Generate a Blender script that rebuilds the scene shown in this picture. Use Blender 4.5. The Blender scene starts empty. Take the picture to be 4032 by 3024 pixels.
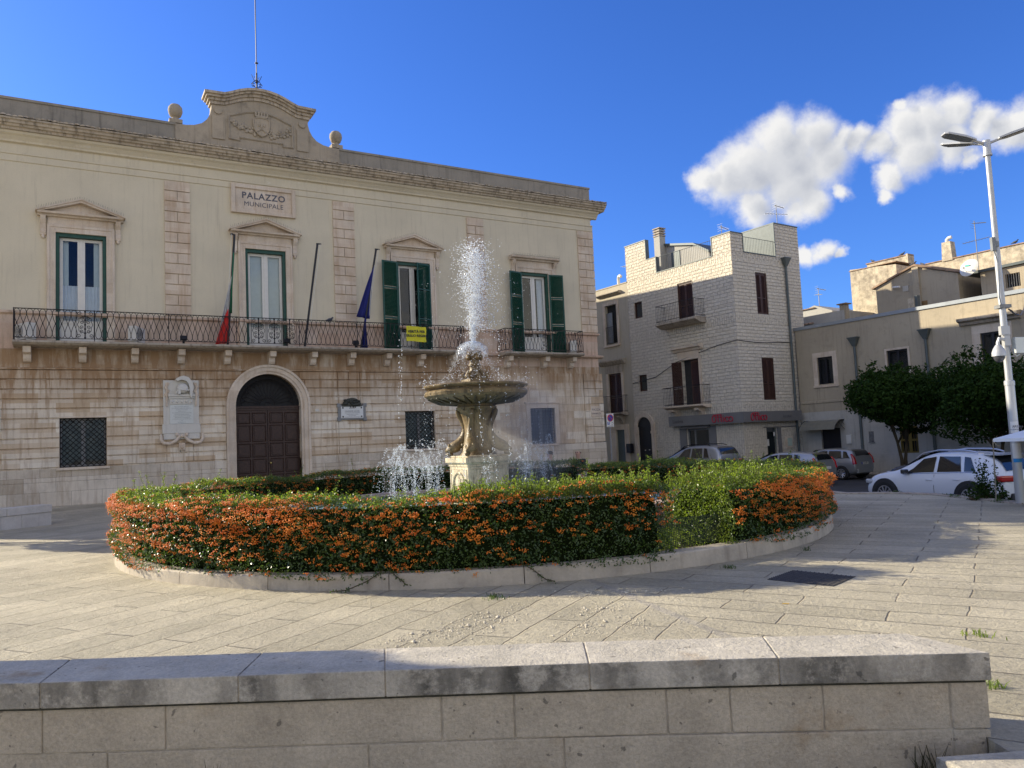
import bpy, bmesh, math, random
import numpy as np
from mathutils import Vector, Matrix
random.seed(7); RNG = np.random.default_rng(11)
PI = math.pi; R = math.radians
scene = bpy.context.scene
COL = scene.collection

# ------------------------------------------------------------------ camera
cam_d = bpy.data.cameras.new("camera"); cam = bpy.data.objects.new("camera", cam_d); COL.objects.link(cam)
cam_d.sensor_width = 36.0; cam_d.sensor_fit = 'HORIZONTAL'; cam_d.lens = 36.0 * 3000 / 4032
cam_d.clip_start = 0.05; cam_d.clip_end = 3000
_r = ((0.99897358, 0.04529672, 0.0), (0.0034519, -0.07612819, -0.99709206), (-0.045165, 0.99606862, -0.07620641))
cam.matrix_world = Matrix(((_r[0][0], _r[0][1], _r[0][2], 0), (_r[1][0], _r[1][1], _r[1][2], 0), (_r[2][0], _r[2][1], _r[2][2], 1.7), (0, 0, 0, 1)))
scene.camera = cam

# ------------------------------------------------------------------ sun, sky, exposure
SUN_EL = R(23.7); SUN_DIR = Vector((-0.927 * math.cos(SUN_EL), 0.375 * math.cos(SUN_EL), math.sin(SUN_EL))).normalized()
SUN_STRENGTH = 5.0; SKY_STRENGTH = 0.13; EXPOSURE = 0.88; CLOUD_LO = 0.44
sun_d = bpy.data.lights.new("sun", 'SUN'); sun_d.energy = SUN_STRENGTH; sun_d.angle = R(0.5); sun_d.color = (1.0, 0.90, 0.70)
sun = bpy.data.objects.new("sun", sun_d); COL.objects.link(sun)
sun.rotation_euler = SUN_DIR.to_track_quat('Z', 'Y').to_euler()
scene.view_settings.view_transform = 'Standard'; scene.view_settings.look = 'None'
scene.view_settings.exposure = EXPOSURE; scene.view_settings.gamma = 1.0
scene.view_settings.use_curve_mapping = False
try:
    scene.cycles.max_bounces = 8; scene.cycles.transparent_max_bounces = 10; scene.cycles.caustics_reflective = False; scene.cycles.caustics_refractive = False
    scene.cycles.use_denoising = True; scene.cycles.sample_clamp_indirect = 4.0
except Exception: pass

CLOUDS = [(0.302, 0.8993, 0.3162, 0.0481), (0.2766, 0.9093, 0.3108, 0.0377), (0.2484, 0.9155, 0.3164, 0.0209), (0.3256, 0.8813, 0.3425, 0.0314), (0.3597, 0.8689, 0.3399, 0.0293), (0.3449, 0.8892, 0.3004, 0.044), (0.3105, 0.9101, 0.2745, 0.0293), (0.3779, 0.8715, 0.3124, 0.0356), (0.3912, 0.8583, 0.3321, 0.0188), (0.3633, 0.8922, 0.2684, 0.023), (0.3371, 0.8849, 0.3213, 0.0419), (0.3962, 0.8759, 0.2755, 0.0126), (0.4492, 0.8305, 0.3294, 0.0262), (0.4706, 0.8193, 0.3275, 0.0314), (0.4931, 0.8038, 0.3327, 0.023), (0.4615, 0.8336, 0.3036, 0.0314), (0.4471, 0.8491, 0.2814, 0.0199), (0.4413, 0.8573, 0.2652, 0.0115), (0.4918, 0.8151, 0.3061, 0.0251), (0.4297, 0.846, 0.3157, 0.0188), (0.5093, 0.8107, 0.2887, 0.0126), (0.4487, 0.8228, 0.3488, 0.0105), (0.5419, 0.7849, 0.3005, 0.022), (0.5513, 0.774, 0.3114, 0.0251), (0.3834, 0.8995, 0.2094, 0.0147), (0.3647, 0.9077, 0.2073, 0.0115), (0.3984, 0.8935, 0.2072, 0.0063)]
CLOUDS[22:22] = [(0.4105, 0.852, 0.326, 0.019), (0.519, 0.794, 0.316, 0.022), (0.535, 0.786, 0.303, 0.020)]

# ------------------------------------------------------------------ node helper
class G:
    """small helper that wires shader nodes"""
    def __init__(s, tree): s.t = tree; s.k = tree.nodes; s.l = tree.links
    def n(s, typ, out=0, **kw):
        nd = s.k.new('ShaderNode' + typ)
        for a, v in kw.items():
            if hasattr(nd, a) and not a[0].isupper(): setattr(nd, a, v); continue
            i = nd.inputs[int(a[1:])] if a[0] == 'i' and a[1:].isdigit() else nd.inputs[a.replace('_', ' ')]
            if isinstance(v, bpy.types.NodeSocket): s.l.new(v, i)
            else:
                if i.type == 'RGBA' and len(v) == 3: v = tuple(v) + (1,)
                i.default_value = v
        return nd.outputs[out]
    def math(s, op, a, b=0.0, c=0.0, clamp=False): return s.n('Math', operation=op, i0=a, i1=b, i2=c, use_clamp=clamp)
    def vmath(s, op, a, b=(0, 0, 0), out=0): return s.n('VectorMath', out, operation=op, i0=a, i1=b)
    def noise(s, vec, scale, detail=4.0, rough=0.55, out=0): return s.n('TexNoise', out, Vector=vec, Scale=scale, Detail=detail, Roughness=rough)
    def map(s, vec, loc=(0, 0, 0), rot=(0, 0, 0), scale=(1, 1, 1)): return s.n('Mapping', Vector=vec, Location=loc, Rotation=rot, Scale=scale)
    def ramp(s, f, stops, interp='LINEAR'):
        nd = s.k.new('ShaderNodeValToRGB'); s.l.new(f, nd.inputs[0]); cr = nd.color_ramp; cr.interpolation = interp
        while len(cr.elements) < len(stops): cr.elements.new(0.5)
        for e, (p, c) in zip(cr.elements, stops):
            e.position = p; e.color = (tuple(c) + (1,)) if not isinstance(c, (int, float)) else (c, c, c, 1)
        return nd.outputs[0]
    def mix(s, f, a, b, blend='MIX'):
        nd = s.k.new('ShaderNodeMix'); nd.data_type = 'RGBA'; nd.blend_type = blend
        for i, v in ((0, f), (6, a), (7, b)):
            if isinstance(v, bpy.types.NodeSocket): s.l.new(v, nd.inputs[i])
            else: nd.inputs[i].default_value = v if i == 0 else (tuple(v) + (1,) if len(v) == 3 else v)
        return nd.outputs[2]
    def mr(s, v, a, b, c=0.0, d=1.0, smooth=False):
        return s.n('MapRange', i0=v, i1=a, i2=b, i3=c, i4=d, interpolation_type='SMOOTHSTEP' if smooth else 'LINEAR')
    def bump(s, h, strength=0.3, dist=0.02, normal=None):
        kw = dict(Height=h, Strength=strength, Distance=dist)
        if normal is not None: kw['Normal'] = normal
        return s.n('Bump', **kw)
    def sep(s, vec):
        nd = s.k.new('ShaderNodeSeparateXYZ'); s.l.new(vec, nd.inputs[0]); return nd.outputs
    def comb(s, x, y, z=0.0): return s.n('CombineXYZ', X=x, Y=y, Z=z)
    def obj(s): return s.n('TexCoord', 3)
    def pos(s): return s.n('NewGeometry', 0)

world = bpy.data.worlds.new("World"); scene.world = world; world.use_nodes = True
g = G(world.node_tree); world.node_tree.nodes.clear()
sky = g.k.new('ShaderNodeTexSky'); sky.sky_type = 'NISHITA'; sky.sun_disc = False
sky.sun_elevation = SUN_EL; sky.sun_rotation = math.atan2(SUN_DIR.x, SUN_DIR.y); sky.air_density = 1.0; sky.dust_density = 0.6; sky.ozone_density = 2.2; sky.altitude = 100
hsv = g.n('HueSaturation', Color=sky.outputs[0], Saturation=1.12, Value=1.0, Hue=0.5)
hsv = g.mix(1.0, hsv, (0.29, 0.475, 0.90), 'MULTIPLY')
d = g.n('TexCoord', 0)
warp = g.noise(d, 13.0, 6.0, 0.6, out=1)
warp2 = g.vmath('MULTIPLY', g.vmath('SUBTRACT', warp, (0.5, 0.5, 0.5)), (0.046, 0.046, 0.046))
fine = g.vmath('MULTIPLY', g.vmath('SUBTRACT', g.noise(d, 60.0, 5.0, 0.65, out=1), (0.5, 0.5, 0.5)), (0.010, 0.010, 0.010))
dw = g.vmath('ADD', g.vmath('ADD', d, warp2), fine)
field = None
for i_, (x, y, z, r) in enumerate(CLOUDS):
    r *= 1.06 if i_ < 12 else (1.06 if i_ < 28 else 1.25)
    f = g.math('SUBTRACT', 1.0, g.math('DIVIDE', g.vmath('DISTANCE', dw, (x, y, z), out=1), r))
    field = f if field is None else g.n('Math', operation='SMOOTH_MAX', i0=field, i1=f, i2=0.18)
dens = g.mr(g.math('ADD', field, g.math('MULTIPLY', g.math('SUBTRACT', g.noise(d, 30.0, 8.0, 0.62), 0.5), 0.75)), -0.20, 0.60, smooth=True)
dl = g.vmath('ADD', dw, (-0.012, 0.004, 0.010))
puff = g.noise(dl, 14.0, 5.0, 0.55)
sh1 = None   # same field, sampled a step towards the sun: thick there = shaded here
for (x, y, z, r) in CLOUDS[:28]:
    f = g.math('SUBTRACT', 1.0, g.math('DIVIDE', g.vmath('DISTANCE', dl, (x, y, z), out=1), r))
    sh1 = f if sh1 is None else g.n('Math', operation='SMOOTH_MAX', i0=sh1, i1=f, i2=0.2)
lit = g.math('SUBTRACT', 1.08, g.math('MULTIPLY', sh1, 0.60))
lit = g.math('ADD', lit, g.math('MULTIPLY', g.math('SUBTRACT', puff, 0.5), 0.6), clamp=True)
ccol = g.ramp(lit, [(0.0, (1.6, 1.75, 2.05)), (0.4, (2.05, 2.15, 2.4)), (0.7, (2.9, 2.95, 3.05)), (1.0, (3.9, 3.85, 3.75))])
ccol = g.mix(1.0, ccol, (1.0, 1.0, 1.0), 'MULTIPLY')
# unseen bright cloud added as fill light: behind the viewer (mirrored in panes) and overhead
ds = g.sep(d); cov = g.math('MAXIMUM', g.math('MULTIPLY', g.mr(ds[1], 0.20, -0.25, smooth=True), g.mr(ds[2], 0.85, 0.65, smooth=True)), g.mr(ds[2], 0.62, 0.85, 0.0, 0.42, smooth=True))
cov = g.math('MULTIPLY', g.math('MULTIPLY', cov, g.mr(ds[2], 0.0, 0.10, smooth=True)), g.mr(g.noise(d, 3.2, 7, 0.6), CLOUD_LO, CLOUD_LO + 0.14, smooth=True))
final = g.mix(g.math('MULTIPLY', dens, 0.97), hsv, ccol)
final = g.mix(cov, final, g.ramp(g.noise(d, 5.0, 6, 0.6), [(0.3, (4.6, 4.4, 3.9)), (0.7, (8.0, 7.5, 6.3))]))
bg = g.k.new('ShaderNodeBackground'); bg.inputs[1].default_value = SKY_STRENGTH; g.l.new(final, bg.inputs[0])
wo = g.k.new('ShaderNodeOutputWorld'); g.l.new(bg.outputs[0], wo.inputs[0])

# ------------------------------------------------------------------ materials
def mat(name):
    m = bpy.data.materials.new(name); m.use_nodes = True
    g = G(m.node_tree); b = m.node_tree.nodes['Principled BSDF']
    return m, g, b
def setc(g, b, col=None, rough=0.8, bump=None, spec=0.3):
    if col is not None:
        if isinstance(col, bpy.types.NodeSocket): g.l.new(col, b.inputs['Base Color'])
        else: b.inputs['Base Color'].default_value = tuple(col) + (1,)
    if isinstance(rough, bpy.types.NodeSocket): g.l.new(rough, b.inputs['Roughness'])
    else: b.inputs['Roughness'].default_value = rough
    b.inputs['Specular IOR Level'].default_value = spec
    if bump is not None: g.l.new(bump, b.inputs['Normal'])
def plain(name, col, rough=0.6, var=0.12, scale=6.0, metal=0.0, spec=0.4, bump=0.0):
    m, g, b = mat(name); o = g.obj(); n = g.noise(o, scale, 4)
    lo = tuple(max(0, c * (1 - var)) for c in col); hi = tuple(min(1, c * (1 + var)) for c in col)
    setc(g, b, g.ramp(n, [(0.3, lo), (0.7, hi)]), rough, g.bump(g.noise(o, scale * 8, 3), bump, 0.01) if bump else None, spec)
    b.inputs['Metallic'].default_value = metal
    return m
def stone_mat(name, c1, c2, bw=1.2, bh=0.345, mortar=0.0, mcol=None, stain=(0.20, 0.12, 0.06), stain_amt=0.6, bump=0.25, zoff=0.0, grain=40, axis='xz', vertical=False, top_stain=None, offset=0.5, msmooth=0.1, bricky=0.3, dark=(0.05, 0.045, 0.04), dark_amt=0.0, rough=0.85):
    m, g, b = mat(name); o = g.obj(); s = g.sep(o)
    u = g.math('ADD', s[0], g.math('MULTIPLY', s[1], 0.83)) if axis == 'xyz' else s[0]
    v = g.comb(u, g.math('SUBTRACT', s[2], zoff), 0.0)
    wob = g.vmath('MULTIPLY', g.vmath('SUBTRACT', g.noise(o, 2.3, 3, out=1), (0.5, 0.5, 0.5)), (0.03, 0.03, 0.0))
    v2 = g.vmath('ADD', v, wob)
    if vertical: v2 = g.map(v2, rot=(0, 0, PI / 2))
    br = g.k.new('ShaderNodeTexBrick'); g.l.new(v2 if mortar else v, br.inputs['Vector'])
    br.offset = offset; br.squash = 1.0
    if mcol is None: mcol = (0.2, 0.16, 0.12) if mortar else c2
    for k, val in (('Color1', c1), ('Color2', c2), ('Mortar', mcol)): br.inputs[k].default_value = tuple(val) + (1,)
    for k, val in (('Scale', 1.0), ('Mortar Size', mortar), ('Mortar Smooth', msmooth), ('Bias', 0.0), ('Brick Width', bw), ('Row Height', bh)): br.inputs[k].default_value = val
    col = br.outputs[0]
    patch = g.noise(o, 0.9, 5, 0.6)
    col = g.mix(1.0, col, g.ramp(patch, [(0.25, 0.78), (0.5, 1.0), (0.75, 1.14)]), 'MULTIPLY')
    streak = g.noise(g.map(o, scale=(3.5, 3.5, 0.35)), 2.0, 6, 0.65)
    sm = g.math('MULTIPLY', g.mr(streak, 0.45, 0.72, smooth=True), stain_amt)
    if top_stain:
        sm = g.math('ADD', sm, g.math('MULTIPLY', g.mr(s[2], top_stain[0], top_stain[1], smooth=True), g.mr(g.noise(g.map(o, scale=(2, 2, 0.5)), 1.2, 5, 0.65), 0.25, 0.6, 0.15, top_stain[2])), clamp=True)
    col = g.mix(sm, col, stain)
    if dark_amt:
        col = g.mix(g.math('MULTIPLY', g.mr(g.noise(o, 2.2, 8, 0.7), 0.5, 0.75, smooth=True), dark_amt), col, dark)
    col = g.mix(1.0, col, g.ramp(g.noise(o, grain, 5, 0.7), [(0.2, 0.82), (0.8, 1.12)]), 'MULTIPLY')
    h = g.math('ADD', g.math('MULTIPLY', g.noise(o, grain, 5, 0.7), 0.35), g.math('MULTIPLY', g.noise(o, 9, 4), bricky))
    if mortar: h = g.math('SUBTRACT', h, g.math('MULTIPLY', br.outputs[1], 1.2))
    setc(g, b, col, rough, g.bump(h, bump, 0.03), 0.25)
    return m
M = {}
M['plaster'] = None
def plaster(name, c, c2, stain=(0.25, 0.20, 0.14), amt=0.35, peel=None, bump=0.12, dark_amt=0.0, scale=0.5, streaks=True):
    m, g, b = mat(name); o = g.obj()
    n = g.noise(o, scale, 6, 0.62); col = g.ramp(n, [(0.3, c2), (0.62, c)])
    if streaks:
        st = g.noise(g.map(o, scale=(5, 5, 0.3)), 1.4, 6, 0.65)
        col = g.mix(g.math('MULTIPLY', g.mr(st, 0.5, 0.8, smooth=True), amt), col, stain)
    if dark_amt:
        dk = g.noise(o, 1.6, 8, 0.72); col = g.mix(g.math('MULTIPLY', g.mr(dk, 0.48, 0.72, smooth=True), dark_amt), col, (0.06, 0.055, 0.05))
    if peel:
        p = g.noise(g.map(o, scale=(1, 1, 2.2)), 1.9, 9, 0.72); z = g.sep(o)[2]
        band = g.math('MULTIPLY', g.mr(z, peel[0], peel[0] + 0.15), g.mr(z, peel[1], peel[1] - 0.15))
        col = g.mix(g.math('MULTIPLY', g.mr(p, 0.60, 0.63), band), col, peel[2])
    col = g.mix(1.0, col, g.ramp(g.noise(o, 28, 5, 0.7), [(0.2, 0.9), (0.8, 1.07)]), 'MULTIPLY')
    setc(g, b, col, 0.9, g.bump(g.noise(o, 35, 5, 0.7), bump, 0.02), 0.2)
    return m
M['plaster'] = plaster('cream_plaster', (0.67, 0.59, 0.43), (0.59, 0.52, 0.38), amt=0.30, peel=(12.3, 13.2, (0.66, 0.60, 0.48)))
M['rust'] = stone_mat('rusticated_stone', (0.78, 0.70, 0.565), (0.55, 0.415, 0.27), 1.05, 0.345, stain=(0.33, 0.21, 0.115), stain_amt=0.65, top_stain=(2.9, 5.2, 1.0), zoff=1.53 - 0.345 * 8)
M['dado'] = stone_mat('dado_stone', (0.60, 0.47, 0.36), (0.56, 0.38, 0.27), 1.7, 0.5, stain=(0.28, 0.20, 0.13), stain_amt=0.6, zoff=5.9)
M['plinth'] = stone_mat('plinth_stone', (0.70, 0.62, 0.50), (0.48, 0.40, 0.295), 0.95, 0.5, mortar=0.004, stain=(0.30, 0.2, 0.12), stain_amt=0.5, dark_amt=0.25)
M['trim'] = stone_mat('trim_stone', (0.68, 0.58, 0.46), (0.60, 0.49, 0.37), 0.6, 0.4, stain=(0.42, 0.27, 0.14), stain_amt=0.35, grain=25)
M['quoin'] = stone_mat('quoin_stone', (0.68, 0.57, 0.44), (0.60, 0.47, 0.34), 0.47, 0.406, stain=(0.42, 0.27, 0.16), stain_amt=0.5, zoff=7.05)
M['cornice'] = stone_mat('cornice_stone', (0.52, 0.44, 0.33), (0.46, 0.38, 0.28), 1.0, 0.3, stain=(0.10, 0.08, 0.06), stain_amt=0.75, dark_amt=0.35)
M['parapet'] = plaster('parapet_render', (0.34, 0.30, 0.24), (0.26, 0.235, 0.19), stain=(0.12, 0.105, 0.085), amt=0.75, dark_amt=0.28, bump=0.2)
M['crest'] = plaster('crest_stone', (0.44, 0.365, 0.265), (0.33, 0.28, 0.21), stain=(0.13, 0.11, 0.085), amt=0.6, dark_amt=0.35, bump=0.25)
M['balcony'] = stone_mat('balcony_stone', (0.44, 0.38, 0.30), (0.40, 0.34, 0.27), 1.4, 0.3, stain=(0.15, 0.12, 0.09), stain_amt=0.7, dark_amt=0.5)
M['marble'] = plaster('grey_marble', (0.66, 0.63, 0.56), (0.58, 0.55, 0.48), amt=0.2, bump=0.04)
M['green'] = plain('green_paint', (0.008, 0.062, 0.040), 0.45, 0.2)
M['greenlight'] = plain('green_frame_paint', (0.008, 0.062, 0.040), 0.45, 0.2)
M['white_paint'] = plain('white_paint', (0.70, 0.67, 0.60), 0.5, 0.05)
M['iron'] = plain('wrought_iron', (0.016, 0.013, 0.012), 0.55, 0.3, 20, 0.2)
M['black'] = plain('black_metal', (0.012, 0.012, 0.016), 0.4, 0.2)
M['darkwood'] = plain('dark_wood', (0.045, 0.022, 0.014), 0.5, 0.35, 14, bump=0.15)
M['louvre'] = plain('brown_louvre', (0.060, 0.026, 0.018), 0.5, 0.2)
M['room'] = plain('dark_room', (0.03, 0.03, 0.03), 0.9, 0.2)
M['grey_backing'] = plain('uneven_grey', (0.20, 0.20, 0.18), 0.9, 0.5, 3)
M['curtain'] = plain('curtain_cloth', (0.72, 0.74, 0.76), 0.9, 0.05)
M['innershut'] = plain('inner_shutter', (0.62, 0.66, 0.62), 0.6, 0.04)
def glass_mat(name, tint=(0.8, 0.85, 0.9), refl=0.16):
    m, g, b = mat(name); g.k.remove(b); o = g.k['Material Output']
    fr = g.n('LayerWeight', 1, Blend=0.22)
    f = g.math('ADD', g.math('MULTIPLY', fr, 0.35), refl, clamp=True)
    gl = g.n('BsdfGlossy', Color=(0.95, 0.97, 1.0), Roughness=0.03, Normal=g.bump(g.noise(g.obj(), 0.8, 2), 0.05, 0.15)); tr = g.n('BsdfTransparent', Color=tint)
    mx = g.k.new('ShaderNodeMixShader'); g.l.new(f, mx.inputs[0]); g.l.new(tr, mx.inputs[1]); g.l.new(gl, mx.inputs[2]); g.l.new(mx.outputs[0], o.inputs[0])
    return m
M['glass'] = glass_mat('window_glass', (0.75, 0.8, 0.82), 0.025); M['carglass'] = glass_mat('tinted_glass', (0.10, 0.12, 0.13), 0.10)
M['darkglass'] = glass_mat('dim_window_glass', (0.6, 0.62, 0.6), 0.03)
M['ink'] = plain('faded_ink', (0.10, 0.10, 0.12), 0.8, 0.5, 30)
M['bronze'] = plain('dark_bronze', (0.05, 0.05, 0.04), 0.45, 0.35, 10, 0.6)
M['lead'] = plain('grey_metal', (0.22, 0.22, 0.215), 0.55, 0.15, 8, 0.3)

# ------------------------------------------------------------------ mesh builder
class MB:
    def __init__(s): s.v = []; s.f = []
    def add(s, vs, fs):
        o = len(s.v); s.v.extend([tuple(p) for p in vs]); s.f.extend([tuple(i + o for i in f) for f in fs]); return s
    def box(s, x0, x1, y0, y1, z0, z1):
        vs = [(x, y, z) for z in (z0, z1) for y in (y0, y1) for x in (x0, x1)]
        return s.add(vs, [(0, 2, 3, 1), (4, 5, 7, 6), (0, 1, 5, 4), (2, 6, 7, 3), (0, 4, 6, 2), (1, 3, 7, 5)])
    def obox(s, c, size, rz=0.0, rx=0.0, ry=0.0):
        m = Matrix.Translation(c) @ Matrix.Rotation(rz, 4, 'Z') @ Matrix.Rotation(ry, 4, 'Y') @ Matrix.Rotation(rx, 4, 'X')
        x, y, z = (k / 2 for k in size)
        vs = [m @ Vector((a, b, c2)) for c2 in (-z, z) for b in (-y, y) for a in (-x, x)]
        return s.add(vs, [(0, 2, 3, 1), (4, 5, 7, 6), (0, 1, 5, 4), (2, 6, 7, 3), (0, 4, 6, 2), (1, 3, 7, 5)])
    def poly(s, pts): return s.add(pts, [tuple(range(len(pts)))])
    def prism(s, pts, y0, y1):          # polygon in xz (counter-clockwise seen from -y), extruded along y
        n = len(pts); vs = [(x, y0, z) for x, z in pts] + [(x, y1, z) for x, z in pts]
        fs = [tuple(range(n)), tuple(range(2 * n - 1, n - 1, -1))] + [((i + 1) % n, i, n + i, n + (i + 1) % n) for i in range(n)]
        return s.add(vs, fs)
    def prismx(s, pts, x0, x1):         # polygon in yz extruded along x
        n = len(pts); vs = [(x0, y, z) for y, z in pts] + [(x1, y, z) for y, z in pts]
        fs = [tuple(range(n)), tuple(range(2 * n - 1, n - 1, -1))] + [((i + 1) % n, i, n + i, n + (i + 1) % n) for i in range(n)]
        return s.add(vs, fs)
    def prismz(s, pts, z0, z1):
        n = len(pts); vs = [(x, y, z0) for x, y in pts] + [(x, y, z1) for x, y in pts]
        fs = [tuple(range(n - 1, -1, -1)), tuple(range(n, 2 * n))] + [(i, (i + 1) % n, n + (i + 1) % n, n + i) for i in range(n)]
        return s.add(vs, fs)
    def tube(s, pts, r, n=6, closed=False, cap=True):
        P = [Vector(p) for p in pts]; k = len(P); rs = r if hasattr(r, '__len__') else [r] * k
        vs = []; up = None
        for i, p in enumerate(P):
            if closed: t = P[(i + 1) % k] - P[i - 1]
            else: t = P[min(i + 1, k - 1)] - P[max(i - 1, 0)]
            if t.length < 1e-9: t = Vector((0, 0, 1))
            t.normalize()
            if up is None:
                a = Vector((0, 0, 1)) if abs(t.z) < 0.9 else Vector((1, 0, 0)); up = t.cross(a).normalized()
            up = (up - t * up.dot(t))
            if up.length < 1e-6: up = t.orthogonal()
            up.normalize(); w = t.cross(up)
            for j in range(n):
                q = 2 * PI * j / n; vs.append(p + (up * math.cos(q) + w * math.sin(q)) * rs[i])
        fs = []
        for i in range(k if closed else k - 1):
            for j in range(n):
                a, b = i * n + j, i * n + (j + 1) % n; i2 = (i + 1) % k
                fs.append((a, b, i2 * n + (j + 1) % n, i2 * n + j))
        if cap and not closed: fs.append(tuple(range(n - 1, -1, -1))); fs.append(tuple(range((k - 1) * n, k * n)))
        return s.add(vs, fs)
    def lathe(s, prof, n=32, c=(0, 0, 0), axis='z', cap=True):
        vs = []; fs = []
        for r, z in prof:
            for j in range(n):
                q = 2 * PI * j / n; p = (r * math.cos(q), r * math.sin(q), z)
                if axis == 'y': p = (p[0], z, p[1])
                if axis == 'x': p = (z, p[0], p[1])
                vs.append((p[0] + c[0], p[1] + c[1], p[2] + c[2]))
        for i in range(len(prof) - 1):
            for j in range(n): fs.append((i * n + j, i * n + (j + 1) % n, (i + 1) * n + (j + 1) % n, (i + 1) * n + j))
        if cap: fs.append(tuple(range(n - 1, -1, -1))); fs.append(tuple(range((len(prof) - 1) * n, len(prof) * n)))
        return s.add(vs, fs)
    def ball(s, c, r, sc=(1, 1, 1), n=12, m=8):
        vs = [(c[0], c[1], c[2] - r * sc[2])]; fs = []
        for i in range(1, m):
            t = PI * i / m
            for j in range(n):
                q = 2 * PI * j / n; vs.append((c[0] + r * sc[0] * math.sin(t) * math.cos(q), c[1] + r * sc[1] * math.sin(t) * math.sin(q), c[2] - r * sc[2] * math.cos(t)))
        vs.append((c[0], c[1], c[2] + r * sc[2])); L = len(vs) - 1
        for j in range(n): fs.append((0, 1 + (j + 1) % n, 1 + j)); fs.append((L, L - n + j, L - n + (j + 1) % n))
        for i in range(m - 2):
            for j in range(n): fs.append((1 + i * n + j, 1 + i * n + (j + 1) % n, 1 + (i + 1) * n + (j + 1) % n, 1 + (i + 1) * n + j))
        return s.add(vs, fs)
    def wall(s, x0, x1, z0, z1, holes=(), y=0.0, depth=0.3):
        xs = sorted({x0, x1, *[h[0] for h in holes], *[h[1] for h in holes]}); zs = sorted({z0, z1, *[h[2] for h in holes], *[h[3] for h in holes]})
        xs = [x for x in xs if x0 <= x <= x1]; zs = [z for z in zs if z0 <= z <= z1]
        for i in range(len(xs) - 1):
            for j in range(len(zs) - 1):
                a, b, c, d = xs[i], xs[i + 1], zs[j], zs[j + 1]; mx, mz = (a + b) / 2, (c + d) / 2
                if any(h[0] < mx < h[1] and h[2] < mz < h[3] for h in holes): continue
                s.poly([(a, y, c), (b, y, c), (b, y, d), (a, y, d)])
        for h in holes:
            a, b, c, d = max(h[0], x0), min(h[1], x1), max(h[2], z0), min(h[3], z1)
            if a >= b or c >= d: continue
            q = y + depth
            s.poly([(a, y, c), (a, y, d), (a, q, d), (a, q, c)]); s.poly([(b, y, d), (b, y, c), (b, q, c), (b, q, d)])
            if h[3] <= z1: s.poly([(a, y, d), (b, y, d), (b, q, d), (a, q, d)])
            if h[2] >= z0: s.poly([(b, y, c), (a, y, c), (a, q, c), (b, q, c)])
        return s
    def rot(s, m):
        s.v = [tuple(m @ Vector(p)) for p in s.v]; return s
    def build(s, name, m, parent=None, smooth=False, bevel=0.0, loc=None):
        me = bpy.data.meshes.new(name); me.from_pydata(s.v, [], s.f); me.update()
        if m is not None: me.materials.append(M[m] if isinstance(m, str) else m)
        if smooth:
            me.polygons.foreach_set('use_smooth', [True] * len(me.polygons))
            try: me.set_sharp_from_angle(angle=R(40))
            except Exception: pass
        o = bpy.data.objects.new(name, me); COL.objects.link(o)
        if parent is not None: o.parent = parent
        if loc is not None: o.location = loc
        if bevel:
            bv = o.modifiers.new('bevel', 'BEVEL'); bv.width = bevel; bv.segments = 2; bv.limit_method = 'ANGLE'
        return o
def np_mesh(name, verts, faces_flat, per, m, parent=None, smooth=False):
    """quick mesh out of arrays: per = verts per face"""
    me = bpy.data.meshes.new(name); nv = len(verts); nf = len(faces_flat) // per
    me.vertices.add(nv); me.vertices.foreach_set('co', np.asarray(verts, dtype=np.float32).ravel())
    me.loops.add(nf * per); me.loops.foreach_set('vertex_index', np.asarray(faces_flat, dtype=np.int32).ravel())
    me.polygons.add(nf); me.polygons.foreach_set('loop_start', np.arange(0, nf * per, per, dtype=np.int32))
    try: me.polygons.foreach_set('loop_total', np.full(nf, per, dtype=np.int32))
    except Exception: pass
    if smooth: me.polygons.foreach_set('use_smooth', np.ones(nf, dtype=bool))
    me.update(calc_edges=True); me.validate()
    me.materials.append(M[m] if isinstance(m, str) else m)
    o = bpy.data.objects.new(name, me); COL.objects.link(o)
    if parent is not None: o.parent = parent
    return o
def tag(o, label=None, cat=None, group=None, kind=None):
    if label: o['label'] = label
    if cat: o['category'] = cat
    if group: o['group'] = group
    if kind: o['kind'] = kind
    return o
def thing(name, label, cat, loc=(0, 0, 0), rz=0.0, group=None):
    o = bpy.data.objects.new(name, None); COL.objects.link(o); o.location = loc; o.rotation_euler = (0, 0, rz); o.empty_display_size = 0.3
    return tag(o, label, cat, group)
def copy_tree(o, parent=None):
    c = o.copy(); COL.objects.link(c)
    if parent is not None: c.parent = parent
    for ch in [x for x in o.children]: copy_tree(ch, c)
    return c
def text(name, body, size, m, parent, loc, rot=(PI / 2, 0, 0), extrude=0.004, bold=0.0, align='CENTER', sx=1.0):
    cu = bpy.data.curves.new(name, 'FONT'); cu.body = body; cu.size = size; cu.extrude = extrude; cu.offset = bold; cu.align_x = align; cu.align_y = 'CENTER'; cu.resolution_u = 3
    cu.materials.append(M[m] if isinstance(m, str) else m)
    o = bpy.data.objects.new(name, cu); COL.objects.link(o); o.parent = parent; o.location = loc; o.rotation_euler = rot; o.scale = (sx, 1, 1)
    return o
def arc(cx, cz, r, a0, a1, n):
    return [(cx + r * math.cos(a0 + (a1 - a0) * i / n), cz + r * math.sin(a0 + (a1 - a0) * i / n)) for i in range(n + 1)]
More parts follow.
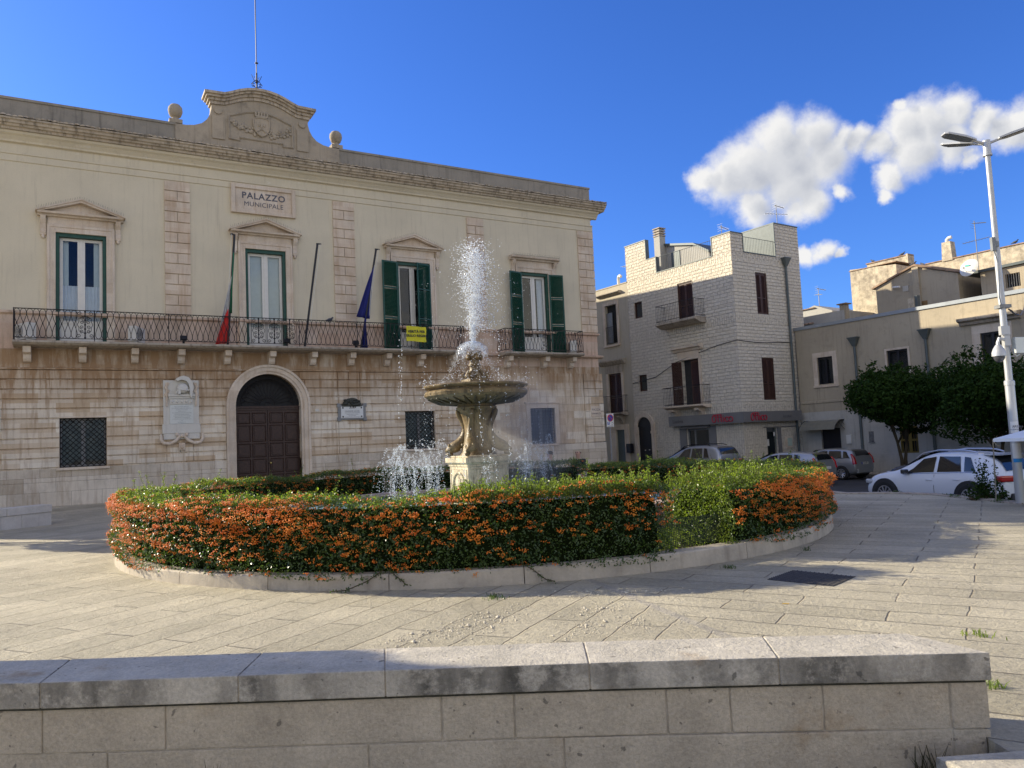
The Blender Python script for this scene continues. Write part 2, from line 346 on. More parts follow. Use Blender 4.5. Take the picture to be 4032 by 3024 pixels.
def louvre(mb, x0, x1, z0, z1, y, t=0.035, rails=(0.42,), n=None, hinge=None, ang=0.0):
    """a slatted shutter leaf lying in the plane y, turned about a hinge edge"""
    q = MB(); w = 0.07
    q.box(x0, x0 + w, y, y + t, z0, z1); q.box(x1 - w, x1, y, y + t, z0, z1)
    zs = [z0] + [z0 + (z1 - z0) * f for f in rails] + [z1]
    for i, z in enumerate(zs):
        a = z if i == 0 else (z - w / 2 if i < len(zs) - 1 else z - w); q.box(x0 + w, x1 - w, y + 0.002, y + t - 0.002, a, a + w)
    for i in range(len(zs) - 1):
        a, b = zs[i] + w, zs[i + 1] - w; k = max(4, int((b - a) / 0.055))
        for j in range(k):
            zc = a + (b - a) * (j + 0.5) / k; q.obox(((x0 + x1) / 2, y + t / 2, zc), (x1 - x0 - 2 * w, 0.008, 0.055), rx=R(-38))
    if hinge is not None: q.rot(Matrix.Translation((hinge, y, 0)) @ Matrix.Rotation(ang, 4, 'Z') @ Matrix.Translation((-hinge, -y, 0)))
    mb.add(q.v, q.f)
# ================================================================== ground
UA = R(30.25); UDx, UDy = math.cos(UA), math.sin(UA)          # facade direction (left to right) and root rotation
PB = (-16.0823, 26.7606)                                      # facade base point
def fpt(u, out=0.0): return (PB[0] + UDx * u + UDy * out, PB[1] + UDy * u - UDx * out)   # facade coords -> world
def ground_material():
    m, g, b = mat('limestone_paving'); p = g.pos(); s = g.sep(p)
    wob = g.vmath('MULTIPLY', g.vmath('SUBTRACT', g.noise(p, 1.3, 3, out=1), (0.5, 0.5, 0.5)), (0.10, 0.10, 0.0))
    v = g.vmath('ADD', g.vmath('ADD', p, wob), g.vmath('MULTIPLY', g.vmath('SUBTRACT', g.noise(p, 9, 3, out=1), (0.5, 0.5, 0.5)), (0.02, 0.02, 0.0)))
    def bricks(ang, w, h, ox):
        q = g.map(v, rot=(0, 0, -ang), loc=(ox, 0.13, 0)); br = g.k.new('ShaderNodeTexBrick'); g.l.new(q, br.inputs['Vector']); br.offset = 0.43; br.offset_frequency = 2
        for k, c in (('Color1', (0.63, 0.56, 0.41)), ('Color2', (0.51, 0.455, 0.33)), ('Mortar', (0.36, 0.31, 0.23))): br.inputs[k].default_value = c + (1,)
        for k, c in (('Scale', 1.0), ('Mortar Size', 0.012), ('Mortar Smooth', 0.8), ('Bias', 0.0), ('Brick Width', w), ('Row Height', h)): br.inputs[k].default_value = c
        return br
    L = bricks(R(64), 1.7, 0.40, 0.0); Rr = bricks(R(-32), 1.45, 0.42, 0.3)
    # which side of the diagonal seam (a groin line between two paving directions)
    side = g.math('ADD', g.math('MULTIPLY', s[0], 1.9), g.math('MULTIPLY', s[1], 0.58)); sd = g.math('SUBTRACT', side, 1.12 * 1.9 + 8.43 * 0.58)
    k = g.math('GREATER_THAN', sd, 0.0)
    col = g.mix(k, L.outputs[0], Rr.outputs[0]); mort = g.mix(k, L.outputs[1], Rr.outputs[1])
    seam = g.math('LESS_THAN', g.math('ABSOLUTE', sd), 0.10)
    col = g.mix(seam, col, (0.50, 0.45, 0.36))
    col = g.mix(1.0, col, g.ramp(g.noise(p, 0.7, 6, 0.6), [(0.3, 0.74), (0.7, 1.12)]), 'MULTIPLY')
    col = g.mix(1.0, col, g.ramp(g.noise(p, 18, 6, 0.75), [(0.25, 0.70), (0.7, 1.14)]), 'MULTIPLY')
    col = g.mix(1.0, col, g.ramp(g.noise(p, 70, 4, 0.7), [(0.25, 0.80), (0.7, 1.10)]), 'MULTIPLY')
    worn = g.mr(g.noise(p, 3.1, 8, 0.7), 0.55, 0.75, smooth=True)
    col = g.mix(g.math('MULTIPLY', worn, 0.45), col, (0.66, 0.60, 0.455))
    spots = g.mr(g.noise(p, 4.5, 3, 0.5), 0.70, 0.74); col = g.mix(g.math('MULTIPLY', spots, 0.5), col, (0.15, 0.13, 0.11))
    h = g.math('SUBTRACT', g.math('ADD', g.math('MULTIPLY', g.noise(p, 26, 7, 0.75), 0.8), g.math('MULTIPLY', g.noise(p, 3.6, 6, 0.65), 1.2)), g.math('MULTIPLY', g.n('RGBToBW', Color=mort), g.mr(g.noise(p, 1.1, 3), 0.35, 0.65, 0.25, 1.3)))
    setc(g, b, col, 0.75, g.bump(h, 1.0, 0.06), 0.3)
    return m
M['paving'] = ground_material()
def asphalt():
    m, g, b = mat('asphalt'); p = g.pos()
    col = g.ramp(g.noise(p, 1.2, 6), [(0.3, (0.045, 0.046, 0.05)), (0.7, (0.065, 0.065, 0.068))])
    setc(g, b, col, 0.85, g.bump(g.noise(p, 120, 3), 0.3, 0.01), 0.3); return m
M['asphalt'] = asphalt()
M['earth'] = plain('distant_ground', (0.30, 0.26, 0.20), 0.95, 0.3, 0.2)
mb = MB()
F0 = [fpt(-60, 6.0), fpt(23.75, 6.0)]; F1 = [fpt(-60, -0.5), fpt(24.1, -0.5)]
edge = [(8.4, 19.71), (9.42, 19.23), (9.95, 18.37), (10.11, 16.83), (10.15, 15.64), (10.4, 12.0), (11.2, 5.0), (13.0, 4.28)]
back_line = lambda x: F0[0][1] + (x - F0[0][0]) * math.tan(UA)
rim = [(F0[1][0], F0[1][1]), (7.6, 24.0)] + edge[:]      # from the far corner round to the front right
xs = sorted({-60.0, -30.0, -16.0, -10.0, -5.0, 0.0, 4.0, 2.47, F0[1][0], 7.6, 8.4, 9.42, 9.95, 10.11, 10.15, 10.4, 11.2, 13.0})
def far_y(x):
    if x <= F0[1][0]: return back_line(x)
    for (xa, ya), (xb, yb) in zip(rim[:-1], rim[1:]):
        if min(xa, xb) <= x <= max(xa, xb) and xa != xb: return ya + (yb - ya) * (x - xa) / (xb - xa)
for xa, xb in zip(xs[:-1], xs[1:]):
    ya, yb = max(far_y(xa), -30), max(far_y(xb), -30); lo = 4.28 if xa >= 2.46 else 4.68
    if ya > lo or yb > lo: mb.poly([(xa, lo, 0.0), (xb, lo, 0.0), (xb, max(yb, lo), 0.0), (xa, max(ya, lo), 0.0)])
mb.poly([(2.47, 3.35, 0.0), (13.0, 3.35, 0.0), (13.0, 4.28, 0.0), (2.47, 4.28, 0.0)]); mb.poly([(2.47, 3.35, -0.5), (13.0, 3.35, -0.5), (13.0, 3.35, 0), (2.47, 3.35, 0)]); mb.poly([(2.47, 4.28, -0.5), (2.47, 3.35, -0.5), (2.47, 3.35, 0), (2.47, 4.28, 0)])
mb.poly([(F0[0][0], F0[0][1], 0), (F0[1][0], F0[1][1], 0), (F1[1][0], F1[1][1], 0.21), (F1[0][0], F1[0][1], 0.21)])
plz = mb.build('plaza_paving', 'paving'); tag(plz, 'pale limestone slab paving of the square', None, None, 'structure')
mb = MB(); mb.poly([(-60, -40, -0.45), (60, -40, -0.45), (60, 4.30, -0.45), (-60, 4.30, -0.45)])
tag(mb.build('lower_paving', 'paving'), kind='structure')
mb = MB(); e2 = edge + [(30, 4.28)]
top = [(7.6, 24.0), (8.4, 19.71)] + edge[1:]
for a, b_ in zip([F1[1], F0[1]] + top[:-1], [F0[1]] + top):
    mb.add([(a[0], a[1], 0.002), (b_[0], b_[1], 0.002), (b_[0], b_[1], -1.2), (a[0], a[1], -1.2)], [(0, 1, 2, 3)])
# kerb stones that edge the raised square
for a, b_ in zip(top[:-1], top[1:]):
    dx, dy = b_[0] - a[0], b_[1] - a[1]; l = math.hypot(dx, dy); k = max(1, int(l / 1.1)); rz = math.atan2(dy, dx)
    for i in range(k):
        t = (i + 0.5) / k; mb.obox((a[0] + dx * t, a[1] + dy * t, -0.10), (l / k - 0.012, 0.28, 0.26), rz)
tag(mb.build('plaza_edge', 'balcony', bevel=0.012), kind='structure')
# street, lower than the square and rising a little towards the alley beside the town hall
mb = MB(); VDx, VDy = -0.5563, 0.8310
def street(x, y): return (x, y, -0.75 + 0.25 * min(1, max(0, (12.5 - x) / 4)) * min(1, max(0, (y - 30) / 6)))
gx = [-2, 2, 5, 7, 8.5, 9.5, 10.5, 11.5, 12.5, 14, 18, 24, 34, 60]; gy = [4.2, 10, 16, 20, 24, 28, 30, 32, 34, 36, 38, 42, 50, 60, 80]
vs = [street(x, y) for y in gy for x in gx]; n = len(gx)
mb.add(vs, [(j * n + i, j * n + i + 1, (j + 1) * n + i + 1, (j + 1) * n + i) for j in range(len(gy) - 1) for i in range(n - 1)])
tag(mb.build('street', 'asphalt'), kind='structure')
mb = MB(); mb.poly([(-1500, -1500, -1.25), (1500, -1500, -1.25), (1500, 1500, -1.25), (-1500, 1500, -1.25)])
tag(mb.build('ground', 'earth'), kind='structure')

# ================================================================== town hall
HALL = thing('town_hall', 'long cream and stone town hall with scrolled crest, long balcony and arched door', 'town hall', (PB[0], PB[1], 0.2), UA)
UL, UR = -4.7, 23.75
Z0 = -0.2   # local z = world z - 0.2
def zz(z): return z - 0.2
WC = [0.79, 7.30, 13.74, 20.13]
# upper wall with openings
holes = [(c - 0.80, c + 0.80, zz(5.9), zz(9.93)) for c in WC]
mb = MB(); mb.wall(UL, UR, zz(7.0), zz(13.2), holes, 0.0, 0.35); mb.build('upper_wall', 'plaster', HALL)
mb = MB(); mb.wall(UL, UR, zz(5.30), zz(7.0), holes, -0.04, 0.39); 
mb.prismx([(-0.04, zz(6.90)), (-0.14, zz(6.95)), (-0.15, zz(7.03)), (-0.0, zz(7.06))], UL, UR + 0.1)
mb.prismx([(-0.04, zz(5.74)), (-0.20, zz(5.80)), (-0.22, zz(5.88)), (-0.04, zz(5.92))], 16.2, UR + 0.22)
mb.build('balcony_level_wall', 'dado', HALL)
# lower rusticated wall
gw = [(0.11, 1.57, zz(1.52), zz(3.26)), (13.1, 14.5, zz(1.6), zz(3.26)), (19.5, 20.9, zz(1.55), zz(3.28))]
DC, DR, DS = 7.30, 1.27, 3.60        # door centre, arch radius, springing height
door_hole = (DC - DR, DC + DR, zz(0), zz(DS + DR + 0.01))
mb = MB()
rows = 10; rh = 0.345
def cut(x0, x1, z0, z1):
    segs = [(x0, x1)]
    for h in gw + [(DC - DR - 0.36, DC + DR + 0.36, -1, zz(DS))]:
        if h[2] < z1 - 0.02 and h[3] > z0 + 0.02:
            ns = []
            for a, b_ in segs:
                if h[1] <= a or h[0] >= b_: ns.append((a, b_)); continue
                if h[0] > a: ns.append((a, h[0]))
                if h[1] < b_: ns.append((h[1], b_))
            segs = ns
    # arch ring
    if z1 > zz(DS):
        zm = max(z0 - zz(DS), 0.0); rr = (DR + 0.36)
        if zm < rr:
            hw = math.sqrt(rr * rr - zm * zm) - 0.03; ns = []
            for a, b_ in segs:
                if DC + hw <= a or DC - hw >= b_: ns.append((a, b_)); continue
                if DC - hw > a: ns.append((a, DC - hw))
                if DC + hw < b_: ns.append((DC + hw, b_))
            segs = ns
    return segs
rs = random.Random(3)
for r_ in range(rows):
    z0 = zz(1.53) + r_ * rh; z1 = z0 + rh
    x = UL
    for a, b_ in cut(UL, 16.3, z0, z1):
        # long runs broken at a few upright joints
        js = sorted([j for j in (3.55, 4.48, 10.12, 11.08) if a < j < b_]); pts = [a] + js + [b_]
        if r_ % 2 == 1:
            for p0, p1 in ((3.55, 4.48), (10.12, 11.08)):
                if a < (p0 + p1) / 2 < b_: pts.append((p0 + p1) / 2)
        pts = sorted(pts)
        for p, q in zip(pts[:-1], pts[1:]):
            g_ = 0.010; y = -0.10
            mb.prismx([(-0.03, z0 + 0.006), (y, z0 + 0.030), (y, z1 - 0.030), (-0.03, z1 - 0.006)], p + g_, q - g_)
# flatter ashlar to the right, under the small balcony
for r_ in range(9):
    z0 = zz(1.53) + r_ * 0.3833; z1 = z0 + 0.3833
    for a, b_ in cut(16.3, 22.7, z0, z1): mb.box(a + 0.004, b_ - 0.004, -0.085, -0.04, z0 + 0.003, z1 - 0.003)
    mb.box(22.72, UR + 0.12, -0.12, 0.3, z0 + 0.012, z1 - 0.012)
mb.wall(UL, UR, zz(1.45), zz(5.31), gw + [door_hole], -0.045, 0.35)
# close the corners between the round arch and its square opening
for sgn in (-1, 1):
    A = [(DC + sgn * DR * math.cos(t), zz(DS) + DR * math.sin(t)) for t in [PI / 2 * i / 10 for i in range(11)]]
    for (xa, za), (xb, zb) in zip(A[:-1], A[1:]):
        mb.poly([(xa, -0.046, za), (xb, -0.046, zb), (xb, -0.046, zz(DS + DR + 0.01)), (xa, -0.046, zz(DS + DR + 0.01))])
        mb.poly([(xa, -0.046, za), (xb, -0.046, zb), (xb, 0.35, zb), (xa, 0.35, za)])
mb.box(UL, 16.25, -0.075, -0.042, zz(5.0), zz(5.70)); mb.prismx([(-0.075, zz(4.97)), (-0.13, zz(4.99)), (-0.13, zz(5.03)), (-0.075, zz(5.06))], UL, 16.25)
mb.build('stone_base', 'rust', HALL)
mb = MB()
for a, b_ in ((UL, DC - DR - 0.36), (DC + DR + 0.36, UR + 0.16)):
    mb.box(a, b_, -0.15, 0.3, zz(-0.3), zz(1.04)); mb.box(a, b_, -0.13, 0.3, zz(1.045), zz(1.50))
mb.build('plinth', 'plinth', HALL, bevel=0.01)
# right-hand side, back and flat roof
mb = MB(); D = 17.0
mb.poly([(UR, 0, zz(-1)), (UR, D, zz(-1)), (UR, D, zz(13.2)), (UR, 0, zz(13.2))]); mb.poly([(UL, 0, zz(-1)), (UL, 0, zz(13.2)), (UL, D, zz(13.2)), (UL, D, zz(-1))])
mb.poly([(UL, D, zz(-1)), (UL, D, zz(13.2)), (UR, D, zz(13.2)), (UR, D, zz(-1))]); mb.build('side_wall', 'plaster', HALL)
mb = MB(); mb.box(UL, UR, 0.3, D, zz(13.0), zz(13.7)); mb.build('roof', 'parapet', HALL)
# quoin strips
for a, b_ in ((3.55, 4.48), (10.12, 11.08), (16.51, 17.42), (22.83, 23.78)):
    mb = MB(); z = zz(7.07); k = 0
    while z < zz(12.34) - 0.05:
        z1 = min(z + 0.406, zz(12.34)); g_ = 0.012
        cells = [(a, b_)] if k % 2 == 0 else [(a, (a + b_) / 2), ((a + b_) / 2, b_)]
        for c0, c1 in cells:
            y = -0.055; mb.prismx([(0.02, z + 0.004), (y, z + 0.02), (y, z1 - 0.02), (0.02, z1 - 0.004)], c0 + g_, c1 - g_)
        if b_ > 23: mb.box(b_ - 0.05, b_ + 0.035, -0.05, 0.5, z + 0.018, z1 - 0.018)
        z = z1; k += 1
    mb.build('quoin_strip', 'quoin', HALL)
# frieze lines and cornice
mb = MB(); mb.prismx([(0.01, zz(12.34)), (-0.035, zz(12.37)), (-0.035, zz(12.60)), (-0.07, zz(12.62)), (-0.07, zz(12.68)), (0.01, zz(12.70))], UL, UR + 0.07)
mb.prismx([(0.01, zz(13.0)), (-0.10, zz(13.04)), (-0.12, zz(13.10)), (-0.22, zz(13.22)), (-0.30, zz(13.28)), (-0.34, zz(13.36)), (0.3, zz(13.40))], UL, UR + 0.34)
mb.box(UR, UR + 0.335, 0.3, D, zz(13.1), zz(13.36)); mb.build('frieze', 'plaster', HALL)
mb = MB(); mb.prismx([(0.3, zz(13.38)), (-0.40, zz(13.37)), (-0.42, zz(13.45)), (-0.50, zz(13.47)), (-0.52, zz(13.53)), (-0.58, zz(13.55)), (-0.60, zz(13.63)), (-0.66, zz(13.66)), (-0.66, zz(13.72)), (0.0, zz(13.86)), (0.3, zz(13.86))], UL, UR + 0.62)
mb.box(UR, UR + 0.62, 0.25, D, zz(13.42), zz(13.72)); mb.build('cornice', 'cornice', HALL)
mb = MB(); x = UL; rr = random.Random(5)
while x < UR + 0.55:   # row of half-round roof tiles along the cornice edge
    w = 0.17; z = zz(13.73) + rr.uniform(-0.01, 0.015)
    A = arc(0, 0, 0.085, 0, PI, 5); pts = [(x + 0.085 + p, z + q * 0.75) for p, q in A]
    mb.add([(p, -0.70 + rr.uniform(-0.02, 0.03), q) for p, q in pts] + [(p, -0.1, q + 0.13) for p, q in pts], [(i, i + 1, i + 7, i + 6) for i in range(5)] + [tuple(range(5, -1, -1))]); x += w
mb.build('tile_edging', 'cornice', HALL)
CC = 7.22   # crest centre
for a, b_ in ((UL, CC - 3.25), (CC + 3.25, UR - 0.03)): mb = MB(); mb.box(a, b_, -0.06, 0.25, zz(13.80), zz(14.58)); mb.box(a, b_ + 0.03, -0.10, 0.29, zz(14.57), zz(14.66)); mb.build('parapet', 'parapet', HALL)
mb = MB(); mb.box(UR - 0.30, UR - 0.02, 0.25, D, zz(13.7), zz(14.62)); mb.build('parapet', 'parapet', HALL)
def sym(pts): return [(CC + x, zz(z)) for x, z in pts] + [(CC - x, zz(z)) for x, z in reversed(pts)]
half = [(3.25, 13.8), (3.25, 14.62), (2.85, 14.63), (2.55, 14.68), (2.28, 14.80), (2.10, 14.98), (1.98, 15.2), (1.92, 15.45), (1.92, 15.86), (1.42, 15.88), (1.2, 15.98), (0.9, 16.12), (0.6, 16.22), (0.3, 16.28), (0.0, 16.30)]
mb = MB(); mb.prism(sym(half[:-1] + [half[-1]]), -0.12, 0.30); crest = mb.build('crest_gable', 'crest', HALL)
top_path = [(2.20, 15.98), (1.45, 16.0), (1.2, 16.10), (0.9, 16.24), (0.6, 16.34), (0.3, 16.40), (0.0, 16.42), (-0.3, 16.40), (-0.6, 16.34), (-0.9, 16.24), (-1.2, 16.10), (-1.45, 16.0), (-2.20, 15.98)]
def band(mbx, off0, off1, out, shrink=0.0):
    P = [(CC + (x - math.copysign(shrink, x) if abs(x) > 2 else x), zz(z)) for x, z in top_path]
    up = [(x, z + off1) for x, z in P]; lo = [(x, z + off0) for x, z in P]
    for i in range(len(P) - 1): mbx.prism([lo[i + 1], lo[i], up[i], up[i + 1]], -0.12 - out, 0.30 + out * 0.5)
mb = MB(); band(mb, 0.0, 0.10, 0.30, 0.0); band(mb, -0.09, 0.0, 0.22, 0.07); band(mb, -0.20, -0.09, 0.13, 0.15); band(mb, -0.33, -0.20, 0.06, 0.22)
mb.build('crest_cornice', 'cornice', crest)
mb = MB()
for s in (-1, 1):
    c = CC + s * 1.67; mb.box(c - 0.24, c + 0.24, -0.17, -0.11, zz(14.25), zz(15.18)); mb.lathe([(0.15, -0.175), (0.15, -0.118)], 16, (c, 0, zz(15.42)), 'y')
pan = [(-1.26, 14.33), (-0.85, 14.33), (-0.85, 14.45), (0.85, 14.45), (0.85, 14.33), (1.26, 14.33), (1.26, 15.27), (1.0, 15.38), (0.6, 15.54), (0.2, 15.62), (0, 15.63), (-0.2, 15.62), (-0.6, 15.54), (-1.0, 15.38), (-1.26, 15.27)]
P = [(CC + x, -0.135, zz(z)) for x, z in pan]; mb.tube(P, 0.045, 5, closed=True); mb.build('crest_panel', 'crest', crest)
mb = MB()    # shield, crown and leafy branches in relief
sh = [(0.0, 14.60), (0.14, 14.68), (0.27, 14.86), (0.32, 15.08), (0.31, 15.30), (0.18, 15.36), (0.0, 15.38)]
S = [(CC + x, zz(z)) for x, z in sh] + [(CC - x, zz(z)) for x, z in sh[::-1][1:-1]]
mb.prism(S, -0.20, -0.118); mb.tube([(x, -0.205, z) for x, z in S], 0.03, 5, closed=True)
for k in (-1, 0, 1): mb.ball((CC + k * 0.11, -0.21, zz(15.02 - abs(k) * -0.05)), 0.05, (1, 0.5, 1.6), 8, 6)
mb.tube([(CC - 0.16, -0.21, zz(14.78)), (CC, -0.22, zz(14.92)), (CC + 0.16, -0.21, zz(14.78))], 0.03, 5)
mb.box(CC - 0.25, CC + 0.25, -0.22, -0.12, zz(15.40), zz(15.47))
for k in range(5): mb.box(CC - 0.27 + k * 0.115, CC - 0.19 + k * 0.115, -0.22, -0.12, zz(15.47), zz(15.60))
rr = random.Random(2)
for s in (-1, 1):
    stem = [(CC + s * (0.30 + 0.13 * i), -0.145, zz(14.66 + 0.05 * i + 0.05 * math.sin(i))) for i in range(7)]; mb.tube(stem, 0.022, 5)
    for i, p in enumerate(stem):
        for q in range(4): mb.ball((p[0] + rr.uniform(-0.11, 0.11), -0.15, p[2] + rr.uniform(-0.11, 0.17)), rr.uniform(0.035, 0.065), (1.2, 0.6, 1.2), 7, 5)
mb.build('coat_of_arms', 'crest', crest, smooth=True)
for c in (CC - 3.22, CC + 3.18):
    mb = MB(); mb.box(c - 0.24, c + 0.24, -0.10, 0.30, zz(14.665), zz(14.82)); mb.lathe([(0.20, zz(14.82)), (0.13, zz(14.88)), (0.12, zz(14.93)), (0.20, zz(14.98)), (0.25, zz(15.10)), (0.27, zz(15.21)), (0.25, zz(15.34)), (0.17, zz(15.44)), (0.06, zz(15.48))], 18, (c, 0.1, 0))
    mb.build('ball_finial', 'crest', HALL, smooth=True)
# windows
def hall_window(c, kind):
    w = MB(); zb, zt = zz(5.92), zz(9.93)
    for s in (-1, 1):
        w.box(*sorted((c + s * 0.80, c + s * 1.07)), -0.09, 0.05, zb, zz(10.20)); w.box(*sorted((c + s * 0.98, c + s * 1.07)), -0.115, -0.088, zb, zz(10.20))
    w.box(c - 0.80, c + 0.80, -0.088, 0.05, zt, zz(10.18)); w.box(c - 1.06, c + 1.06, -0.113, -0.085, zz(10.11), zz(10.20)); w.box(c - 1.05, c + 1.05, -0.06, 0.05, zz(10.202), zz(10.50))
    o = w.build('window', 'trim', HALL, bevel=0.008)
    p = MB()
    if kind == 'flat':
        p.prismx([(0, zz(10.47)), (-0.18, zz(10.49)), (-0.20, zz(10.55)), (-0.34, zz(10.58)), (-0.36, zz(10.66)), (0, zz(10.70))], c - 1.38, c + 1.38); p.build('window_cornice', 'trim', o)
    else:
        p.prismx([(0, zz(10.47)), (-0.16, zz(10.48)), (-0.18, zz(10.53)), (-0.30, zz(10.55)), (-0.32, zz(10.62)), (0, zz(10.62))], c - 1.36, c + 1.36)
        p.prism([(c - 1.2, zz(10.60)), (c + 1.2, zz(10.60)), (c, zz(11.02))], -0.10, 0.0)
        for s in (-1, 1):
            A, B_ = (c + s * 1.42, zz(10.625)), (c, zz(11.13)); q = [A, B_, (B_[0], B_[1] - 0.11), (A[0] - s * 0.20, A[1] - 0.012)]
            if s > 0: q = q[::-1]
            p.prism(q[::-1], -0.32, 0.0)
            q2 = [(A[0], A[1] + 0.01), (B_[0], B_[1] + 0.03), (B_[0], B_[1] - 0.02), (A[0], A[1] - 0.035)]
            p.prism(q2 if s < 0 else q2[::-1], -0.36, 0.0)
        p.build('pediment', 'trim', o)
    sp_ = MB()
    for i in range(56):
        f_ = (i + 0.5) / 56; x = c - 1.38 + 2.76 * f_; z = (zz(10.70) if kind == 'flat' else zz(10.66) + (zz(11.15) - zz(10.66)) * (1 - abs(2 * f_ - 1)))
        sp_.tube([(x, -0.30, z - 0.01), (x + 0.02 * ((i % 3) - 1), -0.30 - 0.03 * ((i % 2) * 2 - 1), z + 0.11)], 0.0028, 3)
    sp_.tube([(c - 1.38, -0.30, zz(10.66) if kind != 'flat' else zz(10.70)), (c, -0.30, zz(11.15) if kind != 'flat' else zz(10.70)), (c + 1.38, -0.30, zz(10.66) if kind != 'flat' else zz(10.70))], 0.006, 4); sp_.build('bird_spikes', 'iron', o)
    for s in (-1, 1):
        b_ = MB(); x0, x1 = sorted((c + s * 1.10, c + s * 1.27))
        b_.prismx([(0, zz(9.78)), (-0.07, zz(9.80)), (-0.09, zz(9.90)), (-0.07, zz(10.02)), (-0.10, zz(10.2)), (-0.19, zz(10.34)), (-0.24, zz(10.47)), (0, zz(10.47))], x0, x1); b_.ball(((x0 + x1) / 2, -0.05, zz(9.74)), 0.06, (1, 0.9, 1.2), 8, 6); b_.build('bracket', 'trim', o)
    # green outer frame, white casements, glass, room
    f = MB()
    for s in (-1, 1): f.box(*sorted((c + s * 0.80, c + s * 0.69)), 0.0, 0.14, zb, zt)
    f.box(c - 0.69, c + 0.69, 0.0, 0.14, zt - 0.13, zt); f.build('frame', 'green', o)
    k = MB(); y = 0.16
    for s in (-1, 1):
        a, b_ = sorted((c + s * 0.02, c + s * 0.68)); k.box(a, a + 0.10, y, y + 0.05, zb, zt - 0.14); k.box(b_ - 0.10, b_, y, y + 0.05, zb, zt - 0.14)
        k.box(a + 0.10, b_ - 0.10, y, y + 0.05, zt - 0.24, zt - 0.14); k.box(a + 0.10, b_ - 0.10, y, y + 0.05, zb, zb + 0.12); k.box(a + 0.10, b_ - 0.10, y, y + 0.05, zb + 0.75, zb + 0.86)
        k.box(a + 0.10, b_ - 0.10, y + 0.015, y + 0.035, zb + 0.12, zb + 0.75)
    k.box(c - 0.035, c + 0.035, y - 0.02, y + 0.04, zb, zt - 0.14); k.build('casement', 'white_paint', o)
    gl = MB()
    for s in (-1, 1):
        a, b_ = sorted((c + s * 0.12, c + s * 0.58)); gl.poly([(a, y + 0.025, zb + 0.86), (b_, y + 0.025, zb + 0.86), (b_, y + 0.025, zt - 0.24), (a, y + 0.025, zt - 0.24)])
    gl.build('pane', 'glass', o)
    bk = MB(); bk.poly([(c - 0.8, 1.4, zb), (c + 0.8, 1.4, zb), (c + 0.8, 1.4, zt), (c - 0.8, 1.4, zt)]); bk.poly([(c - 0.8, 0.35, zb), (c - 0.8, 1.4, zb), (c - 0.8, 1.4, zt), (c - 0.8, 0.35, zt)]); bk.poly([(c + 0.8, 0.35, zb), (c + 0.8, 0.35, zt), (c + 0.8, 1.4, zt), (c + 0.8, 1.4, zb)]); bk.build('interior', 'room', o)
    if kind == 'curtain':
        for s in (-1, 1):
            cu = MB(); a, b_ = sorted((c + s * 0.06, c + s * 0.66)); n = 24
            P = [(a + (b_ - a) * i / n, 0.26 + 0.018 * math.sin(i * 1.7)) for i in range(n + 1)]
            cu.add([(x, q, zb + 0.3) for x, q in P] + [(x, q, zb + 2.15) for x, q in P], [(i, i + 1, n + 2 + i, n + 1 + i) for i in range(n)]); cu.build('curtain', 'curtain', o)
            cu = MB(); x0, x1 = sorted((c + s * 0.66, c + s * 0.40)); cu.box(x0, x1, 0.30, 0.33, zb + 2.1, zt - 0.2); cu.build('inner_shutter', 'innershut', o)
    if kind == 'inner':
        cu = MB()
        for s in (-1, 1):
            a, b_ = sorted((c + s * 0.03, c + s * 0.67)); cu.box(a, b_, 0.26, 0.29, zb + 0.1, zt - 0.15)
            for q0, q1 in ((1.0, 1.75), (1.85, 2.65), (2.75, 3.6)): cu.box(a + 0.12, b_ - 0.12, 0.252, 0.262, zb + q0, zb + q1)
        cu.build('inner_shutter', 'innershut', o)
    if kind in ('shut', 'flat'):
        a1, a2 = (R(52), R(-22)) if kind == 'shut' else (R(30), R(-35))
        s1 = MB(); louvre(s1, c - 0.80, c - 0.02, zb + 0.02, zt - 0.05, -0.13, rails=(0.36, 0.70), hinge=None); 
        s2 = MB(); louvre(s2, c + 0.02, c + 0.80, zb + 0.02, zt - 0.05, -0.13, rails=(0.36, 0.70), hinge=None)
        # left leaf folded back over the wall, right leaf half open
        s1.rot(Matrix.Translation((c - 0.80, -0.13, 0)) @ Matrix.Rotation(PI + (0.18 if kind == 'shut' else 0.22), 4, 'Z') @ Matrix.Translation((-(c - 0.80), 0.13, 0)))
        s2.rot(Matrix.Translation((c + 0.80, -0.10, 0)) @ Matrix.Rotation((R(18) if kind == 'shut' else -PI - 0.12), 4, 'Z') @ Matrix.Translation((-(c + 0.80), 0.13, 0)))
        s1.build('shutter', 'green', o); s2.build('shutter', 'green', o)
        if kind == 'flat':
            cu = MB(); P = [(c + 0.30 + 0.03 * i, 0.3 + 0.02 * math.sin(i * 2.0)) for i in range(12)]; cu.add([(x, q, zb + 0.4) for x, q in P] + [(x, q, zt - 0.2) for x, q in P], [(i, i + 1, 13 + i, 12 + i) for i in range(11)]); cu.build('curtain', 'curtain', o)
    return o
for c, k in zip(WC, ('curtain', 'inner', 'shut', 'flat')): hall_window(c, k)
